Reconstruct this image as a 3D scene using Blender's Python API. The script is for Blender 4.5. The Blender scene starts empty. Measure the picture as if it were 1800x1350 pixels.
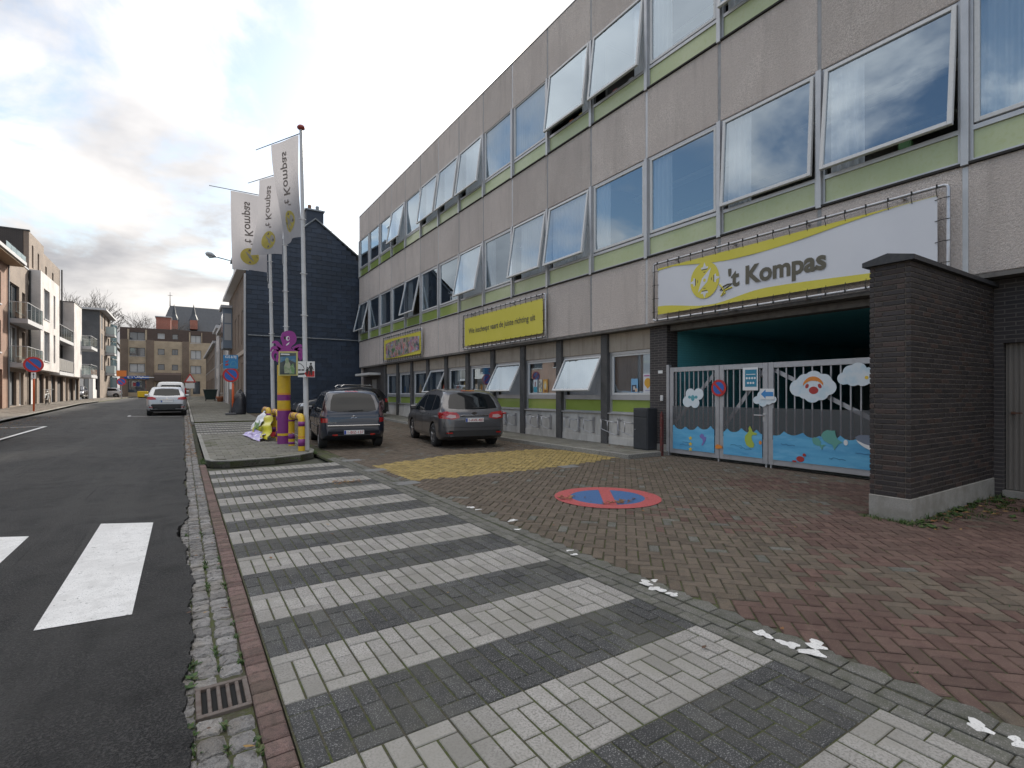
import bpy, math, random
import numpy as np
from mathutils import Matrix, Vector
R = math.radians
random.seed(7)
scene = bpy.context.scene
# ------------------------------------------------------------------ camera
F, CX, HY, EYE = 900., 900., 692., 1.5
TH = math.atan(578/900.); S, C = math.sin(TH), math.cos(TH)
cam = bpy.data.cameras.new('camera'); cam_o = bpy.data.objects.new('camera', cam)
scene.collection.objects.link(cam_o); scene.camera = cam_o
cam_o.location = (0, 0, EYE); cam_o.rotation_euler = (R(90), 0, -TH)
cam.sensor_width = 36; cam.lens = 18; cam.shift_y = 17/1800.; cam.clip_start = .05; cam.clip_end = 3000
# ------------------------------------------------------------------ sky and sun
SUN_AZ, SUN_EL = R(36), R(27)          # azimuth clockwise from +Y (up the street)
W = bpy.data.worlds.new('World'); scene.world = W; W.use_nodes = True
nt = W.node_tree; N = nt.nodes; L = nt.links; N.clear()
def wn(t, **k):
    n = N.new(t)
    for a, b in k.items(): setattr(n, a, b)
    return n
out = wn('ShaderNodeOutputWorld'); bg = wn('ShaderNodeBackground'); bg.inputs['Strength'].default_value = .06
sky = wn('ShaderNodeTexSky'); sky.sky_type = 'NISHITA'; sky.sun_disc = False
sky.sun_elevation = SUN_EL; sky.sun_rotation = SUN_AZ; sky.air_density = 1.3; sky.ozone_density = 1.5
tc = wn('ShaderNodeTexCoord'); sp = wn('ShaderNodeSeparateXYZ'); L.new(tc.outputs['Generated'], sp.inputs[0])
def wm(op, a, b=None, c=None, clamp=False):
    n = wn('ShaderNodeMath', operation=op, use_clamp=clamp)
    for i, x in enumerate((a, b, c)):
        if x is None: continue
        if isinstance(x, (int, float)): n.inputs[i].default_value = x
        else: L.new(x, n.inputs[i])
    return n.outputs[0]
zc = wm('ADD', wm('MAXIMUM', sp.outputs[2], 0.), .22)
cb = wn('ShaderNodeCombineXYZ')
L.new(wm('DIVIDE', sp.outputs[0], zc), cb.inputs[0]); L.new(wm('DIVIDE', sp.outputs[1], zc), cb.inputs[1])
def wnoise(scale, detail, rough, dist, off):
    mp = wn('ShaderNodeMapping'); mp.inputs['Location'].default_value = off; L.new(cb.outputs[0], mp.inputs[0])
    n = wn('ShaderNodeTexNoise'); n.inputs['Scale'].default_value = scale; n.inputs['Detail'].default_value = detail
    n.inputs['Roughness'].default_value = rough; n.inputs['Distortion'].default_value = dist
    L.new(mp.outputs[0], n.inputs['Vector']); return n.outputs['Fac']
big = wnoise(.55, 3, .5, .2, (14.5, 9.7, 0)); fine = wnoise(1.5, 9, .58, .35, (4.4, 6.5, 0))
# cover thickens slightly to the west, added to brighten the school facade
west = wm('MULTIPLY', sp.outputs[0], -.015)
den = wm('ADD', wm('ADD', wm('MULTIPLY', big, .55), wm('MULTIPLY', fine, .6)), wm('ADD', west, wm('MULTIPLY', wm('MAXIMUM', wm('SUBTRACT', .22, sp.outputs[2]), 0.), .9)))
cov = wn('ShaderNodeMapRange', interpolation_type='SMOOTHSTEP'); L.new(den, cov.inputs[0])
cov.inputs[1].default_value = .53; cov.inputs[2].default_value = .63
shade = wnoise(.95, 6, .55, .2, (14.0, 3.3, 0))
sr = wn('ShaderNodeMapRange'); L.new(shade, sr.inputs[0]); sr.inputs[1].default_value = .38; sr.inputs[2].default_value = .6
cm = wn('ShaderNodeMix', data_type='RGBA'); L.new(sr.outputs[0], cm.inputs[0])
cm.inputs[6].default_value = (3.5, 3.5, 3.65, 1); cm.inputs[7].default_value = (8.2, 7.85, 7.5, 1)
mx = wn('ShaderNodeMix', data_type='RGBA'); L.new(cov.outputs[0], mx.inputs[0])
gr = wm('ADD', wm('MULTIPLY', wm('MAXIMUM', sp.outputs[2], 0.), 1.3), .55)      # cloud cover is brighter overhead than low down
cg = wn('ShaderNodeVectorMath', operation='SCALE'); L.new(cm.outputs[2], cg.inputs[0]); L.new(gr, cg.inputs['Scale'])
L.new(sky.outputs[0], mx.inputs[6]); L.new(cg.outputs[0], mx.inputs[7])
L.new(mx.outputs[2], bg.inputs['Color']); L.new(bg.outputs[0], out.inputs[0])
sun = bpy.data.lights.new('sun', 'SUN'); sun.energy = 2.2; sun.angle = R(4); sun.color = (1, .93, .82)
sun_o = bpy.data.objects.new('sun', sun); scene.collection.objects.link(sun_o)
sun_o.rotation_euler = (R(90)-SUN_EL, 0, math.pi-SUN_AZ)
sun_o.location = (20, 40, 40)
scene.view_settings.view_transform = 'Standard'; scene.view_settings.look = 'None'
scene.view_settings.exposure = 1.65; scene.view_settings.gamma = 1; scene.view_settings.use_curve_mapping = False
# ------------------------------------------------------------------ pixel helpers (a pixel gives a direction; the depth comes from what it touches)
def gz(y):
    if y < 12: return 0.
    if y < 22: return .001*(y-12)**2
    if y < 50: return .1+.02*(y-22)
    return .66+.006*(y-50)
def ray(u, v):
    xc = (u-CX)/F; return (S+xc*C, C-xc*S, -(v-HY)/F)
def G(u, v):
    a, b, c = ray(u, v); d = EYE/-c
    for _ in range(30): d = (EYE-gz(d*b))/-c
    return Vector((d*a, d*b, gz(d*b)))
def atX(u, v, X):
    a, b, c = ray(u, v); d = X/a; return Vector((X, d*b, EYE+d*c))
def atY(u, v, Y):
    a, b, c = ray(u, v); d = Y/b; return Vector((d*a, Y, EYE+d*c))
def proj(p):
    d = p[0]*S+p[1]*C
    if d < .05: return None
    return CX+F*(p[0]*C-p[1]*S)/d, HY-F*(p[2]-EYE)/d, d
# ------------------------------------------------------------------ materials
MATS = {}
def M(name, col, rough=.7, metal=0., layers=(), bump=None, rnd=0., spec=.5, coat=0., alpha=None, emit=None, trans=0., stretch=None, streaks=()):
    """layers: (noise scale, colour, from, to, amount, detail)"""
    if name in MATS: return MATS[name]
    m = bpy.data.materials.new(name); m.use_nodes = True; t = m.node_tree; b = t.nodes['Principled BSDF']
    b.inputs['Roughness'].default_value = rough; b.inputs['Metallic'].default_value = metal
    b.inputs['Specular IOR Level'].default_value = spec; b.inputs['Coat Weight'].default_value = coat
    b.inputs['Coat Roughness'].default_value = .05
    geo = t.nodes.new('ShaderNodeNewGeometry'); pos = geo.outputs['Position']
    if stretch:
        mp = t.nodes.new('ShaderNodeMapping'); mp.inputs['Scale'].default_value = stretch
        t.links.new(pos, mp.inputs[0]); pos2 = mp.outputs[0]
    else: pos2 = pos
    cur = None
    def rgb(c):
        n = t.nodes.new('ShaderNodeRGB'); n.outputs[0].default_value = (*c, 1); return n.outputs[0]
    cur = rgb(col)
    for ly in layers:
        sc, c2, lo, hi, amt = ly[:5]
        if sc >= 60: lo = .5+(lo-.5)*.55; hi = lo+.07
        det = ly[5] if len(ly) > 5 else 4
        nz = t.nodes.new('ShaderNodeTexNoise'); nz.inputs['Scale'].default_value = sc; nz.inputs['Detail'].default_value = det
        nz.inputs['Roughness'].default_value = .6; t.links.new(pos2, nz.inputs['Vector'])
        mr = t.nodes.new('ShaderNodeMapRange'); mr.inputs[1].default_value = lo; mr.inputs[2].default_value = hi
        mr.inputs[4].default_value = amt; t.links.new(nz.outputs['Fac'], mr.inputs[0])
        mi = t.nodes.new('ShaderNodeMix'); mi.data_type = 'RGBA'; t.links.new(mr.outputs[0], mi.inputs[0])
        t.links.new(cur, mi.inputs[6]); mi.inputs[7].default_value = (*c2, 1); cur = mi.outputs[2]
    for vec, c2, lo, hi, amt in streaks:
        mp = t.nodes.new('ShaderNodeMapping'); mp.inputs['Scale'].default_value = vec; t.links.new(pos, mp.inputs[0])
        nz = t.nodes.new('ShaderNodeTexNoise'); nz.inputs['Scale'].default_value = 1; nz.inputs['Detail'].default_value = 6; nz.inputs['Roughness'].default_value = .6; t.links.new(mp.outputs[0], nz.inputs['Vector'])
        mr = t.nodes.new('ShaderNodeMapRange'); mr.inputs[1].default_value = lo; mr.inputs[2].default_value = hi; mr.inputs[4].default_value = amt; t.links.new(nz.outputs['Fac'], mr.inputs[0])
        mi = t.nodes.new('ShaderNodeMix'); mi.data_type = 'RGBA'; t.links.new(mr.outputs[0], mi.inputs[0]); t.links.new(cur, mi.inputs[6]); mi.inputs[7].default_value = (*c2, 1); cur = mi.outputs[2]
    if rnd:
        oi = t.nodes.new('ShaderNodeObjectInfo'); ad = t.nodes.new('ShaderNodeMath'); ad.operation = 'ADD'
        t.links.new(oi.outputs['Random'], ad.inputs[0]); t.links.new(geo.outputs['Random Per Island'], ad.inputs[1])
        fr = t.nodes.new('ShaderNodeMath'); fr.operation = 'FRACT'; t.links.new(ad.outputs[0], fr.inputs[0])
        mr = t.nodes.new('ShaderNodeMapRange'); mr.inputs[3].default_value = 1-rnd; mr.inputs[4].default_value = 1+rnd
        t.links.new(fr.outputs[0], mr.inputs[0])
        hs = t.nodes.new('ShaderNodeHueSaturation'); t.links.new(mr.outputs[0], hs.inputs['Value']); t.links.new(cur, hs.inputs['Color'])
        cur = hs.outputs[0]
    t.links.new(cur, b.inputs['Base Color'])
    if bump:
        last = None
        for sc, st, dist in (bump if isinstance(bump[0], tuple) else (bump,)):
            nz = t.nodes.new('ShaderNodeTexNoise'); nz.inputs['Scale'].default_value = sc; nz.inputs['Detail'].default_value = 5
            t.links.new(pos, nz.inputs['Vector']); bp = t.nodes.new('ShaderNodeBump')
            bp.inputs['Strength'].default_value = st; bp.inputs['Distance'].default_value = dist
            t.links.new(nz.outputs['Fac'], bp.inputs['Height'])
            if last: t.links.new(last, bp.inputs['Normal'])
            last = bp.outputs[0]
        t.links.new(last, b.inputs['Normal'])
    if emit: b.inputs['Emission Color'].default_value = (*emit[0], 1); b.inputs['Emission Strength'].default_value = emit[1]
    if trans:
        tr = t.nodes.new('ShaderNodeBsdfTranslucent'); t.links.new(cur, tr.inputs[0]); ms = t.nodes.new('ShaderNodeMixShader')
        ms.inputs[0].default_value = trans; t.links.new(b.outputs[0], ms.inputs[1]); t.links.new(tr.outputs[0], ms.inputs[2])
        t.links.new(ms.outputs[0], t.nodes['Material Output'].inputs[0])
    MATS[name] = m; return m
def brick_mat(name, c1, c2, mortar, bw=.21, bh=.065, ms=.012, axes='XZ', rough=.85, bumps=.4):
    if name in MATS: return MATS[name]
    m = M(name, c1, rough); t = m.node_tree; b = t.nodes['Principled BSDF']
    geo = t.nodes.new('ShaderNodeNewGeometry'); sx = t.nodes.new('ShaderNodeSeparateXYZ'); cx = t.nodes.new('ShaderNodeCombineXYZ')
    t.links.new(geo.outputs['Position'], sx.inputs[0])
    if axes == 'XZ': h = sx.outputs[0]
    elif axes == 'YZ': h = sx.outputs[1]
    else:
        ad = t.nodes.new('ShaderNodeMath'); ad.operation = 'ADD'; t.links.new(sx.outputs[0], ad.inputs[0]); t.links.new(sx.outputs[1], ad.inputs[1]); h = ad.outputs[0]
    t.links.new(h, cx.inputs[0]); t.links.new(sx.outputs[2], cx.inputs[1])
    bt = t.nodes.new('ShaderNodeTexBrick'); t.links.new(cx.outputs[0], bt.inputs['Vector'])
    bt.inputs['Scale'].default_value = 1; bt.inputs['Brick Width'].default_value = bw; bt.inputs['Row Height'].default_value = bh
    bt.inputs['Mortar Size'].default_value = ms; bt.inputs['Color1'].default_value = (*c1, 1); bt.inputs['Color2'].default_value = (*c2, 1)
    bt.inputs['Mortar'].default_value = (*mortar, 1); bt.inputs['Mortar Smooth'].default_value = .2
    nz = t.nodes.new('ShaderNodeTexNoise'); nz.inputs['Scale'].default_value = .8; nz.inputs['Detail'].default_value = 6; t.links.new(geo.outputs['Position'], nz.inputs['Vector'])
    mr = t.nodes.new('ShaderNodeMapRange'); mr.inputs[1].default_value = .3; mr.inputs[2].default_value = .7; mr.inputs[3].default_value = .78; mr.inputs[4].default_value = 1.15
    t.links.new(nz.outputs['Fac'], mr.inputs[0]); hs = t.nodes.new('ShaderNodeHueSaturation'); t.links.new(mr.outputs[0], hs.inputs['Value']); t.links.new(bt.outputs['Color'], hs.inputs['Color'])
    t.links.new(hs.outputs[0], b.inputs['Base Color'])
    bp = t.nodes.new('ShaderNodeBump'); bp.invert = True; bp.inputs['Strength'].default_value = bumps; bp.inputs['Distance'].default_value = .01
    t.links.new(bt.outputs['Fac'], bp.inputs['Height']); t.links.new(bp.outputs[0], b.inputs['Normal'])
    return m
def glass_mat(name, tint=(.8, .86, .9), refl=.35, body=(.9, .93, .95), rough=.0):
    if name in MATS: return MATS[name]
    m = bpy.data.materials.new(name); m.use_nodes = True; t = m.node_tree; t.nodes.remove(t.nodes['Principled BSDF'])
    g = t.nodes.new('ShaderNodeBsdfGlossy'); g.inputs['Roughness'].default_value = rough; g.inputs['Color'].default_value = (*tint, 1)
    tr = t.nodes.new('ShaderNodeBsdfTransparent'); tr.inputs['Color'].default_value = (*body, 1)
    lw = t.nodes.new('ShaderNodeFresnel'); lw.inputs['IOR'].default_value = 1.5
    mr = t.nodes.new('ShaderNodeMapRange'); mr.inputs[3].default_value = refl; mr.inputs[4].default_value = 1.; t.links.new(lw.outputs[0], mr.inputs[0])
    ms = t.nodes.new('ShaderNodeMixShader'); t.links.new(mr.outputs[0], ms.inputs[0]); t.links.new(tr.outputs[0], ms.inputs[1]); t.links.new(g.outputs[0], ms.inputs[2])
    t.links.new(ms.outputs[0], t.nodes['Material Output'].inputs[0]); MATS[name] = m; return m
# ------------------------------------------------------------------ objects
COL = scene.collection
def wloc(o):
    v = Vector((0, 0, 0))
    while o is not None: v += Vector(o.location); o = o.parent
    return v
def link(o, parent=None):
    COL.objects.link(o)
    if parent is not None: o.parent = parent
    return o
def tag(o, label=None, cat=None, group=None, kind=None):
    for k, v in (('label', label), ('category', cat), ('group', group), ('kind', kind)):
        if v: o[k] = v
    return o
def thing(name, label, cat, loc=(0, 0, 0), rz=0., group=None):
    o = bpy.data.objects.new(name, None); o.empty_display_size = .2; COL.objects.link(o); o.location = loc; o.rotation_euler = (0, 0, rz)
    return tag(o, label, cat, group)
class MB:
    """collects shapes; build() links them as one mesh object. World coordinates in, parent offset taken off."""
    def __init__(s): s.v = []; s.f = []; s.mi = []; s.cm = 0
    def add(s, vs, fs):
        n = len(s.v); s.v += [tuple(p) for p in vs]; s.f += [tuple(i+n for i in f) for f in fs]; s.mi += [s.cm]*len(fs); return s
    def box(s, x0, x1, y0, y1, z0, z1, ch=0.):
        if x0 > x1: x0, x1 = x1, x0
        if y0 > y1: y0, y1 = y1, y0
        if z0 > z1: z0, z1 = z1, z0
        if not ch:
            return s.add([(x0,y0,z0),(x1,y0,z0),(x1,y1,z0),(x0,y1,z0),(x0,y0,z1),(x1,y0,z1),(x1,y1,z1),(x0,y1,z1)],
                         [(3,2,1,0),(4,5,6,7),(0,1,5,4),(1,2,6,5),(2,3,7,6),(3,0,4,7)])
        c = min(ch, (x1-x0)*.45, (y1-y0)*.45, (z1-z0)*.45); cx, cy, cz = (x0+x1)/2, (y0+y1)/2, (z0+z1)/2
        hx, hy, hz = (x1-x0)/2, (y1-y0)/2, (z1-z0)/2; vs = []; idx = {}
        for sx in (-1, 1):
            for sy in (-1, 1):
                for sz in (-1, 1):
                    for a in range(3):
                        h = [hx, hy, hz]; h = [h[i]-(c if i != a else 0) for i in range(3)]
                        idx[(sx, sy, sz, a)] = len(vs); vs.append((cx+sx*h[0], cy+sy*h[1], cz+sz*h[2]))
        fs = []
        for a in range(3):
            for sg in (-1, 1):
                o = [i for i in range(3) if i != a]; f = []
                for p, q in ((-1,-1),(1,-1),(1,1),(-1,1)):
                    k = [0,0,0]; k[a] = sg; k[o[0]] = p; k[o[1]] = q; f.append(idx[(*k, a)])
                fs.append(f if sg*(1 if a != 1 else -1) > 0 else f[::-1])
        for a in range(3):       # edges along axis a
            o = [i for i in range(3) if i != a]
            for p in (-1, 1):
                for q in (-1, 1):
                    def k(t, ax):
                        l = [0,0,0]; l[a] = t; l[o[0]] = p; l[o[1]] = q; return idx[(*l, ax)]
                    fs.append([k(-1, o[0]), k(1, o[0]), k(1, o[1]), k(-1, o[1])])
        for sx in (-1, 1):
            for sy in (-1, 1):
                for sz in (-1, 1): fs.append([idx[(sx, sy, sz, a)] for a in range(3)])
        return s.add(vs, fs)
    def quad(s, *p): return s.add(p, [tuple(range(len(p)))])
    def prism(s, poly, fn, t0, t1):
        n = len(poly); vs = [fn(a, b, t0) for a, b in poly]+[fn(a, b, t1) for a, b in poly]
        return s.add(vs, [tuple(range(n))[::-1], tuple(range(n, 2*n))]+[(i, (i+1) % n, n+(i+1) % n, n+i) for i in range(n)])
    def tube(s, pts, r, n=8, cap=True):
        pts = [Vector(p) for p in pts]; rs = r if isinstance(r, (list, tuple)) else [r]*len(pts); vs = []; fs = []; prev = None
        for i, p in enumerate(pts):
            t = (pts[min(i+1, len(pts)-1)]-pts[max(i-1, 0)]).normalized()
            if prev is None: a = t.orthogonal().normalized()
            else: a = (prev-t*prev.dot(t)).normalized()
            prev = a; b = t.cross(a)
            for k in range(n):
                an = 2*math.pi*k/n; vs.append(p+(a*math.cos(an)+b*math.sin(an))*rs[i])
        for i in range(len(pts)-1):
            for k in range(n): fs.append((i*n+k, i*n+(k+1) % n, (i+1)*n+(k+1) % n, (i+1)*n+k))
        if cap: fs.append(tuple(range(n))[::-1]); fs.append(tuple(range((len(pts)-1)*n, len(pts)*n)))
        return s.add(vs, fs)
    def lathe(s, prof, c=(0, 0, 0), n=16, ax='Z'):
        vs = []; fs = []
        for r, z in prof:
            for k in range(n):
                a = 2*math.pi*k/n; p = (r*math.cos(a), r*math.sin(a), z)
                if ax == 'X': p = (p[2], p[0], p[1])
                if ax == 'Y': p = (p[1], p[2], p[0])
                vs.append((c[0]+p[0], c[1]+p[1], c[2]+p[2]))
        m = len(prof)
        for i in range(m-1):
            for k in range(n): fs.append((i*n+k, i*n+(k+1) % n, (i+1)*n+(k+1) % n, (i+1)*n+k))
        if prof[0][0] > 1e-4: fs.append(tuple(range(n))[::-1])
        if prof[-1][0] > 1e-4: fs.append(tuple(range((m-1)*n, m*n)))
        return s.add(vs, fs)
    def mesh(s, name, mats, off=Vector((0, 0, 0)), smooth=False):
        me = bpy.data.meshes.new(name); me.from_pydata([(p[0]-off[0], p[1]-off[1], p[2]-off[2]) for p in s.v], [], s.f)
        for m in (mats if isinstance(mats, (list, tuple)) else [mats]): me.materials.append(m)
        if any(s.mi): me.polygons.foreach_set('material_index', s.mi)
        if smooth: me.polygons.foreach_set('use_smooth', [True]*len(s.f))
        me.validate(); me.update(); 
        return me
    def build(s, name, mats, parent=None, smooth=False, local=False, auto=None):
        off = wloc(parent) if (parent is not None and not local) else Vector((0, 0, 0))
        o = bpy.data.objects.new(name, s.mesh(name, mats, off, smooth)); link(o, parent)
        if auto is not None: o.data.set_sharp_from_angle(angle=R(auto))
        return o
def fix_normals(o):
    import bmesh
    bm = bmesh.new(); bm.from_mesh(o.data); bmesh.ops.recalc_face_normals(bm, faces=bm.faces); bm.to_mesh(o.data); bm.free(); return o
def text_polys(txt, size, bold=.0, align='LEFT', shear=0.):
    cu = bpy.data.curves.new('txt', 'FONT'); cu.body = txt; cu.size = size; cu.align_x = align; cu.offset = bold; cu.shear = shear
    cu.resolution_u = 3; o = bpy.data.objects.new('txt', cu); COL.objects.link(o)
    dg = bpy.context.evaluated_depsgraph_get(); me = o.evaluated_get(dg).to_mesh()
    vs = [tuple(v.co) for v in me.vertices]; fs = [tuple(p.vertices) for p in me.polygons]
    o.evaluated_get(dg).to_mesh_clear(); bpy.data.objects.remove(o); bpy.data.curves.remove(cu); return vs, fs
def lettering(name, txt, size, fn, mat, parent, bold=.0, align='LEFT', fit=None, local=False):
    vs, fs = text_polys(txt, size, bold, align)
    if fit:
        w = max(v[0] for v in vs)-min(v[0] for v in vs); k = fit/w; vs = [(v[0]*k, v[1], 0) for v in vs]
    mb = MB(); mb.add([fn(v[0], v[1]) for v in vs], fs); return mb.build(name, mat, parent, local=local)
class Pieces:
    """many alike pieces: the largest in view become objects of their own, the rest one joined part"""
    def __init__(s): s.k = {}; s.l = []
    def shape(s, key, verts, faces, mat): s.k[key] = (np.array(verts, float), faces, mat)
    def put(s, key, mtx): s.l.append((key, mtx))
    def finish(s, name, rest_name, parent, limit=300, label=None):
        def score(e):
            p = proj(e[1].translation)
            if p is None: return 1e6
            inside = -20 < p[0] < 1820 and -20 < p[1] < 1370
            return p[2]+(0 if inside else 1e4)
        s.l.sort(key=score); off = wloc(parent); me = {}
        for key, (v, f, m) in s.k.items():
            x = bpy.data.meshes.new(name); x.from_pydata([tuple(a) for a in v], [], f); x.materials.append(m); x.update(); me[key] = x
        for key, mt in s.l[:limit]:
            o = bpy.data.objects.new(name, me[key]); link(o, parent); mm = mt.copy(); mm.translation = mt.translation-off; o.matrix_local = mm
        rest = s.l[limit:]
        if rest:
            mats = []; V = []; Fc = []; MI = []; n = 0
            for key, mt in rest:
                v, f, m = s.k[key]
                if m not in mats: mats.append(m)
                a = np.array(mt)[:3, :3]; V.append(v @ a.T+np.array(mt.translation-off)); Fc += [tuple(i+n for i in q) for q in f]; MI += [mats.index(m)]*len(f); n += len(v)
            x = bpy.data.meshes.new(rest_name); x.from_pydata(np.concatenate(V).tolist(), [], Fc)
            for m in mats: x.materials.append(m)
            x.polygons.foreach_set('material_index', MI); x.update()
            o = bpy.data.objects.new(rest_name, x); link(o, parent); o['kind'] = 'stuff'
def slab_shape(w, l, h, ch):
    """block w x l, top at z=0, chamfered upper edges"""
    a, b = w/2, l/2
    v = [(-a,-b,-h),(a,-b,-h),(a,b,-h),(-a,b,-h),(-a,-b,-ch),(a,-b,-ch),(a,b,-ch),(-a,b,-ch),(-a+ch,-b+ch,0),(a-ch,-b+ch,0),(a-ch,b-ch,0),(-a+ch,b-ch,0)]
    f = [(0,1,5,4),(1,2,6,5),(2,3,7,6),(3,0,4,7),(4,5,9,8),(5,6,10,9),(6,7,11,10),(7,4,8,11),(8,9,10,11)]
    return v, f
def place(x, y, z, rz=0., tilt=0., sx=1., sy=1., sz=1.):
    m = Matrix.Translation((x, y, z)) @ Matrix.Rotation(rz, 4, 'Z')
    if tilt: m = m @ Matrix.Rotation(random.uniform(-tilt, tilt), 4, 'X') @ Matrix.Rotation(random.uniform(-tilt, tilt), 4, 'Y')
    if (sx, sy, sz) != (1, 1, 1): m = m @ Matrix.Diagonal((sx, sy, sz, 1))
    return m
def struct(o): o['kind'] = 'structure'; return o
# ================================================================== GROUND
asphalt = M('asphalt', (.019, .0188, .0195), .66, layers=((70, (.085, .083, .08), .53, .66, .85, 3), (170, (.11, .107, .104), .58, .7, .7, 2), (.22, (.075, .073, .07), .45, .6, .65), (3, (.018, .018, .018), .48, .66, .6), (.8, (.055, .053, .05), .48, .6, .5)), bump=((70, 1., .03), (160, 1., .012)), streaks=(((1.3, .07, 1), (.075, .073, .07), .5, .62, .5), ((.9, .9, 1), (.016, .016, .016), .6, .68, .5), ((12, .25, 1), (.014, .014, .014), .64, .7, .7)), spec=.22)
joint = M('joint_moss', (.055, .05, .03), .95, layers=((4, (.06, .075, .015), .4, .58, .95), (60, (.09, .085, .07), .5, .75, .6)), bump=(120, .6, .01))
paint = M('road_paint', (.72, .71, .69), .6, layers=((110, (.3, .3, .29), .6, .72, .75), (9, (.52, .51, .49), .48, .66, .6), (1.7, (.56, .55, .53), .46, .62, .6), (26, (.2, .2, .195), .64, .7, .8)), bump=(200, .35, .003))
earth = M('earth', (.07, .07, .055), .95, layers=((2, (.05, .06, .03), .4, .6, .8),), bump=(40, .5, .02))
sett_m = M('granite_sett', (.235, .225, .215), .62, layers=((25, (.11, .105, .1), .45, .68, .8), (220, (.36, .35, .34), .55, .75, .5), (3, (.19, .16, .12), .5, .7, .5)), bump=((28, 1., .03), (110, .8, .01)), rnd=.25, spec=.22)
kerb_m = M('kerb_brick', (.15, .098, .087), .85, layers=((30, (.075, .055, .05), .42, .62, .8), (400, (.3, .22, .2), .56, .75, .6), (2, (.12, .1, .075), .45, .65, .5)), bump=(150, .6, .005), rnd=.2, spec=.22)
white_pv = M('paver_white', (.35, .335, .315), .8, layers=((90, (.15, .14, .13), .5, .68, .7, 3), (14, (.25, .24, .22), .45, .7, .7), (1.6, (.24, .23, .205), .45, .62, .7), (.5, (.25, .24, .215), .45, .6, .5)), bump=((280, .6, .004), (40, .2, .006)), rnd=.13, spec=.22)
dark_pv = M('paver_dark', (.056, .056, .056), .72, layers=((140, (.3, .3, .29), .62, .72, .75, 2), (16, (.045, .045, .046), .45, .7, .7), (1.5, (.1, .098, .085), .45, .65, .7)), bump=((280, .5, .004), (40, .2, .006)), rnd=.2, spec=.22)
grey_pv = M('paver_grey', (.125, .122, .108), .8, layers=((130, (.27, .26, .24), .6, .72, .7, 2), (10, (.075, .078, .055), .45, .68, .7)), bump=((240, .6, .004),), rnd=.16, spec=.22)
brown_pv = M('paver_brown', (.12, .095, .071), .82, layers=((130, (.2, .18, .155), .6, .72, .6, 2), (11, (.075, .066, .055), .45, .68, .75), (.8, (.125, .1, .08), .4, .65, .7)), bump=((240, .6, .005),), rnd=.17, spec=.22)
red_pv = M('paver_red', (.118, .076, .062), .8, layers=((130, (.2, .135, .115), .6, .72, .6, 2), (10, (.085, .05, .045), .42, .68, .8), (1., (.12, .085, .07), .45, .65, .6)), bump=((240, .6, .005),), rnd=.2, spec=.22)
yell_pv = M('paver_yellow', (.33, .245, .085), .8, layers=((130, (.46, .37, .17), .58, .72, .6, 2), (9, (.17, .135, .075), .4, .68, .8)), bump=((240, .6, .005),), rnd=.18, spec=.22)
flag_m = M('pavement_slab', (.195, .187, .165), .85, layers=((120, (.11, .105, .09), .5, .7, .6), (4, (.13, .13, .095), .42, .66, .8), (350, (.3, .29, .27), .6, .72, .5)), bump=((160, .5, .004),), rnd=.14, spec=.22)
edge_m = M('kerb_concrete', (.3, .29, .265), .85, layers=((60, (.1, .1, .085), .45, .7, .7),), bump=((120, .5, .005),), rnd=.1)

YS = [-60, -30, -15, -8, -4, 0, 4, 8, 12]+list(range(14, 52, 2))+[60, 80, 110, 160, 260, 500, 900]
def strip(name, x0, x1, y0, y1, dz, mat, thick=0., parent=None, ysub=None):
    ys = [y0]+[y for y in (ysub or YS) if y0 < y < y1]+[y1]; mb = MB()
    f0 = x0 if callable(x0) else (lambda y: x0); f1 = x1 if callable(x1) else (lambda y: x1)
    vs = []; fs = []
    for y in ys: vs += [(f0(y), y, gz(y)+dz), (f1(y), y, gz(y)+dz)]
    for i in range(len(ys)-1): fs.append((2*i, 2*i+1, 2*i+3, 2*i+2))
    if thick:
        n = len(vs); vs += [(a, b, c-thick) for a, b, c in vs]; m = len(ys)
        for i in range(m-1): fs += [(2*i+2, n+2*i+2, n+2*i, 2*i), (2*i+1, n+2*i+1, n+2*i+3, 2*i+3)]
        fs += [(0, n, n+1, 1), (2*m-1, n+2*m-1, n+2*m-2, 2*m-2)]
    mb.add(vs, fs); return mb.build(name, mat, parent)
struct(strip('ground', -700, 700, -60, 900, -.12, earth))
# ---- road: irregular broken edge along the setts
def redge(y):
    if y > 26: return .03
    a = .035+.02*math.sin(y*1.7)+.014*math.sin(y*5.3+1)+.009*math.sin(y*17.3)+.006*math.sin(y*41+.5)+.005*math.sin(y*83)
    if 5.8 < y < 7.3: a -= .06*math.sin((y-5.8)/1.5*math.pi)
    return a
fineys = [i*.03 for i in range(-100, 500)]+[15+.1*i for i in range(110)]+YS
road = struct(strip('road', -6.4, redge, -12, 118, .012, asphalt, .07, ysub=sorted(set(fineys))))
cross = strip('cross_street', -120, 120, 100, 107.4, .016, asphalt); struct(cross)
def marking(name, pts):
    mb = MB(); vs = [(x, y, gz(y)+.016) for x, y in pts]; mb.quad(*vs); return mb.build(name, paint, road)
for cx in (-.54, -1.1-.5, -1.1-.5-1.06, -3.72, -4.78, -5.84):
    marking('crosswalk_stripe', [(cx-.25, 4.32), (cx+.25, 4.28), (cx+.25, 7.2), (cx-.25, 7.45)])
marking('parking_line', [(-4.72, 12), (-4.6, 12), (-4.5, 26.8), (-4.62, 26.8)])
marking('parking_line', [(-2.42, 32.8), (-2.3, 32.8), (-2.3, 60), (-2.42, 60)])
marking('parking_line', [(-2.3, 32.8), (-.05, 31.9), (-.05, 32.02), (-2.3, 32.92)])
marking('parking_line', [(-6.3, 26.7), (-4.5, 26.8), (-4.5, 26.9), (-6.3, 26.8)])
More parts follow.
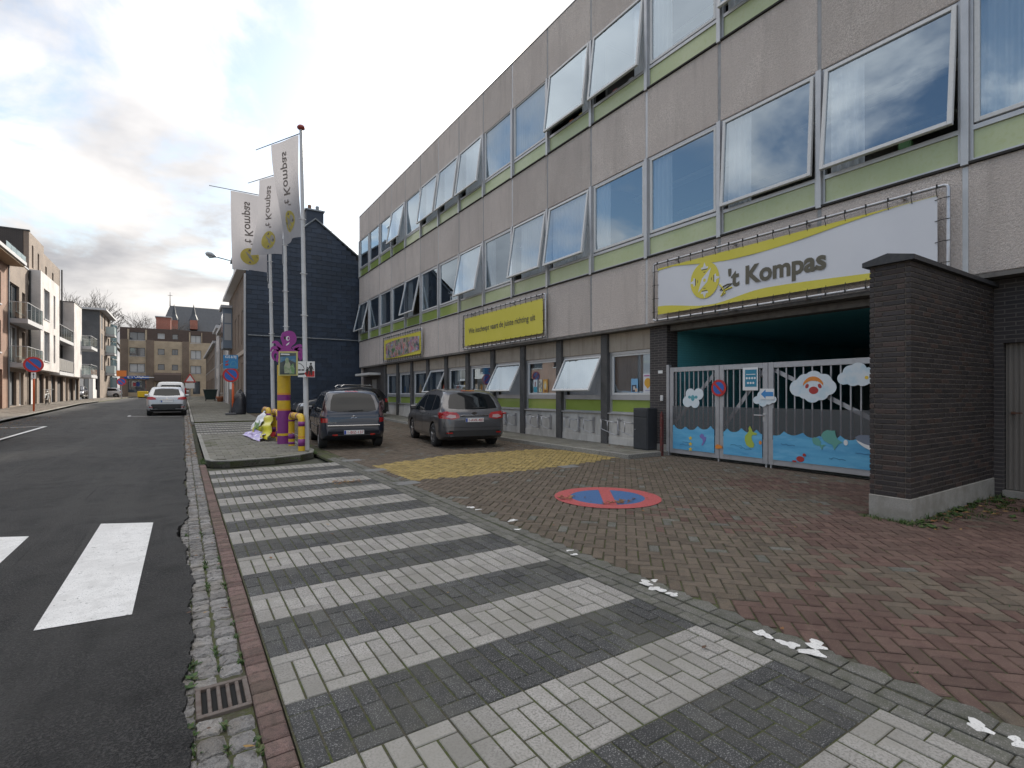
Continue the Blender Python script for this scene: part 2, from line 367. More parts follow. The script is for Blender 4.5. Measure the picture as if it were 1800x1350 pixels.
# ---- gutter of setts
gut = struct(strip('gutter', -.02, .285, -6, 60, -.02, joint))
pc = Pieces()
for q in range(6):
    rr = random.Random(q); n = 16; base = []
    ring = [(math.copysign(abs(math.cos(a))**.34, math.cos(a))*(.5+rr.uniform(-.06, .04)), math.copysign(abs(math.sin(a))**.34, math.sin(a))*(.5+rr.uniform(-.06, .04))) for a in [2*math.pi*i/n for i in range(n)]]
    v = []; f = []
    for sc, z in ((1, -.06), (1., -.016), (.9, -.002), (.5, .001)):
        v += [(a*sc, b*sc, z+rr.uniform(-.004, .004)) for a, b in ring]
    v.append((0, 0, .001))
    for k in range(3): f += [(k*n+i, k*n+(i+1) % n, (k+1)*n+(i+1) % n, (k+1)*n+i) for i in range(n)]
    f += [(3*n+i, 3*n+(i+1) % n, 4*n) for i in range(n)]
    pc.shape(q, v, f, sett_m)
for row, (xa, xb) in enumerate(((.045, .16), (.165, .28))):
    y = 1.2+row*.06
    while y < 40:
        l = random.uniform(.12, .165) if y < 4 else random.uniform(.085, .135)
        if not (2.76 < y+l/2 < 3.08):
            pc.put(random.randrange(6), place((xa+xb)/2+random.uniform(-.004, .004), y+l/2, gz(y)-.006+random.uniform(-.005, .004), 0, .04, (xb-xa)*1.0, l*.96))
        y += l
y = 1.5
while y < 7.6:                # half-buried outer row peeping from under the asphalt
    l = random.uniform(.09, .14)
    if redge(y) < .06: pc.put(random.randrange(6), place(.012, y+l/2, gz(y)-.012, 0, .05, .075, l*.9))
    y += l
pc.finish('sett', 'far_setts', gut)
# ---- kerb of red bricks
kerb = struct(strip('kerb', .283, .402, -6, 12.7, -.03, joint, .05))
pc = Pieces(); pc.shape(0, *slab_shape(.108, .097, .1, .008), kerb_m)
y = .8
while y < 12.6: pc.put(0, place(.342, y, .006+random.uniform(-.003, .003), 0, .02)); y += .1045
pc.finish('kerb_brick', 'far_kerb_bricks', kerb)
# ---- chequered crossing of white and dark pavers, first one
P_ = .104
def zebra(name, y0, nst, x0, x1, whites, stripes_rest, limit):
    z0 = strip(name, x0-.003, x1+.003, y0, y0+nst*.52, -.006, joint, .05); struct(z0)
    pc = Pieces(); sh = slab_shape(P_-.0115, 2*P_-.008, .05, .004); sp_ = slab_shape(P_*2-.0115, P_-.008, .05, .004); hf = slab_shape(P_-.008, P_-.008, .05, .004)
    for i, m in enumerate((dark_pv, white_pv)):
        pc.shape(('l', i), *sh, m); pc.shape(('a', i), *sp_, m)
    ncol = int((x1-x0)/(2*P_)+.01)
    for k in range(nst):
        wv = 1 if (k % 2 == whites) else 0; yb = y0+k*.52
        for c in range(ncol+1):
            xl = x0+c*2*P_
            narrow = c == ncol
            if narrow and x1-xl < P_*.8: continue
            across_top = c % 2 == 0
            for half in range(1 if narrow else 2):
                for j in range(2):
                    yy = yb+(j*2*P_+P_ if across_top else P_+j*2*P_+P_)
                    pc.put(('l', wv), place(xl+P_*(half+.5), yy, gz(yy)+random.uniform(-.002, .002), 0, .008))
            yy = yb+(4*P_+P_/2 if across_top else P_/2)
            if narrow: pc.put(('l', wv), place(xl+P_*.5, yy, gz(yy), 0, 0, 1, .5))
            else: pc.put(('a', wv), place(xl+P_, yy, gz(yy)+random.uniform(-.002, .002), 0, .008))
    pc.finish('paver', 'far_pavers', z0, limit); return z0
Y0 = 1.11+.0-.52*2-.52*2       # dark/white rhythm; white stripes end at 1.11 + 1.04 k
zeb = zebra('striped_crossing', Y0, 24, .408, 2.80, 1, None, 300)
# ---- border rows
bord = struct(strip('border_course', 2.802, 3.03, -1, 30, -.014, joint, .05))
pc = Pieces(); pc.shape(0, *slab_shape(P_-.008, 2*P_-.008, .05, .005), grey_pv)
for r_ in range(2):
    y = -.9+r_*P_
    while y < 12.4: pc.put(0, place(2.862+r_*.108, y, gz(y)+random.uniform(-.003, .003), 0, .012)); y += 2*P_
pc.finish('border_paver', 'far_border_pavers', bord, 120)
# ---- herringbone forecourt at 45 degrees
fore = struct(strip('forecourt', 3.035, 10.6, -3, 34, -.012, joint, .05))
YP = [(3.3, 8.35), (3.35, 10.5), (5.3, 11.4), (8.3, 11.3), (8.75, 9.8), (8.75, 8.8), (7.28, 8.5), (5.9, 8.3)]
def inside(x, y, poly):
    r = False; j = len(poly)-1
    for i in range(len(poly)):
        xi, yi = poly[i]; xj, yj = poly[j]
        if (yi > y) != (yj > y) and x < (xj-xi)*(y-yi)/(yj-yi)+xi: r = not r
        j = i
    return r
pc = Pieces(); HB = .105
sh = slab_shape(HB-.012, 2*HB-.011, .05, .006)
for i, m in enumerate((brown_pv, red_pv, yell_pv, grey_pv)): pc.shape(i, *sh, m)
hexv = []
bh = [(-.0, -.14), (.105, -.07), (.105, .07), (.0, .14), (-.045, .0)]
bh = [(-.07, -.105), (.04, -.105), (.085, 0), (.04, .105), (-.07, .105)]
pc.shape('b', [(x*.96, y*.96, -.05) for x, y in bh]+[(x*.96, y*.96, -.004) for x, y in bh]+[(x*.9, y*.9, 0) for x, y in bh], [tuple([a+b for a, b in ((i, 0), ((i+1) % 5, 0), ((i+1) % 5, 5), (i, 5))]) for i in range(5)]+[(5+i, 5+(i+1) % 5, 10+(i+1) % 5, 10+i) for i in range(5)]+[(10, 11, 12, 13, 14)], grey_pv)
r45 = math.cos(math.pi/4)
def redness(x, y):
    v = (x-3.0)*.42-(y-3.1)*.75+.9*math.sin(x*1.9+y)+.5*math.sin(y*3.1-x)
    return v
for i in range(-260, 260):
    for j in range(-260, 260):
        # herringbone: unit steps along the two diagonals
        for kind in (0, 1):
            if (i-j) % 4 != (0 if kind == 0 else 3): continue
            if kind == 0: a, b, rot = (i+1)*HB, (j+.5)*HB, 0     # long along a
            else: a, b, rot = (i+.5)*HB, (j+1)*HB, 1
            x = 3.0+(a-b)*r45+2; y = 6+(a+b)*r45
            if not (3.13 < x < 10.3 and -.6 < y < 33.6): continue
            if x > 8.62 and y > 8.5: continue
            if 7.1 < x and 2.45 < y < 3.0: continue
            near = y < 4.4 and x > 3.1
            c = 0
            if inside(x, y, YP): c = 2
            elif redness(x, y)+random.gauss(0, .55) > 1.3 and y < 6.2: c = 1
            elif random.random() < .05: c = 3
            # long axis a runs along (1,1); b runs along (-1,1)
            rz = math.pi/4-math.pi/2 if rot == 0 else math.pi/4
            pc.put(c, place(x, y, gz(y)+random.uniform(-.0035, .0025), rz, .014))
y = -.6
while y < 12.4:
    pc.put('b', place(3.115, y, gz(y)-.001, 0, .01)); y += .21
pc.finish('herringbone_paver', 'far_herringbone_pavers', fore, 300)
# ---- no-stopping roundel painted on the pavers, worn
worn = lambda n, c: M(n, c, .75, layers=((7, (.09, .075, .06), .63, .7, .9), (60, tuple(x*.6 for x in c), .5, .7, .6)), bump=(200, .5, .004))
p_red, p_blue = worn('painted_red', (.42, .085, .085)), worn('painted_blue', (.05, .125, .29))
cx, cy, ra = 5.17, 5.5, .76
mb = MB(); n = 48
vs = [(cx+ra*math.cos(2*math.pi*i/n), cy+ra*math.sin(2*math.pi*i/n), .006) for i in range(n)]+[(cx+ra*.7*math.cos(2*math.pi*i/n), cy+ra*.7*math.sin(2*math.pi*i/n), .006) for i in range(n)]
mb.add(vs, [(i, (i+1) % n, n+(i+1) % n, n+i) for i in range(n)])
rd = mb.build('painted_red_ring', p_red, fore)
mb = MB(); mb.add([(cx+ra*.7*math.cos(2*math.pi*i/n), cy+ra*.7*math.sin(2*math.pi*i/n), .0058) for i in range(n)], [tuple(range(n))]); mb.build('painted_blue_disc', p_blue, fore)
dx, dy = math.cos(R(52)), math.sin(R(52)); mb = MB()
mb.quad(*[(cx+dx*a-dy*b, cy+dy*a+dx*b, .0085) for a, b in ((-.54, -.085), (.54, -.085), (.54, .085), (-.54, .085))]); mb.build('painted_red_bar', p_red, fore)
# white paint remnants along the border
for u, v, w_ in ((1135, 1025, 26), (1155, 1036, 30), (1182, 1045, 26), (1150, 1021, 14), (1341, 1115, 32), (1386, 1133, 36), (1435, 1134, 40), (1428, 1148, 36), (1720, 1277, 44), (1790, 1306, 40), (901, 915, 20), (910, 931, 12), (1001, 968, 14), (1010, 975, 14), (828, 892, 18), (840, 896, 12)):
    p = G(u, v); r_ = w_/F*(p.x*S+p.y*C)/2; mb = MB(); n = 18; ph = random.random()*6; q = [random.random()*6 for _ in range(3)]; sy = random.uniform(.75, 1.25)
    rad = [.82+.22*math.sin(2*6.2832*i/n+q[0])+.18*math.sin(3*6.2832*i/n+q[1])+.14*math.sin(5*6.2832*i/n+q[2])+random.uniform(-.07, .07) for i in range(n)]
    mb.add([(p.x, p.y, .0035)]+[(p.x+r_*math.cos(ph+2*math.pi*i/n)*rad[i], p.y+r_*sy*math.sin(ph+2*math.pi*i/n)*rad[i], .0035) for i in range(n)], [(0, i+1, (i+1) % n+1) for i in range(n)])
    mb.build('paint_patch', paint, fore)
# ---- footway along the school, island, far footways
def slabs(name, poly_fn, x0, x1, y0, y1, dz, sw, sl, mat, limit=150, base=True, th=.13, stag=True):
    pr = struct(strip(name, x0, x1, y0, y1, dz-.014, joint, th)) if base is True else base
    pc = Pieces(); pc.shape(0, *slab_shape(sw-.01, sl-.01, .05, .005), mat)
    nx = max(1, round((x1-x0)/sw)); k = 0; y = y0+.02
    while y < y1-.02:
        for i in range(-1, nx+1):
            x = x0+(i+.5)*sw+(.5*sw if (stag and k % 2) else 0)
            xa, xb = max(x-sw/2, x0), min(x+sw/2, x1)
            if xb-xa < .08: continue
            yl = min(sl, y1-y)
            if yl < .06: continue
            xm = (xa+xb)/2; ym = y+yl/2
            if poly_fn and not poly_fn(xm, ym): continue
            pc.put(0, place(xm, ym, gz(ym)+dz+random.uniform(-.004, .003), 0, .008, (xb-xa)/sw, yl/sl))
        y += sl; k += 1
    pc.finish('slab', 'far_slabs', pr, limit); return pr
slabs('school_footway', None, 8.68, 10.1, 8.52, 33.9, .1, .4, .4, flag_m, 120)
ke = MB(); ke.box(8.58, 8.68, 8.42, 33.9, -.05, .105, .012); ke.box(8.68, 9.95, 8.42, 8.52, -.05, .105, .012)
ke2 = [8.58]
for i in range(25):
    ya = 8.42+i; m_ = MB(); m_.box(8.58, 8.675, ya+.003, ya+.997, -.1+gz(ya), .106+gz(ya+.5), .012); m_.build('kerb_stone', edge_m, bpy.data.objects['school_footway'])
m_ = MB(); m_.box(8.68, 9.98, 8.43, 8.515, -.1, .106, .012); m_.build('kerb_stone', edge_m, bpy.data.objects['school_footway'])
# island with rounded nose
IS = [(.405, 20.3), (.405, 13.1), (.52, 12.78), (.85, 12.6), (1.75, 12.68), (2.35, 12.95), (2.72, 13.35), (2.85, 13.9), (2.85, 20.3)]
mb = MB(); mb.prism(IS[::-1], lambda a, b, t: (a, b, gz(b)+t), -.1, .035); isl = struct(mb.build('island', joint))
slabs('island', lambda x, y: inside(x, y, [(.5, 20.2), (.5, 13.2), (.62, 12.95), (.9, 12.8), (1.7, 12.85), (2.25, 13.1), (2.6, 13.5), (2.72, 14), (2.72, 20.2)]), .5, 2.74, 12.74, 20.2, .05, .3, .3, flag_m, 200, base=isl, stag=True)
def kerbline(pts, parent, w=.1, h=.055):
    for (a, b) in zip(pts[:-1], pts[1:]):
        a, b = Vector((*a, 0)), Vector((*b, 0)); L_ = (b-a).length; n = max(1, round(L_/.9)); d = (b-a)/L_; nn = Vector((-d.y, d.x, 0))
        for i in range(n):
            p = a+d*(L_*i/n+.002); q = a+d*(L_*(i+1)/n-.002); mb = MB()
            za, zb = gz(p.y), gz(q.y)
            c = [p, q, q+nn*w, p+nn*w]
            vs = [(k.x, k.y, (za if i_ in (0, 3) else zb)-.1) for i_, k in enumerate(c)]+[(k.x, k.y, (za if i_ in (0, 3) else zb)+h) for i_, k in enumerate(c)]
            mb.add(vs, [(3,2,1,0),(4,5,6,7),(0,1,5,4),(1,2,6,5),(2,3,7,6),(3,0,4,7)]); mb.build('kerb_stone', edge_m, parent)
kerbline(IS, isl)
zeb2 = zebra('second_crossing', 20.4, 12, .408, 2.88, 1, None, 60)
slabs('footway_beyond', None, .42, 3.13, 26.7, 100, .06, .3, .3, flag_m, 120)
kerbline([(.3, 100), (.3, 26.6)], bpy.data.objects['footway_beyond'], .1, .075)
slabs('left_footway', None, -9.2, -6.55, 14, 100, .09, .3, .3, M('pavement_slab_warm', (.21, .185, .155), .85, layers=((4, (.15, .12, .09), .42, .66, .8),), rnd=.14), 60)
kerbline([(-6.55, 14), (-6.55, 60)], bpy.data.objects['left_footway'], .13, .1)
# ================================================================== SCHOOL
conc = M('washed_concrete', (.76, .68, .63), .92, layers=((26, (.42, .365, .33), .46, .62, .7, 5), (60, (.36, .31, .285), .48, .6, .7, 4), (110, (.66, .61, .57), .56, .68, .65, 2), (100, (.25, .22, .2), .58, .68, .7, 2), (1.1, (.52, .46, .425), .42, .62, .6), (.35, (.47, .415, .385), .45, .62, .5)), bump=((30, .8, .02), (75, 1., .014)), rnd=.09, streaks=(((5, 5, .5), (.27, .235, .215), .54, .74, .35), ((1.4, 1.4, .3), (.34, .3, .275), .5, .66, .3)))
sill_dark = M('dark_sill', (.03, .028, .026), .9)  # one even near-black for the window sills
alu = M('aluminium', (.5, .5, .51), .42, .55, layers=((3, (.4, .4, .41), .4, .65, .6), (40, (.42, .42, .42), .5, .7, .4)))
alu_d = M('aluminium_weathered', (.3, .3, .305), .55, .35, layers=((8, (.2, .2, .2), .45, .65, .6),))
wframe = M('window_frame_white', (.62, .62, .62), .4, layers=((20, (.5, .5, .49), .45, .7, .5),))
green = M('green_panel', (.28, .36, .085), .18, layers=((2, (.24, .31, .06), .45, .65, .5),), coat=.6)
green2 = M('green_panel_frosted', (.42, .48, .26), .35, layers=((1.2, (.5, .54, .34), .4, .65, .7), (14, (.38, .42, .17), .5, .7, .4)), coat=.3)
wglass = glass_mat('window_glass', (.74, .88, 1.), .33, (.95, .97, .97))
cglass = glass_mat('clear_glass', (.9, .95, 1.), .16, (.9, .93, .93))
curt = M('curtain_white', (.8, .81, .82), .9, trans=.2)
room = M('room_wall', (.3, .28, .25), .9); roomd = M('room_wood', (.16, .085, .045), .7)
ceil_m = M('room_ceiling', (.5, .5, .48), .9)
teal = M('teal_paint', (.1, .38, .42), .6, layers=((3, (.08, .32, .36), .45, .65, .6),), bump=(60, .2, .004))
teal_b = brick_mat('teal_painted_brick', (.11, .4, .44), (.1, .37, .41), (.08, .32, .36), bw=.2, bh=.06, ms=.008, axes='XZ', rough=.55, bumps=.5)
beige = M('beige_render', (.4, .345, .285), .9, layers=((2.5, (.3, .255, .21), .42, .66, .6), (60, (.33, .285, .24), .5, .7, .4)), bump=(120, .3, .003), streaks=(((6, 6, .6), (.2, .17, .14), .54, .72, .6),))
whitew = M('white_render', (.56, .54, .51), .9, layers=((3, (.33, .31, .28), .46, .7, .75), (14, (.42, .4, .37), .5, .7, .5)), bump=(50, .3, .005), stretch=(1, 1, .35))
granite = M('dark_granite', (.075, .072, .072), .8, layers=((240, (.17, .165, .165), .55, .7, .7, 2), (3, (.05, .05, .05), .45, .65, .6)), bump=((180, .6, .005),))
dbrick = brick_mat('dark_brick', (.058, .05, .05), (.045, .04, .042), (.12, .108, .1), bw=.24, bh=.062, ms=.008, axes='XY')
roofm = M('roof_bitumen', (.06, .06, .062), .9)
stone = M('plinth_stone', (.3, .285, .26), .85, layers=((4, (.19, .175, .15), .42, .66, .8), (60, (.22, .21, .19), .5, .7, .5)), bump=(90, .4, .005))

FX, BAY, Y1 = 9.8, 2.08, 2.77
KS = list(range(-2, 15)); YEND = Y1+15*BAY; YBEG = Y1-2*BAY
ZL = (3.25, 4.91, 7.41, 9.14, 11.57, 13.18)
school = thing('school_building', 'long grey concrete school with ribbon windows, green strips and a gated passage', 'building', (FX, 16, 0))
sc = school
# exposed-aggregate panels, one by one, with joints
for k in KS:
    ya, yb = Y1+k*BAY, Y1+(k+1)*BAY
    for (za, zb) in ((ZL[0], ZL[1]), (ZL[2], ZL[3]), (ZL[4], ZL[5])):
        mb = MB(); mb.box(FX, FX+.14, ya+.035, yb-.035, za, zb-.012, .012); mb.build('concrete_panel', conc, sc)
for k in KS+[15]:
    y = Y1+k*BAY
    for za, zb in ((ZL[1], ZL[2]), (ZL[3], ZL[4])): mb = MB(); mb.box(FX-.045, FX+.12, y-.048, y+.048, za-.02, zb-.004, .006); mb.build('mullion', alu, sc)
    for za, zb in ((ZL[0]-.005, ZL[1]-.03), (ZL[2]+.002, ZL[3]-.03), (ZL[4]+.002, ZL[5]-.012)):
        mb = MB(); mb.box(FX+.012, FX+.11, y-.0345, y+.0345, za, zb); mb.build('joint_strip', alu_d if k % 3 else alu, sc)
mb = MB()
mb.box(FX-.01, FX+.4, YBEG-.05, YEND+.02, ZL[5]-.01, ZL[5]+.035, .005); mb.build('roof_edge', alu_d, sc)
mb = MB(); mb.box(FX+.145, FX+11, YBEG, YEND, ZL[4]+.1, ZL[5]-.1); mb.build('roof', roofm, sc)
mb = MB(); mb.box(FX+.13, FX+10.9, YEND-.15, YEND, 0, ZL[5]-.11); mb.box(FX+10.75, FX+10.9, YBEG, YEND-.15, 0, ZL[5]-.11); mb.box(FX+.4, FX+10.75, YBEG-.01, YBEG+.15, 0, ZL[5]-.11); mb.build('end_wall', conc, sc)
# floors, ceilings and back walls of the classrooms
mb = MB()
for za, zb in ((ZL[0]+.012, ZL[1]-.35), (ZL[2]+.14, ZL[3]-.35), ): mb.box(FX+.141, FX+10.7, YBEG+.16, YEND-.16, za, zb)
mb.build('floor_slab', ceil_m, sc)
mb = MB(); mb.box(FX+6.2, FX+6.3, YBEG+.16, YEND-.16, ZL[1]-.34, ZL[4]+.09)
for k in (1, 4, 7, 10, 13): mb.box(FX+.6, FX+6.15, Y1+k*BAY-.04, Y1+k*BAY+.04, ZL[1]-.34, ZL[2]+.13); mb.box(FX+.6, FX+6.15, Y1+k*BAY-.04, Y1+k*BAY+.04, ZL[3]-.34, ZL[4]+.09)
mb.build('room_partition', room, sc)
lampm = M('strip_lamp', (.8, .8, .72), .5)
for k in range(-1, 14, 3):
    for z in (ZL[2]+.0, ZL[4]-.05):
        for xx in (1.6, 3.6):
            mb = MB(); mb.box(FX+xx, FX+xx+.28, Y1+k*BAY+.4, Y1+(k+2)*BAY+1.2, z-.12, z-.03, .01); mb.build('ceiling_light', lampm, sc)
# ---- window unit: frame + green strip + sash + pane + curtain (meshes shared)
WW, WH = BAY-.1, ZL[2]-ZL[1]
def mk(fn, name, mats):
    m = MB(); fn(m); return m.mesh(name, mats)
ST = .58       # green strip and its rails
def f_frame(m):
    h = WW/2
    m.box(.0, .09, -h, -h+.04, 0, WH); m.box(.0, .09, h-.04, h, 0, WH)
    m.box(.0, .09, -h+.04, h-.04, ST-.09, ST-.02); m.box(.0, .09, -h+.04, h-.04, 0.03, .07); m.box(.0, .09, -h+.04, h-.04, WH-.06, WH-.012)
me_frame = mk(f_frame, 'frame', alu)
def f_sill(m): m.box(-.06, .12, -WW/2-.02, WW/2+.02, -.014, .026, .004)
me_sill = mk(f_sill, 'sill', sill_dark)
def f_green(m): m.box(.03, .05, -WW/2+.041, WW/2-.041, .071, ST-.091)
me_green = [mk(f_green, 'green_panel', green), mk(f_green, 'green_panel', green2)]
SH = WH-ST-.05
def f_sash(m):   # hinge at top (z=0), hangs down
    h = WW/2-.045; t = .065
    m.box(-.02, .05, -h, -h+t, -SH, 0, .006); m.box(-.02, .05, h-t, h, -SH, 0, .006); m.box(-.02, .05, -h+t, h-t, -t, -.001, .006); m.box(-.02, .05, -h+t, h-t, -SH, -SH+t, .006)
me_sash = mk(f_sash, 'sash', wframe)
def f_pane(m): m.quad(*[(.012, a, b) for a, b in ((-WW/2+.105, -SH+.06), (-WW/2+.105, -.06), (WW/2-.105, -.06), (WW/2-.105, -SH+.06))])
me_pane = mk(f_pane, 'pane', wglass)
def curtain_mesh(y0, y1, z0, z1, seed, amp=.035, wl=.13):
    rr = random.Random(seed); m = MB(); n = int((y1-y0)/.022); vs = []; fs = []
    ph = rr.random()*6
    for i in range(n+1):
        y = y0+(y1-y0)*i/n; o = amp*math.sin(y/wl*6.28+ph+.9*math.sin(y*3.1+ph))+.012*math.sin(y*41)
        vs += [(o*.6, y, z1), (o, y, (z0+z1)/2), (o*1.15, y, z0)]
    for i in range(n):
        for j in range(2): fs.append((3*i+j, 3*i+3+j, 3*i+4+j, 3*i+1+j))
    m.add(vs, fs); return m.mesh('curtain', curt, smooth=True)
hw = WW/2
ME_C = {'l': [curtain_mesh(hw-.62, hw-.08, ST-.05, WH-.02, s) for s in (1, 2)], 'r': [curtain_mesh(-hw+.08, -hw+.5, ST-.05, WH-.02, 3)], 'f': [curtain_mesh(-hw+.06, hw-.06, ST-.05, WH-.02, s) for s in (4, 5)], 'w': [curtain_mesh(-hw+.1, hw-.35, ST-.05, WH-.02, 6)]}
def sub(name, me, parent, loc=(0, 0, 0), rot=(0, 0, 0)):
    o = bpy.data.objects.new(name, me); link(o, parent); o.location = loc; o.rotation_euler = rot; return o
OPEN = {1: {0: 6, 1: 3.5, 4: 8, 5: 9, 7: 11, 10: 12, 14: 13}, 2: {1: 6, 3: 7, 4: 7, 7: 8, 8: 8, 9: 8, 11: 11}}
CUR = {1: {-1: 'f', 0: 'l', 1: 'l', 2: 'l', 3: 'l', 4: 'f', 5: 'w', 6: 'l', 7: 'f', 8: '', 9: 'l', 10: 'l', 11: '', 12: 'l', 13: '', 14: 'l', -2: 'f'},
       2: {-1: 'f', 0: 'l', 1: 'l', 2: 'l', 3: 'r', 4: 'r', 5: 'f', 6: 'f', 7: 'w', 8: 'w', 9: 'w', 10: 'f', 11: 'w', 12: 'f', 13: '', 14: '', -2: 'f'}}
off = wloc(sc)
for row, zb in ((1, ZL[1]), (2, ZL[3])):
    for k in KS:
        yc = Y1+(k+.5)*BAY
        w = sub('window', me_frame, sc, Vector((FX+.02, yc, zb))-off)
        sub('sill', me_sill, w); sub('green_panel', me_green[1 if (k < 8 or (row == 2 and 4 < k < 11)) else 0], w)
        a = OPEN[row].get(k, 0)
        # hinge at the head, foot swings outwards (towards -X)
        for nm, me in (('sash', me_sash), ('pane', me_pane)): sub(nm, me, w, (-.015 if a else .02, 0, WH-.04), (0, R(a), 0))
        for j, ch in enumerate(CUR[row][k]): sub('curtain', ME_C[ch][k % len(ME_C[ch])], w, (.13, 0, 0))
# things on the window boards
for row, k, dy, c in ((2, 3, .3, (.7, .3, .3)), (2, 3, -.3, (.6, .6, .6)), (2, 4, .1, (.8, .25, .08)), (2, 4, -.35, (.75, .6, .2)), (1, 5, .1, (.5, .2, .08)), (1, 0, -.2, (.15, .3, .12))):
    mb = MB(); yc = Y1+(k+.5)*BAY+dy; zb = (ZL[1] if row == 1 else ZL[3])+ST-.02
    mb.box(FX+.13, FX+.45, yc-.45, yc+.45, zb-.05, zb-.02); mb.build('window_board', roomd, sc)
    mb = MB(); mb.box(FX+.2, FX+.32, yc-.09, yc+.09, zb-.019, zb+.2, .02); mb.build('folder', M('folder_%d' % (hash(c) % 999), c, .6), sc)
# ---- ground floor
GX = 10.06
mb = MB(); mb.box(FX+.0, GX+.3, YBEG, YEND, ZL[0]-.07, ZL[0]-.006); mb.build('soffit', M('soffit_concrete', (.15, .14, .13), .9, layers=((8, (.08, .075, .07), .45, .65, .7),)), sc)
PY = [9.04]+[10.78+2.08*j for j in range(10)]    # bay boundaries (pier centres)
PW = .13
for y in PY[1:]:
    mb = MB(); mb.box(GX-.06, GX+.25, y-PW, y+PW, -.1, ZL[0]-.075, .01); mb.build('pier', granite, sc)
mb = MB(); mb.box(GX+4., GX+4.1, 9.1, 33.8, -.1, ZL[0]-.08); mb.build('ground_room_wall', room, sc)
mb = MB(); mb.box(GX+.26, GX+3.99, 9.1, 33.8, 2.95, 3.0); mb.build('ground_room_ceiling', ceil_m, sc)
GO = {1: 27, 3: 27, 6: 24}
GC = {0: 'c', 1: '', 2: 'c', 3: '', 4: '', 5: '', 6: 'l', 7: 'l', 8: 'l', 9: 'l'}
blind = M('net_blind', (.52, .52, .54), .9, layers=((1.5, (.42, .42, .44), .4, .65, .6),), trans=.3, bump=(80, .2, .003))
for j in range(10):
    ya = PY[j]+(PW if j else .0); yb = PY[j+1]-PW; yc = (ya+yb)/2; h = (yb-ya)/2
    mb = MB(); mb.box(GX+.03, GX+.2, ya, yb, 2.66, ZL[0]-.075, .006); mb.build('fascia_panel', beige, sc)
    g = gz(yc)
    mb = MB(); mb.box(GX+.02, GX+.24, ya, yb, -.1, .93); mb.build('parapet_panel', whitew, sc)
    mb = MB(); mb.box(GX-.0, GX+.019, ya, yb, -.1, .3+g*.8, .006); mb.build('plinth_strip', whitew, sc)
    mb = MB()
    mb.box(GX+.06, GX+.15, yc-h, yc-h+.06, .97, 2.655); mb.box(GX+.06, GX+.15, yc+h-.06, yc+h, .97, 2.655)
    mb.box(GX+.06, GX+.15, yc-h+.06, yc+h-.06, 1.33, 1.46); mb.box(GX+.06, GX+.15, yc-h+.06, yc+h-.06, 2.58, 2.655); mb.box(GX+.06, GX+.15, yc-h+.06, yc+h-.06, .97, 1.0)
    w = mb.build('window', alu, sc)
    mb = MB(); mb.box(GX-.045, GX+.22, ya+.005, yb-.005, .932, .968, .006); mb.build('sill', alu, w)
    mb = MB(); mb.box(GX+.1, GX+.12, yc-h+.061, yc+h-.061, 1.001, 1.329); mb.build('green_panel', green, w)
    a = GO.get(j, 0); t = .06; H_ = 1.12; hh = h-.065
    m1, m2 = MB(), MB()
    for q in (-1, 1): m1.box(-.02, .04, q*hh, q*(hh-t), -H_, 0, .005)
    m1.box(-.02, .04, -hh+t, hh-t, -t, -.001, .005); m1.box(-.02, .04, -hh+t, hh-t, -H_, -H_+t, .005); m2.quad(*[(.008, a, b) for a, b in ((-hh+t-.005, -H_+t-.005), (-hh+t-.005, -t+.005), (hh-t+.005, -t+.005), (hh-t+.005, -H_+t-.005))])
    ol = Vector((GX+.05 if a else GX+.1, yc, 2.585))-off
    for nm, m_, mt in (('sash', m1, wframe), ('pane', m2, wglass)):
        o = m_.build(nm, mt, w, local=True); o.location = ol-Vector(w.location); o.rotation_euler = (0, R(a), 0)
    if j in (0, 2, 1, 3):
        mb = MB(); n = 60; vs = []; fs = []
        for i in range(n+1):
            y = yc-h+.05+(2*h-.1)*i/n; o_ = GX+.26+.012*math.sin(i*1.9); vs += [(o_, y, 1.3), (o_, y, 2.62)]
        mb.add(vs, [(2*i, 2*i+2, 2*i+3, 2*i+1) for i in range(n)]); mb.build('blind', blind, w, smooth=True)
    else:
        mb = MB(); n = 30; vs = []; fs = []
        for i in range(n+1):
            y = yc+h-.75+.6*i/n; o_ = GX+.3+.03*math.sin(i*1.3); vs += [(o_, y, 1.3), (o_, y, 2.62)]
        mb.add(vs, [(2*i, 2*i+2, 2*i+3, 2*i+1) for i in range(n)]); mb.build('curtain', curt, w, smooth=True)
# window pictures (children's cut-outs) further along
pal = [(.7, .45, .1), (.65, .15, .1), (.55, .6, .15), (.75, .55, .35), (.2, .35, .6)]
for j, n_ in ((4, 2), (5, 2), (6, 1), (7, 2), (8, 2)):
    for i in range(n_):
        yc = PY[j]+.5+.75*i+random.uniform(-.1, .1); mb = MB(); nn = 9; r_ = random.uniform(.14, .24)
        mb.prism([(r_*math.cos(6.28*q/nn)*random.uniform(.6, 1.1), r_*1.3*math.sin(6.28*q/nn)*random.uniform(.7, 1.1)) for q in range(nn)], lambda a, b, t: (GX+.127+t, yc+a, 1.72+b), 0, .004)
        mb.build('paper_cutout', M('paper_%d' % ((i+j) % 5), pal[(i+j) % 5], .8), sc)
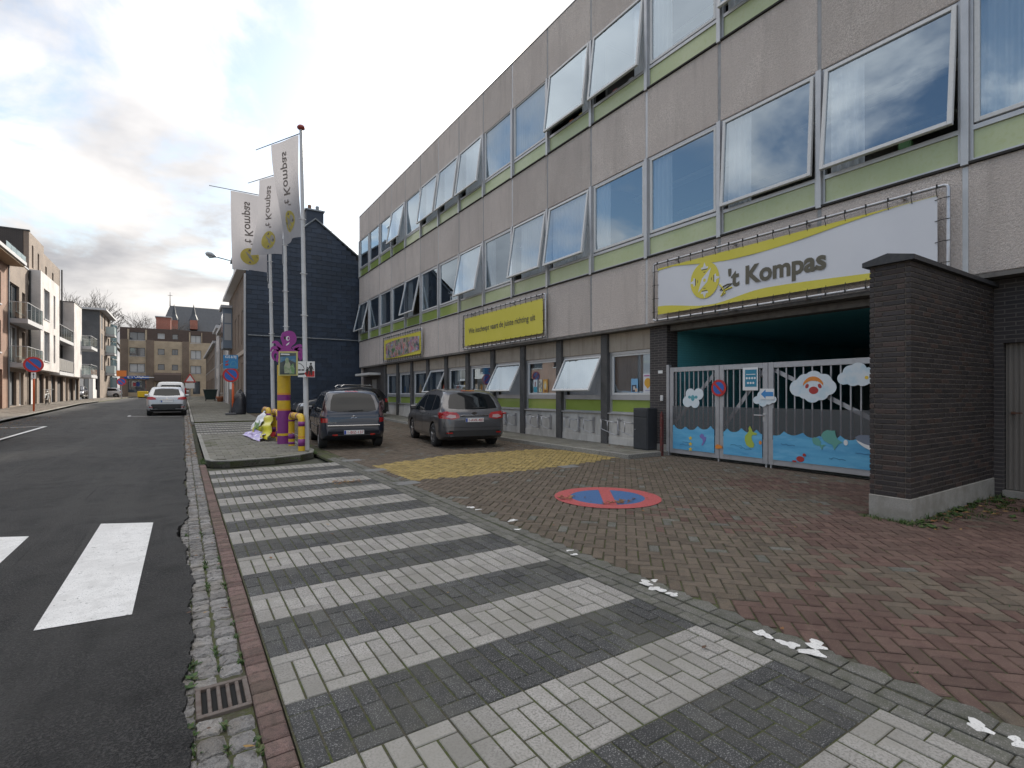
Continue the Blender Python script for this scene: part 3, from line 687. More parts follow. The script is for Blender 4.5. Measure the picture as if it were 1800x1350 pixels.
# brick end with grey door and small canopy
mb = MB(); mb.box(GX-.02, GX+.25, 29.63, 31.1, -.1, 3.17); mb.box(GX-.02, GX+.25, 32.3, YEND-.01, -.1, 3.17); mb.box(GX-.02, GX+.25, 31.1, 32.3, 2.4, 3.17); mb.build('brick_end', dbrick, sc)
mb = MB(); mb.box(GX+.08, GX+.14, 31.1, 32.3, 0, 2.4); o = mb.build('door', M('grey_door', (.3, .29, .28), .6), sc)
mb = MB(); mb.box(GX+.03, GX+.075, 31.2, 31.24, 1.1, 1.4); mb.build('handle', alu, o)
mb = MB(); mb.box(GX-.75, GX-.025, 30.3, 33.2, 2.62, 2.76, .01); mb.build('canopy', M('canopy_white', (.6, .59, .57), .7), sc)
# brick pier beside the gate
mb = MB(); mb.box(GX-.1, GX+.3, 8.5, 9.035, .26, ZL[0]-.075); mb.build('brick_pier', dbrick, sc)
mb = MB(); mb.box(GX-.11, GX+.3, 8.49, 9.036, -.1, .255); mb.build('pier_plinth', stone, sc)
# passage
mb = MB(); mb.box(GX+.3, GX+9.5, 8.5, 8.62, -.1, 3.16); mb.build('passage_wall', teal_b, sc)
mb = MB(); mb.box(GX+.305, GX+9.5, 2.5, 2.6, -.1, 3.16); mb.build('passage_wall', teal_b, sc)
mb = MB(); mb.box(GX+.31, GX+9.5, 2.61, 8.49, 3.05, 3.16); mb.build('passage_ceiling', teal, sc)
mb = MB(); mb.box(GX+9.4, GX+9.5, 2.61, 8.49, -.1, 3.04); mb.build('passage_back', M('passage_back_shade', (.12, .16, .16), .8), sc)  # added end wall; darkness deep in the passage put into its colour
mb = MB(); mb.box(GX+.1, GX+9.4, 2.61, 8.49, -.1, .004); mb.build('passage_floor', M('passage_concrete', (.24, .24, .23), .85), sc)
mb = MB(); mb.box(GX+.02, GX+.3, 2.61, 8.49, 3.04, 3.17); mb.build('passage_lintel', MATS['soffit_concrete'], sc)
# brick wall and corrugated door right of the pillar
mb = MB(); mb.box(GX+.02, GX+.3, 2.42, 2.6, -.1, 3.17); mb.box(GX+.02, GX+.3, YBEG, 2.42, 2.24, 3.17); mb.build('brick_front', dbrick, sc)
mb = MB(); n = 0; y = 2.41
door_m = M('corrugated_door', (.2, .18, .16), .7, layers=((2, (.14, .125, .11), .4, .65, .7), (40, (.22, .2, .18), .55, .7, .6)), bump=(30, .15, .004), stretch=(1, 1, .25))
vs = []
while y > YBEG+.1:
    vs += [(GX+.12, y, .1), (GX+.12, y-.028, .1), (GX+.105, y-.034, .1), (GX+.105, y-.055, .1)]; y -= .06
m_ = len(vs); mb.add(vs+[(a, b, 2.238) for a, b, c in vs], [(i, i+1, m_+i+1, m_+i) for i in range(m_-1)]); o = mb.build('garage_door', door_m, sc)
mb = MB(); mb.box(GX+.06, GX+.1, 2.3, 2.34, 1.2, 1.24); mb.box(GX+.05, GX+.065, 2.22, 2.34, 1.21, 1.23); mb.build('handle', M('rusty_iron', (.12, .06, .04), .8), o)
mb = MB(); mb.box(GX+.0, GX+.3, YBEG, 2.42, -.1, .09); mb.build('threshold', stone, sc)
# antenna
mb = MB(); mb.tube([(FX+1.5, 28.3, ZL[5]-.15), (FX+1.5, 28.3, ZL[5]+2.1)], .02, 5); mb.tube([(FX+1.5, 28.1, ZL[5]+1.5), (FX+1.5, 28.5, ZL[5]+1.5)], .012, 4); mb.build('antenna', alu_d, sc)
# ================================================================== PILLAR WALL, GATE, BANNERS, WALL THINGS
mortar = M('mortar', (.13, .112, .095), .95, layers=((30, (.09, .08, .07), .45, .7, .6),), bump=(120, .5, .004))
brk = [M('clinker_%d' % i, c, .55, layers=((60, tuple(x*.55 for x in c), .45, .7, .7), (9, tuple(x*1.4 for x in c), .5, .7, .5)), bump=((110, .6, .006),), rnd=.3) for i, c in enumerate(((.034, .026, .025), (.028, .022, .023), (.05, .031, .026)))]
cope = M('coping_slate', (.03, .03, .034), .5, layers=((20, (.05, .05, .052), .45, .65, .7),), bump=(50, .4, .006))
PX0, PY0, PY1_, PZ = 7.16, 2.52, 2.94, 3.06
wall = thing('brick_wall', 'dark brick wall end with slate coping standing in front of the gate', 'wall', (8.6, 2.73, 0))
mb = MB(); mb.box(PX0+.004, GX+.015, PY0+.004, PY1_-.004, .25, PZ); mb.build('mortar_core', mortar, wall)
mb = MB(); mb.box(PX0-.012, GX+.015, PY0-.012, PY1_+.012, -.08, .262, .008); mb.build('plinth', stone, wall)
# coping tapers: two sloping slabs
for (xa, xb) in ((PX0-.07, PX0+.92), (PX0+.925, PX0+1.9), (PX0+1.905, GX+.015)):
    mb = MB(); a, b = PY0-.06, PY1_+.06; m_ = (a+b)/2
    mb.prism([(a, PZ+.0), (b, PZ+.0), (b, PZ+.055), (m_, PZ+.12), (a, PZ+.055)], lambda p, q, t: (t, p, q), xa, xb); mb.build('coping_slab', cope, wall)
pc = Pieces(); BW, BH = .235, .062
def bshape(w, d, h):
    m = MB(); m.box(-w/2, w/2, -d/2, d/2, -h/2, h/2, .004); return m.v, m.f
for i in range(3):
    pc.shape(('L', i), *bshape(BW-.011, .05, BH-.012), brk[i]); pc.shape(('H', i), *bshape(.113, .05, BH-.012), brk[i])
nrow = int((PZ-.262)/BH)
for r_ in range(nrow):
    z = .262+(r_+.5)*BH
    # long face (towards the camera side, facing -Y) and the face behind
    for yy in (PY0+.025-.004, PY1_-.025+.004):
        x = PX0+(-BW/2 if r_ % 2 else 0)+.0
        while x < GX-.05:
            xa, xb = (PX0-.009 if x < PX0+.01 else x), min(x+BW, GX+.015)
            if xb-xa > .08:
                pc.put(('L', random.choice((0, 0, 1, 1, 2))), place((xa+xb)/2, yy+random.uniform(-.002, .002), z, 0, .006, (xb-xa)/BW))
            x += BW
    # end face (facing the street, -X)
    y = PY0+.052
    seg = [BW, .11] if r_ % 2 else [.11, BW]
    seg = [.235, .083] if r_ % 2 else [.083, .235]
    for sl in seg:
        pc.put(('L', random.choice((0, 1, 2))), place(PX0+.021, y+sl/2, z, R(90), .006, sl/BW)); y += sl
pc.finish('brick', 'farther_bricks', wall, 300)
# ---- gate
GTX = 9.98
alug = M('gate_aluminium', (.42, .42, .44), .45, .5, layers=((6, (.34, .34, .35), .45, .65, .6),))
sea = M('sea_paint', (.12, .42, .66), .5, layers=((2.2, (.07, .3, .54), .42, .62, .8), (5, (.2, .5, .72), .5, .7, .6)), stretch=(1, .5, 2.5))
mesh_p = glass_mat('perforated_sheet', (.6, .6, .62), .1, (.82, .82, .83), rough=.6)
gate = thing('entrance_gate', 'grey metal gate with upright bars, painted sea panels and cloud cut-outs', 'gate', (GTX, 5.7, 0))
def gate_leaf(y1, y0, nb, z0, z1, rise=True):
    fr = MB(); t = .11
    # four mitred rails as one frame
    fr.box(GTX-.03, GTX+.03, y0, y0+t, z0, z1, .004); fr.box(GTX-.03, GTX+.03, y1-t, y1, z0, z1, .004)
    fr.box(GTX-.029, GTX+.029, y0+t, y1-t, z1-t, z1-.001, .004); fr.box(GTX-.029, GTX+.029, y0+t, y1-t, z0+.001, z0+t+.02, .004)
    leaf = fr.build('gate_leaf', alug, gate)
    for i in range(nb):
        y = y0+t+(y1-y0-2*t)*(i+.5)/nb; b = MB(); b.box(GTX-.012, GTX+.012, y-.012, y+.012, z0+t, z1-t); b.build('bar', alug, leaf)
    b = MB(); b.box(GTX-.036, GTX-.033, y0+t-.02, y1-t+.02, z0+.5, z0+1.14); b.build('perforated_sheet', mesh_p, leaf)
    # diagonal brace behind the bars
    b = MB(); p, q = (Vector((GTX+.03, y1-t, z0+.75)), Vector((GTX+.03, y0+t, z1-t-.03))) if rise else (Vector((GTX+.03, y1-t, z1-t-.05)), Vector((GTX+.03, y0+t, z0+.5))); d = (q-p).normalized(); n_ = Vector((0, -d.z, d.y))*.04
    b.add([p+n_, p-n_, q-n_, q+n_]+[k+Vector((.012, 0, 0)) for k in (p+n_, p-n_, q-n_, q+n_)], [(0,1,2,3),(7,6,5,4),(0,4,5,1),(1,5,6,2),(2,6,7,3),(3,7,4,0)]); b.build('brace', alug, leaf)
    # sea panel with a wavy top
    n = 36; L_ = y1-y0-2*t; pts = [(0, z0+t), (L_, z0+t)]
    for i in range(n+1):
        s = L_*(1-i/n); ww = abs(math.sin(s*math.pi/.34+y0*3)); pts.append((s, z0+.6+.09*(1-ww)**1.5+.02*math.sin(s*5+y0)))
    b = MB(); b.prism(pts, lambda a, c, w: (GTX-.04-w, y0+t+a, c), 0, .006); b.build('sea_panel', sea, leaf)
    # wave strokes
    for i in range(max(2, int(L_*2.2))):
        ys, zs = y0+t+random.uniform(.12, L_-.35), z0+t+random.uniform(.06, .38); b = MB(); pts = []
        for q_ in range(9): pts.append((GTX-.0485, ys+.034*q_, zs+.022*abs(math.sin(q_*.8+.4))+.004*q_*random.random()))
        b.tube(pts, .0045, 4); b.build('wave_stroke', M('wave_stroke', (.03, .13, .26), .6), leaf)
    return leaf
z0, z1 = .07, 2.13
l1 = gate_leaf(8.4, 7.04, 9, z0, z1); l2 = gate_leaf(7.03, 5.92, 6, z0, z1); l3 = gate_leaf(5.91, 3.05, 16, z0, z1, False)
mb = MB(); mb.box(GTX-.05, GTX+.05, 8.41, 8.49, 0, 2.2, .005); mb.build('post', alug, gate)
mb = MB(); mb.tube([(GTX-.04, 6.0, 1.06), (GTX-.1, 6.0, 1.06), (GTX-.1, 6.17, 1.06)], .013, 6); mb.build('handle', alu, l2)
mb = MB(); mb.box(GTX-.04, GTX-.031, 5.955, 6.02, .93, 1.1, .002); mb.build('lock_plate', alu, l2)
for y in (7.06, 5.96, 5.86): mb = MB(); mb.box(GTX-.02, GTX+.02, y-.015, y+.015, 0, .075); mb.build('drop_bolt', alu, gate)
# cut-outs on the gate: clouds with painted faces, sign, notices, sea animals
CLOUD = M('cloud_paint', (.66, .72, .76), .6, layers=((4, (.42, .6, .7), .5, .68, .7),))
def gp(u, v, off=.07):
    """a point on the gate plane for a pixel of the photograph"""
    p = atX(u, v, GTX-off); return p
def blob(lobes, name, mat, parent, off, th=.008):
    """outline of a union of circles (pixel centres and radii), cut from board"""
    c0 = gp(sum(l[0] for l in lobes)/len(lobes), sum(l[1] for l in lobes)/len(lobes), off); k = (c0.x*S+c0.y*C)/F
    cs = []
    for u, v, r_ in lobes:
        p = gp(u, v, off); cs.append((p.y, p.z, r_*k))
    oy, oz = c0.y, c0.z; pts = []
    for i in range(72):
        a = 2*math.pi*i/72; best = 0; dx, dz = math.cos(a), math.sin(a)
        for y, z, r_ in cs:
            ey, ez = y-oy, z-oz; b = ey*dx+ez*dz; disc = b*b-(ey*ey+ez*ez-r_*r_)
            if disc > 0: best = max(best, b+math.sqrt(disc))
        pts.append((oy+dx*best, oz+dz*best))
    mb = MB(); mb.prism(pts, lambda a, b, t: (GTX-off-t, a, b), 0, th); return mb.build(name, mat, parent), c0, k
def ell(c, ry, rz, name, mat, parent, off, n=20, th=.003, rot=0.):
    mb = MB(); pts = [(ry*math.cos(6.2832*i/n), rz*math.sin(6.2832*i/n)) for i in range(n)]; cr, sr_ = math.cos(rot), math.sin(rot)
    mb.prism([(c[0]+a*cr-b*sr_, c[1]+a*sr_+b*cr) for a, b in pts], lambda a, b, t: (GTX-off-t, a, b), 0, th); return mb.build(name, mat, parent)
pm = lambda n, c: M(n, c, .55)
g_teal, g_red, g_or, g_pur, g_yel, g_gr, g_lime, g_grey, g_wh, g_bk = pm('g_teal', (.1, .33, .38)), pm('g_red', (.4, .035, .03)), pm('g_orange', (.7, .24, .04)), pm('g_purple', (.2, .17, .45)), pm('g_yellow', (.75, .52, .05)), pm('g_green', (.12, .35, .3)), pm('g_lime', (.38, .47, .07)), pm('g_grey', (.16, .19, .25)), pm('g_white', (.75, .75, .75)), pm('g_black', (.03, .03, .03))
c1 = lambda x, y: (1140+x*.237, 560+y*.237)
cl, c0, k = blob([(*c1(312, 560), 10), (*c1(372, 560), 10), (*c1(290, 615), 10), (*c1(345, 625), 9), (*c1(330, 585), 12)], 'cloud', CLOUD, l1, .05)
ell((c0.y, c0.z-.0), .05, .07, 'face', g_teal, cl, .058); ell((c0.y+.09, c0.z+.02), .04, .035, 'ear', g_teal, cl, .058); ell((c0.y-.09, c0.z+.02), .04, .035, 'ear', g_teal, cl, .058)
cl, c0, k = blob([(*c1(1110, 515), 15), (*c1(1160, 470), 14), (*c1(1225, 455), 16), (*c1(1300, 470), 14), (*c1(1335, 510), 13), (*c1(1215, 560), 15), (*c1(1280, 550), 13), (*c1(1160, 545), 12), (*c1(1210, 500), 18)], 'cloud', CLOUD, l3, .05)
ell((c0.y-.01, c0.z-.06), .085, .07, 'face', g_red, cl, .058); ell((c0.y+.11, c0.z+.02), .03, .045, 'eye', g_red, cl, .058, rot=.4); ell((c0.y-.12, c0.z+.02), .03, .045, 'eye', g_red, cl, .058, rot=-.4)
mb = MB(); pts = []
for i in range(15): a = R(25)+R(130)*i/14; pts.append((c0.y+.2*math.cos(a), c0.z-.02+.22*math.sin(a)))
for i in range(15): a = R(155)-R(130)*i/14; pts.append((c0.y+.2*math.cos(a), c0.z-.05+.17*math.sin(a)))
mb.prism(pts, lambda a, b, t: (GTX-.058-t, a, b), 0, .003); mb.build('headband', g_or, cl)
cl, c0, k = blob([(*c1(1450, 445), 11), (*c1(1500, 400), 13), (*c1(1555, 385), 14), (*c1(1520, 450), 12), (*c1(1590, 440), 14), (*c1(1640, 420), 14), (*c1(1680, 440), 12)], 'cloud', CLOUD, l3, .05)
ell((c0.y-.12, c0.z-.03), .03, .03, 'eye', g_yel, cl, .058)
cl, c0, k = blob([(*c1(805, 605), 7), (*c1(840, 570), 8), (*c1(890, 600), 9), (*c1(925, 600), 6), (*c1(850, 620), 8)], 'cloud', CLOUD, l2, .05)
# notices on the gate
def board(name, a, b, mat, parent, off, th=.006):
    p, q = gp(*a, off), gp(*b, off); mb = MB(); mb.box(GTX-off-th, GTX-off, q.y, p.y, q.z, p.z); return mb.build(name, mat, parent), p, q
arr, p, q = board('arrow_notice', c1(828, 520), c1(932, 600), g_wh, l2, .062)
mb = MB(); ym, zm = (p.y+q.y)/2, (p.z+q.z)/2; w_, h_ = p.y-q.y, p.z-q.z
mb.prism([(ym+.44*w_, zm), (ym+.1*w_, zm+.42*h_), (ym+.1*w_, zm+.2*h_), (ym-.44*w_, zm+.2*h_), (ym-.44*w_, zm-.2*h_), (ym+.1*w_, zm-.2*h_), (ym+.1*w_, zm-.42*h_)], lambda a, b, t: (GTX-.069-t, a, b), 0, .002); mb.build('blue_arrow', pm('notice_blue', (.06, .25, .55)), arr)
bd, p, q = board('notice_board', c1(700, 365), c1(812, 532), g_wh, l2, .045)
b2, p, q = board('notice_sheet', c1(716, 380), c1(802, 505), pm('notice_teal', (.03, .22, .34)), bd, .0515, .002)
w_, h_ = p.y-q.y, p.z-q.z
mb = MB(); mb.box(GTX-.0555, GTX-.0537, p.y-.9*w_, p.y-.1*w_, p.z-.3*h_, p.z-.26*h_); mb.build('heading_strip', g_wh, b2)
for r_, n_ in ((.5, 4), (.78, 3)):
    for i in range(n_): ell((p.y-w_*(.16+.23*i+(.1 if n_ == 3 else 0)), p.z-h_*r_), w_*.09, w_*.09, 'pictogram', g_wh, bd, .0538, 12, .001)
# no-stopping roundel on the gate
p = gp(*c1(522, 515), .05); rr_ = .185
mb = MB(); mb.lathe([(0, 0), (rr_, 0), (rr_, .012), (0, .012)], (GTX-.064, p.y, p.z), 32, 'X'); so = mb.build('stopping_sign', pm('sign_red', (.5, .03, .03)), l1)
mb = MB(); mb.lathe([(0, 0), (rr_*.72, 0), (rr_*.72, .002), (0, .002)], (GTX-.0665, p.y, p.z), 32, 'X'); mb.build('blue_field', pm('sign_blue', (.03, .12, .42)), so)
mb = MB(); d = Vector((0, -1, -1)).normalized(); n_ = Vector((0, 1, -1)).normalized()*.028; pp = Vector((GTX-.069, p.y, p.z))
mb.quad(pp+d*.14+n_, pp+d*.14-n_, pp-d*.14-n_, pp-d*.14+n_); mb.build('red_bar', MATS['sign_red'], so)
# sea animals
def poly_px(pts, name, mat, parent, off=.048, th=.005, sc=c1):
    P2 = [gp(*sc(*p_), off) for p_ in pts]; mb = MB(); mb.prism([(a.y, a.z) for a in P2], lambda a, b, t: (GTX-off-t, a, b), 0, th); return mb.build(name, mat, parent)
for y_ in (887, 930, 968):
    pts = []
    for i in range(10): a = math.pi*i/5-math.pi/2; r_ = 15 if i % 2 == 0 else 7; pts.append((311+r_*math.cos(a), y_+r_*math.sin(a)*1.1))
    poly_px(pts, 'starfish', g_yel, l1)
poly_px([(395, 852), (410, 862), (412, 875), (428, 880), (424, 905), (412, 925), (402, 942), (392, 938), (404, 915), (400, 895), (382, 880), (378, 868)], 'seahorse', g_pur, l1)
poly_px([(494, 945), (508, 932), (530, 938), (548, 950), (546, 962), (528, 964), (508, 966), (497, 960)], 'orange_fish', g_or, l1)
poly_px([(752, 795), (768, 825), (770, 838), (806, 852), (800, 864), (772, 862), (764, 882), (770, 905), (784, 930), (780, 955), (755, 958), (728, 940), (714, 905), (716, 870), (732, 852), (745, 835), (742, 815)], 'green_fish', g_lime, l2)
ell((gp(*c1(829, 920), .05).y, gp(*c1(829, 920), .05).z), .03, .04, 'bee', g_or, l2, .05)
poly_px([(1212, 890), (1232, 880), (1262, 888), (1280, 915), (1278, 935), (1316, 936), (1296, 950), (1286, 975), (1272, 945), (1245, 940), (1222, 925)], 'small_fish', g_green if False else g_gr, l3)
poly_px([(1280, 868), (1296, 840), (1325, 826), (1358, 832), (1384, 830), (1388, 862), (1402, 895), (1440, 920), (1408, 930), (1378, 975), (1364, 935), (1335, 925), (1300, 905)], 'large_fish', g_gr, l3)
ell((gp(*c1(1463, 920), .05).y, gp(*c1(1463, 920), .05).z), .035, .05, 'bubble', g_wh, l3, .05)
wh = poly_px([(1532, 880), (1560, 866), (1610, 864), (1680, 870), (1760, 900), (1760, 1000), (1660, 985), (1600, 955), (1555, 920)], 'whale', g_grey, l3)
poly_px([(1540, 900), (1600, 930), (1680, 955), (1750, 970), (1750, 1000), (1660, 985), (1600, 955), (1555, 922)], 'belly', g_wh, wh, .0535, .002)
cr = ell((gp(*c1(1125, 1042), .05).y, gp(*c1(1125, 1042), .05).z), .075, .055, 'crab', g_red, l3, .048)
ell((gp(*c1(1155, 1012), .05).y, gp(*c1(1155, 1012), .05).z), .03, .03, 'claw', g_red, cr, .052); ell((gp(*c1(1082, 1058), .05).y, gp(*c1(1082, 1058), .05).z), .045, .018, 'claw', g_red, cr, .052)
# ---- banners on tube frames
galv = M('galvanised_tube', (.5, .5, .52), .35, .8, layers=((10, (.38, .38, .4), .45, .65, .6),))
tie_m = M('bungee_black', (.02, .02, .02), .7)
ban_w = M('banner_white', (.66, .67, .71), .5, layers=((.9, (.6, .61, .66), .4, .65, .6),)); ban_y = M('banner_yellow', (.62, .55, .06), .5, layers=((1.5, (.66, .58, .09), .4, .65, .6),))
ink = M('ink_olive', (.115, .105, .075), .6); ink_l = M('ink_faded', (.33, .31, .1), .6); logo_y = M('logo_yellow', (.66, .57, .07), .5)
BX = FX-.16
def banner(name, label, ya, yb, za, zb, mat):
    """ya > yb: left to right as seen from the street"""
    t = thing(name, label, 'banner', (BX, (ya+yb)/2, za))
    r_ = .028
    mb = MB(); c = .05
    pts = [(BX, ya, za+c), (BX, ya, zb-c), (BX, ya-c*.3, zb-c*.3), (BX, ya-c, zb), (BX, yb+c, zb), (BX, yb+c*.3, zb-c*.3), (BX, yb, zb-c), (BX, yb, za+c), (BX, yb+c*.3, za+c*.3), (BX, yb+c, za), (BX, ya-c, za), (BX, ya-c*.3, za+c*.3), (BX, ya, za+c)]
    mb.tube(pts, r_, 8); mb.build('tube_frame', galv, t, smooth=True)
    for yy in [ya-.6-i*1.5 for i in range(4)]:
        for z in (za, zb): mb = MB(); mb.box(BX, FX+.02, yy-.02, yy+.02, z-.02, z+.02); mb.build('bracket', galv, t)
    i_ = .13; mb = MB(); n = 30; vs = []; fs = []
    for i in range(n+1):
        y = ya-i_+(yb-ya+2*i_)*i/n
        for j in range(5):
            z = za+i_+(zb-za-2*i_)*j/4; vs.append((BX-.004+.006*math.sin(i*.9+j)*(1 if 0 < j < 4 else 0), y, z))
    for i in range(n):
        for j in range(4): fs.append((i*5+j, i*5+5+j, i*5+6+j, i*5+1+j))
    mb.add(vs, fs); sheet = mb.build('banner_sheet', mat, t, smooth=True)
    n = int((ya-yb)/.33)
    for i in range(n+1):
        y = ya-i_-(ya-yb-2*i_)*i/n
        for z, s_ in ((za, 1), (zb, -1)):
            mb = MB(); mb.tube([(BX-.03, y, z), (BX-.036, y+.008, z+s_*.06), (BX-.01, y, z+s_*.16)], .006, 4); mb.tube([(BX-.034, y, z-s_*.03), (BX-.034, y, z+s_*.03)], .012, 4); mb.build('tie', tie_m, t)
    for i in range(4):
        z = za+.2+(zb-za-.4)*i/3
        for y, s_ in ((ya, -1), (yb, 1)): mb = MB(); mb.tube([(BX-.03, y-s_*.03, z), (BX-.036, y+s_*.06, z+.005), (BX-.01, y+s_*.16, z)], .006, 4); mb.build('tie', tie_m, t)
    return t, sheet
PT = lambda d: (lambda a, b, t=0.: (BX-.012-d-t, a, b))
t, sh_ = banner('school_banner', "white and yellow banner reading 't Kompas above the gate", 8.62, 2.92, 3.27, 4.64, ban_w)
def plate(pts, d, name, mat, parent, th=.001):
    mb = MB(); mb.prism(pts, PT(d), 0, th); return mb.build(name, mat, parent)
def curve(y0, y1, f, n=24): return [(y0+(y1-y0)*i/n, f(i/n)) for i in range(n+1)]
def smooth(a, b, x): x = min(max((x-a)/(b-a), 0), 1); return x*x*(3-2*x)
ztop, zbot = 4.508, 3.402
plate([(8.488, ztop), (3.052, ztop)]+curve(3.052, 8.488, lambda t_: ztop-.005-.2*smooth(.05, .55, t_)*(1-smooth(.62, 1., t_))-.04*smooth(.9, 1, t_)), .002, 'yellow_band', ban_y, sh_)
plate([(3.052, zbot), (8.488, zbot)]+curve(8.488, 3.052, lambda t_: zbot+.2-.17*smooth(0, .27, t_)+.15*smooth(.27, .5, t_)-.1*smooth(.5, 1, t_)), .002, 'yellow_band', ban_y, sh_)
def compass_logo(cy, cz, r_, put, parent, ksh=1.):
    """yellow compass disc, white needle, four paper-boat hats; put(poly, layer, name, mat)"""
    n = 32; put([(cy+r_*.92*math.cos(6.2832*i/n), cz+r_*math.sin(6.2832*i/n)) for i in range(n)], .003, 'logo_disc', logo_y)
    d = Vector((.6, -.8)); e = Vector((.8, .6))     # needle axis (in y,z), pointing lower-left to upper-right as seen
    a = Vector((cy, cz)); A = a+Vector((-.42, .62))*r_; B = a-Vector((-.42, .62))*r_; nn = Vector((.62, .42)).normalized()*r_*.2
    put([tuple(A), tuple(a+nn), tuple(B), tuple(a-nn)], .005, 'needle', ban_w)
    put([(cy+r_*.09*math.cos(6.2832*i/12), cz+r_*.09*math.sin(6.2832*i/12)) for i in range(12)], .0065, 'pivot', logo_y)
    for q, an in enumerate((90, 180, 270, 0)):
        ux, uz = math.cos(R(an)), math.sin(R(an)); vx, vz = -uz, ux
        f = lambda s_, t_: (cy+(ux*(.62+t_)+vx*s_)*r_, cz+(uz*(.62+t_)+vz*s_)*r_)
        put([f(-.2, .0), f(.2, .0), f(.24, .1), f(.1, .1), f(0, .36), f(-.1, .1), f(-.24, .1)], .005, 'paper_boat', ban_w)
        put([f(-.2, -.01), f(.2, -.01), f(.17, -.06), f(-.17, -.06)], .005, 'boat_line', ink)
        put([f(-.1, -.16), f(.1, -.16), f(.04, -.2), f(-.04, -.2)], .005, 'smile', ink)
put = lambda poly, lay, nm, mt: plate(poly, lay, nm, mt, sh_)
compass_logo(7.17, 3.99, .4, put, sh_)
mb = MB(); mb.tube([(BX-.02, 6.8, 3.83), (BX-.02, 6.72, 3.74), (BX-.02, 6.66, 3.62), (BX-.02, 6.76, 3.57), (BX-.02, 6.68, 3.68), (BX-.02, 6.5, 3.72)], .016, 5); mb.build('logo_swirl', logo_y, sh_)
mb = MB(); mb.tube([(BX-.021, 6.78, 3.7), (BX-.021, 6.7, 3.77), (BX-.021, 6.6, 3.8), (BX-.021, 6.5, 3.8), (BX-.021, 6.6, 3.74), (BX-.021, 6.72, 3.68)], .014, 5); mb.build('logo_swirl', ink, sh_)
lettering('lettering', "'t Kompas", .5, lambda a, b: (BX-.016, 6.6-a, 3.74+b), ink, sh_, bold=.017, fit=1.95)
t, sh_ = banner('slogan_banner', 'yellow banner with a grey slogan on the facade above the grey car', 18.7, 13.05, 3.3, 4.67, ban_y)
lettering('lettering', 'Wie inscheept vaart de juiste richting uit', .3, lambda a, b: (BX-.016, 18.2-a, 3.9+b), ink, sh_, bold=.003, fit=4.6)
t, sh_ = banner('picture_banner', 'picture banner of children at play on the far end of the facade', 28.6, 23.0, 3.3, 4.65, ban_y)
pic = bpy.data.materials.new('collage_print'); pic.use_nodes = True; tt = pic.node_tree; bb = tt.nodes['Principled BSDF']; bb.inputs['Roughness'].default_value = .5
ge = tt.nodes.new('ShaderNodeNewGeometry'); vo = tt.nodes.new('ShaderNodeTexVoronoi'); vo.inputs['Scale'].default_value = 2.6; tt.links.new(ge.outputs['Position'], vo.inputs['Vector'])
n2 = tt.nodes.new('ShaderNodeTexNoise'); n2.inputs['Scale'].default_value = 3.2; n2.inputs['Detail'].default_value = 5; tt.links.new(ge.outputs['Position'], n2.inputs['Vector'])
rp = tt.nodes.new('ShaderNodeValToRGB'); tt.links.new(n2.outputs['Fac'], rp.inputs[0]); rp.color_ramp.interpolation = 'CONSTANT'
for i, (ps, c) in enumerate(((0, (.04, .045, .04)), (.38, (.1, .13, .1)), (.45, (.42, .24, .17)), (.5, (.3, .3, .34)), (.55, (.5, .09, .07)), (.6, (.12, .25, .42)), (.66, (.55, .5, .45)))):
    e = rp.color_ramp.elements[i] if i < 2 else rp.color_ramp.elements.new(ps); e.position = ps; e.color = (*c, 1)
hs = tt.nodes.new('ShaderNodeMix'); hs.data_type = 'RGBA'; hs.inputs[0].default_value = .12; tt.links.new(rp.outputs[0], hs.inputs[6]); tt.links.new(vo.outputs['Color'], hs.inputs[7]); tt.links.new(hs.outputs[2], bb.inputs['Base Color'])
plate([(28.2, 3.45)]+curve(28.2, 23.3, lambda q_: 3.45+.02+.16*q_*q_)[1:]+curve(23.3, 28.2, lambda q_: 4.3+.1*math.sin(q_*3.1)), .003, 'picture_print', pic, sh_)
# ---- bicycle hangers on the parapet panels
def hanger(yc, label):
    t = thing('bicycle_rack', label, 'bicycle rack', (GX, yc, .3), 0, 'steel bicycle racks on the school wall')
    x = GX-.03
    def tb(name, *pts, r=.014):
        m = MB(); m.tube(pts, r, 6); m.build(name, galv, t, smooth=True)
    for s_ in (1, -1):
        y = yc+.33*s_
        tb('hanger_loop', (x+.03, y+.25, .78), (x-.16, y+.25, .78), (x-.16, y-.22, .72), (x+.03, y-.22, .72))
        tb('hanger_bar', (x-.16, y+.25, .78), (x-.16, y+.25, .52), (x-.16, y-.3, .38), (x-.02, y-.3, .38), r=.012)
        m = MB(); m.box(x-.01, x+.029, y-.27, y-.22, .35, .82, .003); m.build('wall_plate', galv, t)
        tb('rail', (x-.16, y+.0, .74), (x-.16, y+.0, .47), r=.012)
nm = ['beside the dark cabinet', 'second from the dark cabinet', 'third from the dark cabinet', "nearest the grey car's tail"]
for i, j in enumerate((0, 1, 2, 3)): hanger((PY[j]+PY[j+1])/2+(.25 if j == 0 else 0), 'grey steel wall bicycle rack under the window, '+nm[i])
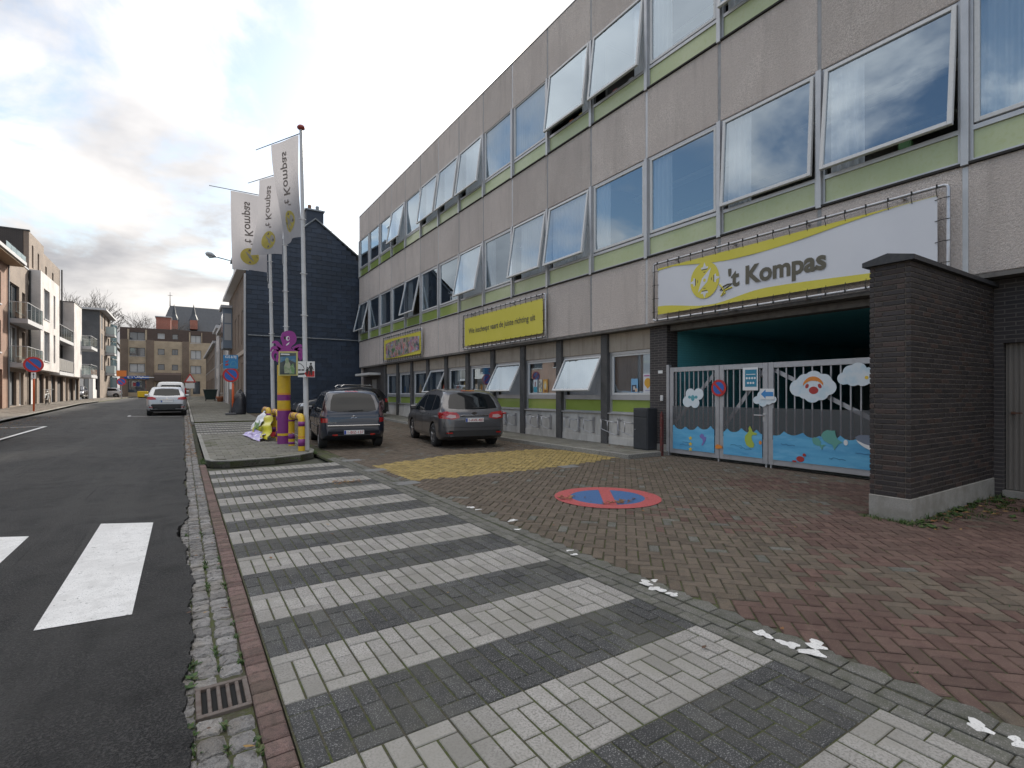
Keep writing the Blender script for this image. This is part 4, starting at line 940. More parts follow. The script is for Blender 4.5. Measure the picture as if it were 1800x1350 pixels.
# ---- dark cabinet, red post, wall bits
cabm = M('cabinet_anthracite', (.035, .038, .044), .5, layers=((9, (.05, .053, .06), .45, .65, .5),), bump=(200, .15, .002))
t = thing('parcel_cabinet', 'tall dark grey metal cabinet standing at the end of the footway', 'cabinet', (9.83, 9.05, .1))
mb = MB(); mb.box(9.62, 10.0, 8.8, 9.28, .1, 1.14, .01); mb.build('body', cabm, t)
mb = MB(); mb.box(9.602, 9.621, 8.82, 9.26, .13, .9, .006); mb.build('door', cabm, t)
mb = MB(); mb.box(9.602, 9.621, 8.82, 9.26, .92, 1.1, .006); mb.build('flap', cabm, t)
mb = MB(); mb.lathe([(0, 0), (.012, 0), (.012, .008), (0, .008)], (9.594, 9.2, .6), 8, 'X'); mb.build('lock', alu, t)
t = thing('red_post', 'short rusty red steel post at the gate edge', 'post', (9.72, 8.44, 0))
mb = MB(); mb.box(9.68, 9.75, 8.41, 8.475, 0, 1.02, .006); mb.build('shaft', M('red_flaking', (.13, .025, .022), .7, layers=((18, (.07, .04, .03), .48, .62, .9), (30, (.4, .38, .36), .66, .72, .8))), t)
mb = MB(); mb.box(9.7, 9.73, 8.43, 8.455, 1.02, 1.07, .004); mb.build('cap', MATS['red_flaking'], t)
mb = MB(); mb.box(GX-.115, GX-.101, 8.62, 8.76, 2.0, 2.075, .004); o = mb.build('number_plate', g_wh); tag(o, 'small white house number plate on the dark brick pier', 'house number')
mb = MB(); mb.box(GX-.135, GX-.101, 8.6, 8.68, 1.32, 1.46, .006); o = mb.build('doorbell', M('bell_plate', (.6, .6, .6), .4)); tag(o, 'small pale doorbell box on the brick pier beside the gate', 'doorbell')
# ---- posters taped inside the ground windows
def poster(label, ya, yb, za, zb, base, deco):
    t = thing('window_poster', label, 'poster', (GX+.09, (ya+yb)/2, za)); X_ = GX+.086
    mb = MB(); mb.box(X_, X_+.004, yb, ya, za, zb); s_ = mb.build('sheet', M('poster_base_%.2f' % ya, base, .6), t)
    for i, (pts, c) in enumerate(deco):
        mb = MB(); mb.prism([(ya-(ya-yb)*a, zb-(zb-za)*b) for a, b in pts], lambda a, b, q: (X_-.002-.001*i-q, a, b), 0, .001); mb.build('print', M('poster_ink_%.2f_%d' % (ya, i), c, .6), t)
rect = lambda a, b, c, d: [(a, b), (c, b), (c, d), (a, d)]
circ = lambda x, y, r_, k=1.: [(x+r_*math.cos(6.2832*i/14), y+k*r_*math.sin(6.2832*i/14)) for i in range(14)]
poster('white poster with an orange balloon beside the brick pier', 9.43, 9.12, 1.53, 2.02, (.66, .66, .7), [([(.5, .8)]+[(.5+.38*math.cos(R(a)), .48+.25*math.sin(R(a))) for a in range(30, -211, -20)], (.7, .37, .05)), (rect(.1, .08, .7, .14), (.45, .1, .3)), (rect(.2, .88, .8, .91), (.3, .3, .5))])
poster('small blue poster with a dark square in the right-hand window', 9.86, 9.62, 1.53, 1.9, (.2, .42, .66), [(rect(.1, .45, .8, .95), (.05, .06, .1)), (rect(.3, .55, .6, .8), (.5, .5, .5)), (rect(.6, .7, .95, .95), (.65, .45, .3))])
poster('teal poster, leftmost of three in the blinds window', 14.43, 14.2, 1.53, 1.98, (.6, .65, .68), [(rect(.06, .55, .94, .96), (.05, .3, .4)), (rect(.35, .15, .6, .55), (.25, .1, .12))])
poster('patterned poster, middle of three in the blinds window', 14.12, 13.92, 1.55, 1.98, (.6, .58, .52), [(circ(.3, .2, .12), (.1, .1, .1)), (circ(.7, .35, .14), (.2, .15, .1)), (circ(.35, .5, .15), (.15, .15, .12)), (circ(.6, .85, .14), (.45, .45, .1)), (circ(.75, .65, .1), (.1, .1, .1))])
poster('orange poster with a pale arch, rightmost of three in the blinds window', 13.88, 13.62, 1.53, 1.98, (.62, .33, .08), [(circ(.5, .45, .36, .9), (.66, .5, .2)), (circ(.5, .5, .2, 1.), (.6, .55, .45)), (rect(.3, .8, .9, .95), (.3, .12, .05))])
# ================================================================== POLES, FLAGS, ISLAND FURNITURE, SIGNS
c3 = lambda x, y: (340+x*.2074, 540+y*.2074)
pole_w = M('pole_white', (.55, .55, .56), .4, layers=((5, (.45, .45, .45), .45, .65, .5), (30, (.36, .35, .33), .62, .72, .5)))
flag_w = M('flag_cloth', (.4, .39, .41), .85, trans=.45); flag_i = M('flag_print', (.2, .175, .165), .85, trans=.3); flag_y = M('flag_yellow', (.55, .46, .12), .85, trans=.4)
def flagpole(x, y, top, lean, arm, turn, label, fl_len, arm_len, fw, ph, fin):
    b = gz(y)+.05; t = thing('flagpole', label, 'flagpole', (x, y, b), 0, 'white flagpoles on the island')
    ax = Vector((lean[0], lean[1], top-b)); P0 = Vector((x, y, b))
    mb = MB(); mb.tube([P0+ax*q for q in (0, .25, .5, .75, 1)], [.066, .06, .054, .047, .04], 14); mb.build('pole', pole_w, t, smooth=True, auto=50)
    tp = P0+ax; mb = MB(); mb.lathe([(0, -.02), (.05, -.02), (.095, .02), (.1, .05), (.07, .09), (0, .1)], tp, 16); mb.build('finial', fin, t, smooth=True)
    arm = Vector((arm[0], arm[1], 0)).normalized(); A0 = tp-Vector((0, 0, .1))
    mb = MB(); mb.tube([A0, A0+arm*arm_len], [.014, .01], 6); mb.build('arm', M('arm_dark', (.09, .09, .1), .5), t)
    for q in (.72, .55, .42):
        mb = MB(); p = P0+ax*q; n = 14; mb.tube([p+Vector((.085*math.cos(6.2832*i/n), .085*math.sin(6.2832*i/n), .015*math.sin(6.2832*i/n))) for i in range(n+1)], .008, 5); mb.build('ring', pole_w, t)
    # cloth: hangs from the arm, lower part swung round by the wind
    s0 = .09
    def pt(s, q, off=0.):
        an = turn*q**1.3; d = Vector((arm.x*math.cos(an)-arm.y*math.sin(an), arm.x*math.sin(an)+arm.y*math.cos(an), 0)); nn = Vector((-d.y, d.x, 0))
        if nn.dot(Vector((-x, -y, 0))) < 0: nn = -nn
        r_ = s0+fw*s; w = .035*math.sin(s*7+q*5+ph)*(.3+q)+.05*math.sin(s*3.1+q*2+ph)*q
        base = A0+Vector((ax.x, ax.y, 0))*(-(q*fl_len)/ax.z)
        return base+d*r_+nn*(w+off)+Vector((0, 0, -.03-q*fl_len+.05*math.sin(s*3)*q))
    n, m_ = 18, 34; mb = MB(); mb.add([pt(i/n, j/m_) for j in range(m_+1) for i in range(n+1)], [(j*(n+1)+i, j*(n+1)+i+1, (j+1)*(n+1)+i+1, (j+1)*(n+1)+i) for j in range(m_) for i in range(n)])
    fl = mb.build('flag', flag_w, t, smooth=True)
    vs, fs = text_polys("'t Kompas", .36, .006); k = fl_len*.56/max(v[0] for v in vs)
    mb = MB(); mb.add([pt(min(max(.62-v[1]*k/fw, 0), 1), .67-v[0]*k/fl_len, .008) for v in vs], fs); mb.build('lettering', flag_i, fl)
    mb = MB(); nn_ = 24; cs, cq, rr_ = .5, .82, .28
    mb.add([pt(cs, cq, .006)]+[pt(cs+rr_/fw*math.cos(6.2832*i/nn_), cq+rr_/fl_len*math.sin(6.2832*i/nn_), .006) for i in range(nn_)], [(0, i+1, (i+1) % nn_+1) for i in range(nn_)]); mb.build('logo_disc', flag_y, fl)
    mb = MB(); mb.add([pt(cs+a/fw, cq+b/fl_len, .009) for a, b in ((-.13, .17), (-.05, -.03), (.13, -.17), (.05, .03))], [(0, 1, 2, 3)]); mb.build('needle', flag_w, fl)
    for a, b in ((0, .2), (0, -.2), (.2, 0), (-.2, 0)):
        mb = MB(); mb.add([pt(cs+(a+e)/fw, cq+(b+f)/fl_len, .009) for e, f in ((-.05, .03), (0, -.05), (.05, .03))], [(0, 1, 2)]); mb.build('paper_boat', flag_i, fl)
    # halyard weight
    mb = MB(); p = pt(0, 1); mb.tube([p, p+Vector((0, 0, -.25)), p+Vector((.04, .03, -.38))], .006, 5); mb.tube([p+Vector((.04, .03, -.38)), p+Vector((.04, .03, -.52))], .016, 6); mb.build('cord_weight', pole_w, t)
fin_r = M('finial_red', (.32, .06, .05), .5)
flagpole(2.68, 13.95, 8.3, (-.13, .06), (-.86, 1.62), -.22, 'nearest white flagpole with red cap and tall white school flag', 2.62, 1.85, 1.1, .3, fin_r)
flagpole(2.66, 16.7, 8.3, (-.1, .05), (-.8, 1.45), .3, 'middle white flagpole with bulging white school flag', 2.45, 1.7, 1.05, 1.7, pole_w)
flagpole(2.6, 19.1, 8.3, (-.15, .05), (-1.44, -.02), -.25, 'farthest white flagpole with white school flag over the crossing', 2.55, 1.75, 1.05, 3.1, pole_w)
# ---- painted column with poster frame and octopus
c_yel = M('enamel_yellow', (.62, .4, .02), .4, layers=((9, (.52, .33, .03), .45, .65, .5), (40, (.3, .22, .06), .66, .74, .7))); c_pur = M('enamel_purple', (.2, .03, .19), .4, layers=((9, (.16, .025, .15), .45, .65, .5), (40, (.09, .05, .08), .66, .74, .7)))
c_org = M('enamel_orange', (.62, .25, .03), .4); oct_m = M('octopus_purple', (.3, .04, .26), .5)
cx, cy, b = 2.44, 15.95, gz(15.95)+.05
col = thing('poster_column', 'thick yellow and purple column carrying a poster and a purple octopus', 'column', (cx, cy, b))
zs = [0, .1, .2, .28, .32, .92, .99, 1.23, 1.28, 1.43, 1.5, 2.15]
zz = [(0, .07, c_pur), (.07, .23, c_pur), (.23, .3, c_yel), (.3, .95, c_pur), (.95, 1.0, c_org), (1.0, 1.24, c_yel), (1.24, 1.4, c_pur), (1.4, 1.45, c_org), (1.45, 2.25, c_yel)]
for a, e, m_ in zz:
    mb = MB(); mb.lathe([(.178, a), (.178, e)], (cx, cy, b), 24); mb.build('painted_band', m_, col, smooth=True, auto=40)
mb = MB(); mb.lathe([(.178, 0), (.18, .004), (0, .05)], (cx, cy, b+2.25), 24); mb.build('cap', c_yel, col, smooth=True)
YP_ = 15.72
def px_poly(pts, Y, name, mat, parent, th=.02, sc=c3):
    P2 = [atY(*sc(*p), Y) for p in pts]; mb = MB(); mb.prism([(p.x, p.z) for p in P2], lambda a, q, t: (a, Y-t, q), 0, th); return mb.build(name, mat, parent)
def px_blob(stroke, Y, name, mat, parent, th=.02, sc=c3):
    """tapered stroke: list of (x, y, radius) in zoomed pixels, swept as a flat board"""
    Lf, Rt = [], []
    for i, (x, y, r_) in enumerate(stroke):
        a = stroke[max(i-1, 0)]; c = stroke[min(i+1, len(stroke)-1)]; dx, dy = c[0]-a[0], c[1]-a[1]; l = math.hypot(dx, dy) or 1
        Lf.append((x-dy/l*r_, y+dx/l*r_)); Rt.append((x+dy/l*r_, y-dx/l*r_))
    return px_poly(Lf+Rt[::-1], Y, name, mat, parent, th, sc)
def spline(pts, n=6):
    o = []
    for i in range(len(pts)-1):
        p0, p1, p2, p3 = pts[max(i-1, 0)], pts[i], pts[i+1], pts[min(i+2, len(pts)-1)]
        for k in range(n):
            t = k/n; o.append(tuple(.5*(2*b_+(c_-a_)*t+(2*a_-5*b_+4*c_-d_)*t*t+(3*b_-a_-3*c_+d_)*t**3) for a_, b_, c_, d_ in zip(p0, p1, p2, p3)))
    o.append(pts[-1]); return o
YO = 15.6
head = [(745, 235), (755, 215), (785, 202), (815, 200), (848, 212), (868, 240), (873, 275), (862, 305), (840, 325), (825, 345), (840, 360), (880, 372), (885, 400), (715, 400), (722, 372), (750, 350), (757, 332), (752, 305), (744, 280), (738, 258)]
octo = px_poly(spline(head+[head[0]], 3)[:-1], YO, 'octopus_board', oct_m, col, .025)
for st in ([(755, 365, 22), (725, 330, 20), (705, 300, 14), (680, 296, 10), (668, 305, 6)], [(740, 375, 20), (700, 345, 16), (672, 345, 12), (660, 360, 9), (656, 378, 5)], [(735, 385, 20), (695, 375, 16), (672, 395, 12), (676, 430, 9), (692, 455, 5)], [(740, 395, 18), (718, 410, 14), (708, 440, 10), (712, 465, 5)],
           [(845, 360, 22), (872, 342, 18), (895, 325, 13), (912, 328, 9), (918, 340, 5)], [(860, 370, 20), (890, 355, 16), (912, 358, 11), (924, 372, 8), (928, 390, 5)], [(865, 380, 20), (893, 378, 15), (910, 395, 11), (916, 425, 8), (912, 445, 5)], [(870, 392, 18), (892, 402, 13), (900, 430, 9), (905, 452, 5)]):
    px_blob(spline(st, 4), YO-.002, 'tentacle', oct_m, octo, .02)
px_poly([(800+17*math.cos(a/10*6.2832), 265+20*math.sin(a/10*6.2832)) for a in range(10)], YO-.026, 'eye', g_wh, octo, .003); px_poly([(805+9*math.cos(a/8*6.2832), 264+12*math.sin(a/8*6.2832)) for a in range(8)], YO-.03, 'pupil', oct_m, octo, .003)
px_poly([(765, 250), (780, 245), (785, 268), (770, 275)], YO-.026, 'eye', g_bk, octo, .003)
px_poly([(782, 322), (800, 305), (816, 296), (808, 312), (792, 325)], YO-.026, 'mouth', g_wh, octo, .003)
fr = px_poly([(720, 375), (882, 375), (882, 580), (720, 580)], YP_-.1, 'poster_frame', M('frame_cream', (.55, .5, .2), .5), col, .05)
sky_p = M('poster_dark', (.035, .05, .055), .35, layers=((6, (.07, .09, .08), .45, .6, .8),), coat=.5)
ps = px_poly([(732, 387), (870, 387), (870, 570), (732, 570)], YP_-.152, 'poster', sky_p, fr, .004)
px_poly([(735, 420), (868, 412), (868, 470), (800, 440), (735, 470)], YP_-.158, 'poster_sky', M('poster_blue', (.05, .17, .3), .35, layers=((8, (.25, .33, .38), .5, .65, .7),)), ps, .001)
px_poly([(772, 560), (768, 500), (780, 470), (778, 440), (790, 425), (806, 432), (808, 460), (820, 480), (828, 560)], YP_-.161, 'poster_figure', M('poster_fig', (.4, .42, .3), .4, layers=((12, (.2, .3, .16), .45, .6, .8),)), ps, .001)
px_poly([(815, 565), (822, 500), (845, 475), (858, 520), (856, 565)], YP_-.163, 'poster_figure', M('poster_fig2', (.16, .3, .12), .4, layers=((12, (.4, .42, .35), .5, .6, .8),)), ps, .001)
pa, pb = atY(*c3(740, 403), YP_-.158), atY(*c3(815, 403), YP_-.158)
mb = MB(); mb.box(pa.x, pb.x, YP_-.1595, YP_-.1565, pa.z, pa.z+.035); mb.build('heading_strip', g_wh, ps)
# ---- tubular hoops, yellow with purple bands
def hoop(x, ya, yb, label, dx=0.):
    b = gz((ya+yb)/2)+.05; t = thing('hoop_barrier', label, 'barrier', (x, (ya+yb)/2, b), 0, 'yellow and purple tube hoops on the island'); r_ = .082; H_ = .86
    def path(q0, q1):
        pts = [(x, ya, b), (x, ya, b+H_-.14), (x+dx*.1, ya+.02, b+H_-.07), (x+dx*.2, ya+.07, b+H_-.02), (x+dx*.35, ya+.14, b+H_), (x+dx*.65, yb-.14, b+H_), (x+dx*.8, yb-.07, b+H_-.02), (x+dx*.9, yb-.02, b+H_-.07), (x+dx, yb, b+H_-.14), (x+dx, yb, b)]
        return pts
    mb = MB(); mb.tube(path(0, 1), r_, 14); mb.build('tube', c_yel, t, smooth=True, auto=50)
    for yy, xx in ((ya, x), (yb, x+dx)):
        for a, e in ((.12, .3), (.62, .74)) if yy == ya else ((.05, .12), (.2, .34), (.68, .76)):
            mb = MB(); mb.lathe([(r_+.002, a), (r_+.002, e)], (xx, yy, b), 14); mb.build('purple_band', c_pur, t, smooth=True)
        mb = MB(); mb.lathe([(r_+.0015, .345), (r_+.0015, .375)], (xx, yy, b), 14); mb.build('orange_band', c_org, t, smooth=True)
    for q, m_ in ((.25, c_pur), (.55, c_org), (.8, c_pur)):
        mb = MB(); y = ya+(yb-ya)*q; xx = x+dx*q; mb.tube([(xx, y-.06, b+H_), (xx, y+.06, b+H_)], r_+.002, 14); mb.build('top_band', m_, t, smooth=True)
hoop(2.52, 13.78, 15.2, 'nearest yellow and purple tube hoop beside the white pole')
hoop(2.44, 16.85, 18.0, 'middle yellow and purple tube hoop behind the thick column')
hoop(2.4, 18.75, 19.9, 'farthest yellow and purple tube hoop behind the crumpled yellow sheet')
mb = MB(); mb.tube([(2.52, 15.1, .42), (2.62, 14.1, .36)], .008, 5); o = mb.build('loose_wire', alu_d); tag(o, 'thin loose wire hanging between the nearest hoop and pole', 'wire')
# ---- crumpled advertising sheet leaning on the hoops
t = thing('plastic_banner', 'crumpled yellow plastic sheet with green lettering slumped against the hoops', 'plastic sheet', (2.2, 18.0, .14))
rr = random.Random(3)
def crump(name, mat, pts, seed, amp=.05, nu=14, nv=10, dx=0.):
    """bilinear patch in the upright plane along the hoops with folds"""
    (a, b_, c_, d) = [Vector(p) for p in pts]; m = MB(); vs = []
    r2 = random.Random(seed); ph = [r2.random()*6 for _ in range(4)]
    for j in range(nv+1):
        for i in range(nu+1):
            u_, v_ = i/nu, j/nv; p = a*(1-u_)*(1-v_)+b_*u_*(1-v_)+c_*u_*v_+d*(1-u_)*v_
            n_ = amp*(math.sin(u_*9+ph[0]+v_*4)+.6*math.sin(v_*13+ph[1]-u_*5)+.4*abs(math.sin(u_*15+v_*11+ph[2])))
            vs.append(p+Vector((-n_-abs(dx), 0, n_*.3)))
    m.add(vs, [(j*(nu+1)+i, j*(nu+1)+i+1, (j+1)*(nu+1)+i+1, (j+1)*(nu+1)+i) for j in range(nv) for i in range(nu)]); return m.build(name, mat, t, smooth=True)
b0 = .13
crump('yellow_sheet', M('sheet_yellow', (.62, .56, .04), .35, coat=.3), [(1.95, 18.9, b0+.1), (2.1, 16.75, b0), (2.34, 17.0, b0+.72), (2.3, 18.9, b0+.62)], 1)
crump('white_sheet', M('sheet_white', (.7, .7, .72), .35, coat=.3), [(1.9, 19.3, b0+.18), (2.0, 18.5, b0+.2), (2.3, 18.5, b0+.66), (2.3, 19.1, b0+.8)], 2, .03)
crump('lilac_sheet', M('sheet_lilac', (.36, .28, .62), .35, layers=((7, (.7, .68, .75), .5, .58, .9),), coat=.3), [(1.7, 19.2, b0), (1.85, 16.8, b0-.03), (2.12, 17.0, b0+.14), (2.0, 19.1, b0+.22)], 3, .04)
px_poly([(648, 1062), (690, 1055), (698, 1085), (670, 1100), (650, 1090)], 16.9, 'red_print', M('sheet_red', (.55, .04, .05), .4), t, .004)
lettering('lettering', 'goed!', .42, lambda a, q: (2.0-.05+.12*q, 18.65-a*1.0, b0+.27+q*.9-a*.0), M('sheet_green', (.12, .3, .04), .4), t, bold=.02, fit=1.25)
# ---- pedestrian sign on the near pole
sg = thing('pedestrian_sign', 'square white sign with walking figures clamped to the nearest flagpole', 'sign', (2.7, 13.85, 1.9))
YS_ = 13.83
bd = px_poly([(886, 458), (1028, 460), (1028, 594), (886, 592)], YS_, 'plate', M('sign_white', (.72, .72, .72), .4), sg, .012)
for pts, m_ in (([(958, 540), (1026, 540), (1026, 590), (958, 590)], MATS['sign_red']), ([(940, 560), (960, 540), (960, 590)], MATS['sign_red']), ([(888, 526), (910, 526), (910, 538), (888, 538)], g_bk), ([(916, 526), (940, 526), (940, 538), (916, 538)], g_bk), ([(888, 560), (942, 556), (942, 572), (888, 576)], g_bk), ([(956, 461), (959, 461), (959, 590), (956, 590)], g_bk)):
    px_poly(pts, YS_-.0125, 'print', m_, bd, .001)
px_blob([(890, 475, 2.5), (912, 482, 2.5), (930, 500, 2.5), (940, 522, 2.5)], YS_-.0125, 'print', g_bk, bd, .001)
for ox, oy, k in ((995, 480, 1.), (966, 512, .62)):
    px_poly([(ox+9*k*math.cos(i/10*6.2832), oy+10*k*math.sin(i/10*6.2832)) for i in range(10)], YS_-.0145, 'figure_head', g_bk, bd, .001)
    px_poly([(ox-10*k, oy+12*k), (ox+10*k, oy+12*k), (ox+24*k, oy+50*k), (ox+18*k, oy+52*k), (ox+11*k, oy+34*k), (ox+14*k, oy+62*k), (ox+12*k, oy+98*k), (ox+3*k, oy+98*k), (ox, oy+66*k), (ox-5*k, oy+98*k), (ox-14*k, oy+98*k), (ox-12*k, oy+60*k), (ox-11*k, oy+34*k), (ox-20*k, oy+50*k), (ox-25*k, oy+46*k)], YS_-.0148, 'figure_body', g_bk, bd, .001)
mb = MB(); mb.box(2.6, 2.78, 13.84, 13.9, 2.08, 2.12); mb.build('clamp', alu, sg)
# ---- round no-parking signs
s_red, s_blue = MATS['sign_red'], MATS['sign_blue']
def disc(parent, c, r_, Y, up=True):
    mb = MB(); mb.lathe([(0, 0), (r_, 0), (r_, .015), (0, .015)], (c.x, Y, c.z), 32, 'Y'); d = mb.build('sign_disc', s_red, parent)
    mb = MB(); mb.lathe([(0, 0), (r_*.76, 0), (r_*.76, .003), (0, .003)], (c.x, Y-.0035, c.z), 32, 'Y'); mb.build('blue_field', s_blue, d)
    mb = MB(); e = Vector((1, 0, -1)).normalized()*r_*.78; n_ = Vector((1, 0, 1)).normalized()*r_*.12; p = Vector((c.x, Y-.0062, c.z)); mb.quad(p+e+n_, p-e+n_, p-e-n_, p+e-n_); mb.build('red_bar', s_red, d)
org = M('post_orange', (.58, .1, .02), .5); g_post = M('post_grey', (.3, .3, .31), .5, .3)
YL = 38.5; zb = gz(YL)+.09
c_ = atY(59, 641, YL); t = thing('parking_sign', 'round no-parking sign on an orange post along the left footway', 'traffic sign', (c_.x, YL, zb))
mb = MB(); mb.tube([(c_.x, YL+.05, zb), (c_.x, YL+.05, c_.z+.3)], .045, 10); mb.build('post', org, t, smooth=True)
disc(t, c_, 13.8/F*(c_.x*S+YL*C), YL-.02)
p = atY(59, 658, YL); mb = MB(); mb.box(p.x-.1, p.x+.1, YL-.02, YL, p.z-.24, p.z+.12); o = mb.build('arrow_plate', MATS['sign_white'], t)
mb = MB(); mb.prism([(p.x-.015, p.z-.2), (p.x+.015, p.z-.2), (p.x+.015, p.z-.02), (p.x+.05, p.z-.02), (p.x, p.z+.08), (p.x-.05, p.z-.02), (p.x-.015, p.z-.02)], lambda a, q, w: (a, YL-.021-w, q), 0, .002); mb.build('arrow', g_bk, o)
YR = 31.6; zb = gz(YR)+.06
c_ = atY(*c3(316, 575), YR); t = thing('kiss_ride_sign', 'blue kiss-and-ride plate over a no-parking disc on a grey post', 'traffic sign', (c_.x, YR, zb))
mb = MB(); mb.tube([(c_.x, YR+.04, zb), (c_.x, YR+.04, atY(*c3(316, 405), YR).z)], .032, 10); mb.build('post', g_post, t, smooth=True)
mb = MB(); mb.box(c_.x-.25, c_.x+.25, YR-.2, YR+.3, zb, zb+.1, .02); mb.build('foot', M('rubber_foot', (.08, .08, .085), .8), t)
disc(t, c_, 61*.2074/F*(c_.x*S+YR*C), YR-.02)
bl = px_poly([(252, 405), (378, 405), (378, 520), (252, 520)], YR-.01, 'blue_plate', M('plate_blue', (.03, .2, .42), .4), t, .012)
a_, e_ = atY(*c3(268, 430), YR), atY(*c3(362, 430), YR); lettering('lettering', 'KUS & RIJ', .2, lambda q, w: (a_.x+q, YR-.0235, a_.z+w), g_wh, bl, bold=.004, fit=e_.x-a_.x)
px_poly([(266, 492), (275, 478), (283, 481), (291, 475), (300, 488), (283, 497)], YR-.0225, 'lips', g_red, bl, .001); px_poly([(268, 463), (276, 456), (284, 458), (296, 446), (298, 456), (284, 470)], YR-.0225, 'lips', g_red, bl, .001)
px_blob([(310, 500, 2), (318, 478, 2), (330, 460, 2), (350, 460, 2), (362, 480, 2), (362, 498, 2), (312, 500, 2)], YR-.0225, 'car_outline', g_teal, bl, .001)
px_poly([(305, 632), (325, 632), (325, 695), (305, 695)], YR-.01, 'arrow_plate', MATS['sign_white'], t, .01)
c_ = atY(*c3(338, 780), 31.9); o = None
t = thing('orange_post', 'slim orange marker post behind the kiss-and-ride sign', 'post', (c_.x, 32.1, gz(32)+.06)); mb = MB(); mb.tube([(c_.x, 32.1, gz(32)+.06), (c_.x, 32.1, 2.05)], .06, 10); mb.build('shaft', org, t, smooth=True)
mb = MB(); mb.lathe([(.062, 0), (.05, .03), (0, .05)], (c_.x, 32.1, 2.05), 10); mb.build('cap', org, t, smooth=True)
# ---- covered scooter: black tarpaulin
c_ = atY(*c3(375, 830), 32.4); zb = gz(32.4)+.06
t = thing('covered_scooter', 'scooter under a black tarpaulin beside the slate wall', 'scooter', (c_.x, 32.4, zb))
n, m_ = 20, 9; mb = MB(); vs = []; rr = random.Random(5)
prof = [(1.0, 0), (1.02, .12), (.93, .35), (.86, .6), (.75, .85), (.6, 1.05), (.42, 1.2), (.2, 1.28), (0, 1.3)]
for r_, z in prof:
    for i in range(n):
        a = 6.2832*i/n; f = 1+.07*math.sin(a*5+z*3)+.05*math.sin(a*9-z*5)
        vs.append((c_.x+.1*z+.42*r_*f*math.cos(a), 32.4+.75*r_*f*math.sin(a), zb+z*(1+.08*math.sin(a))))
mb.add(vs, [(j*n+i, j*n+(i+1) % n, (j+1)*n+(i+1) % n, (j+1)*n+i) for j in range(m_-1) for i in range(n)]); mb.build('tarpaulin', M('tarpaulin_black', (.014, .015, .02), .45, bump=(14, .8, .03)), t, smooth=True)
for yy in (31.95, 32.95): mb = MB(); mb.lathe([(.14, -.05), (.2, -.05), (.2, .05), (.14, .05)], (c_.x+.05, yy, zb+.2), 16, 'X'); mb.build('wheel', M('tyre_rubber', (.02, .02, .021), .85, bump=(60, .3, .004)), t)
# ---- street lamp on the row house
HX = 3.13
m0 = atX(411, 462, HX); t = thing('street_lamp', 'grey street lamp head on a long wall arm above the row house', 'street lamp', tuple(m0))
tip = atY(362, 446, m0.y-1.0); mid = atY(385, 453, m0.y-.4)
mb = MB(); mb.tube([m0+Vector((.05, 0, -.2)), m0+Vector((-.05, 0, .1)), mid, atY(374, 449, m0.y-.7)], .04, 8); mb.build('arm', g_post, t, smooth=True)
mb = MB(); d = (tip-atY(380, 452, m0.y-.6)); q = atY(381, 451.5, m0.y-.62); mb.tube([q, q+d*.25, q+d*.6, q+d*.95, q+d*1.1], [.06, .13, .19, .15, .03], 12); mb.build('lamp_head', M('lamp_grey', (.33, .35, .37), .4), t, smooth=True)
mb = MB(); mb.tube([q+d*.35+Vector((0, 0, -.1)), q+d*.65+Vector((0, 0, -.13)), q+d*.95+Vector((0, 0, -.09))], [.07, .13, .06], 10); mb.build('lens', M('lamp_lens', (.5, .52, .52), .2), t, smooth=True)
# ================================================================== CARS
from mathutils.bvhtree import BVHTree
tyre_m = MATS['tyre_rubber']; rim_m = M('alloy_rim', (.42, .42, .43), .3, .8); well_m = M('wheel_well', (.012, .012, .012), .9)
carglass = M('car_glass', (.006, .008, .01), .04, spec=.3); plastic = M('black_plastic', (.02, .02, .021), .55, bump=(300, .2, .002))
tail_m = M('tail_lens_red', (.35, .012, .012), .12, coat=.8); tailw_m = M('tail_lens_clear', (.45, .3, .3), .1, coat=.8); head_m = M('head_lens', (.55, .57, .6), .08, coat=1.)
chrome = M('chrome', (.62, .62, .63), .15, 1.); plate_w = M('plate_white', (.7, .7, .7), .4); plate_r = M('plate_red', (.4, .02, .03), .4); plate_b = M('plate_blue_band', (.02, .06, .35), .4)
seam_m = M('panel_gap', (.006, .006, .007), .8)
def lerp_tab(tab, y):
    if y <= tab[0][0]: return tab[0][1]
    for (a, b), (c, d) in zip(tab[:-1], tab[1:]):
        if y <= c: return b+(d-b)*(y-a)/(c-a)
    return tab[-1][1]
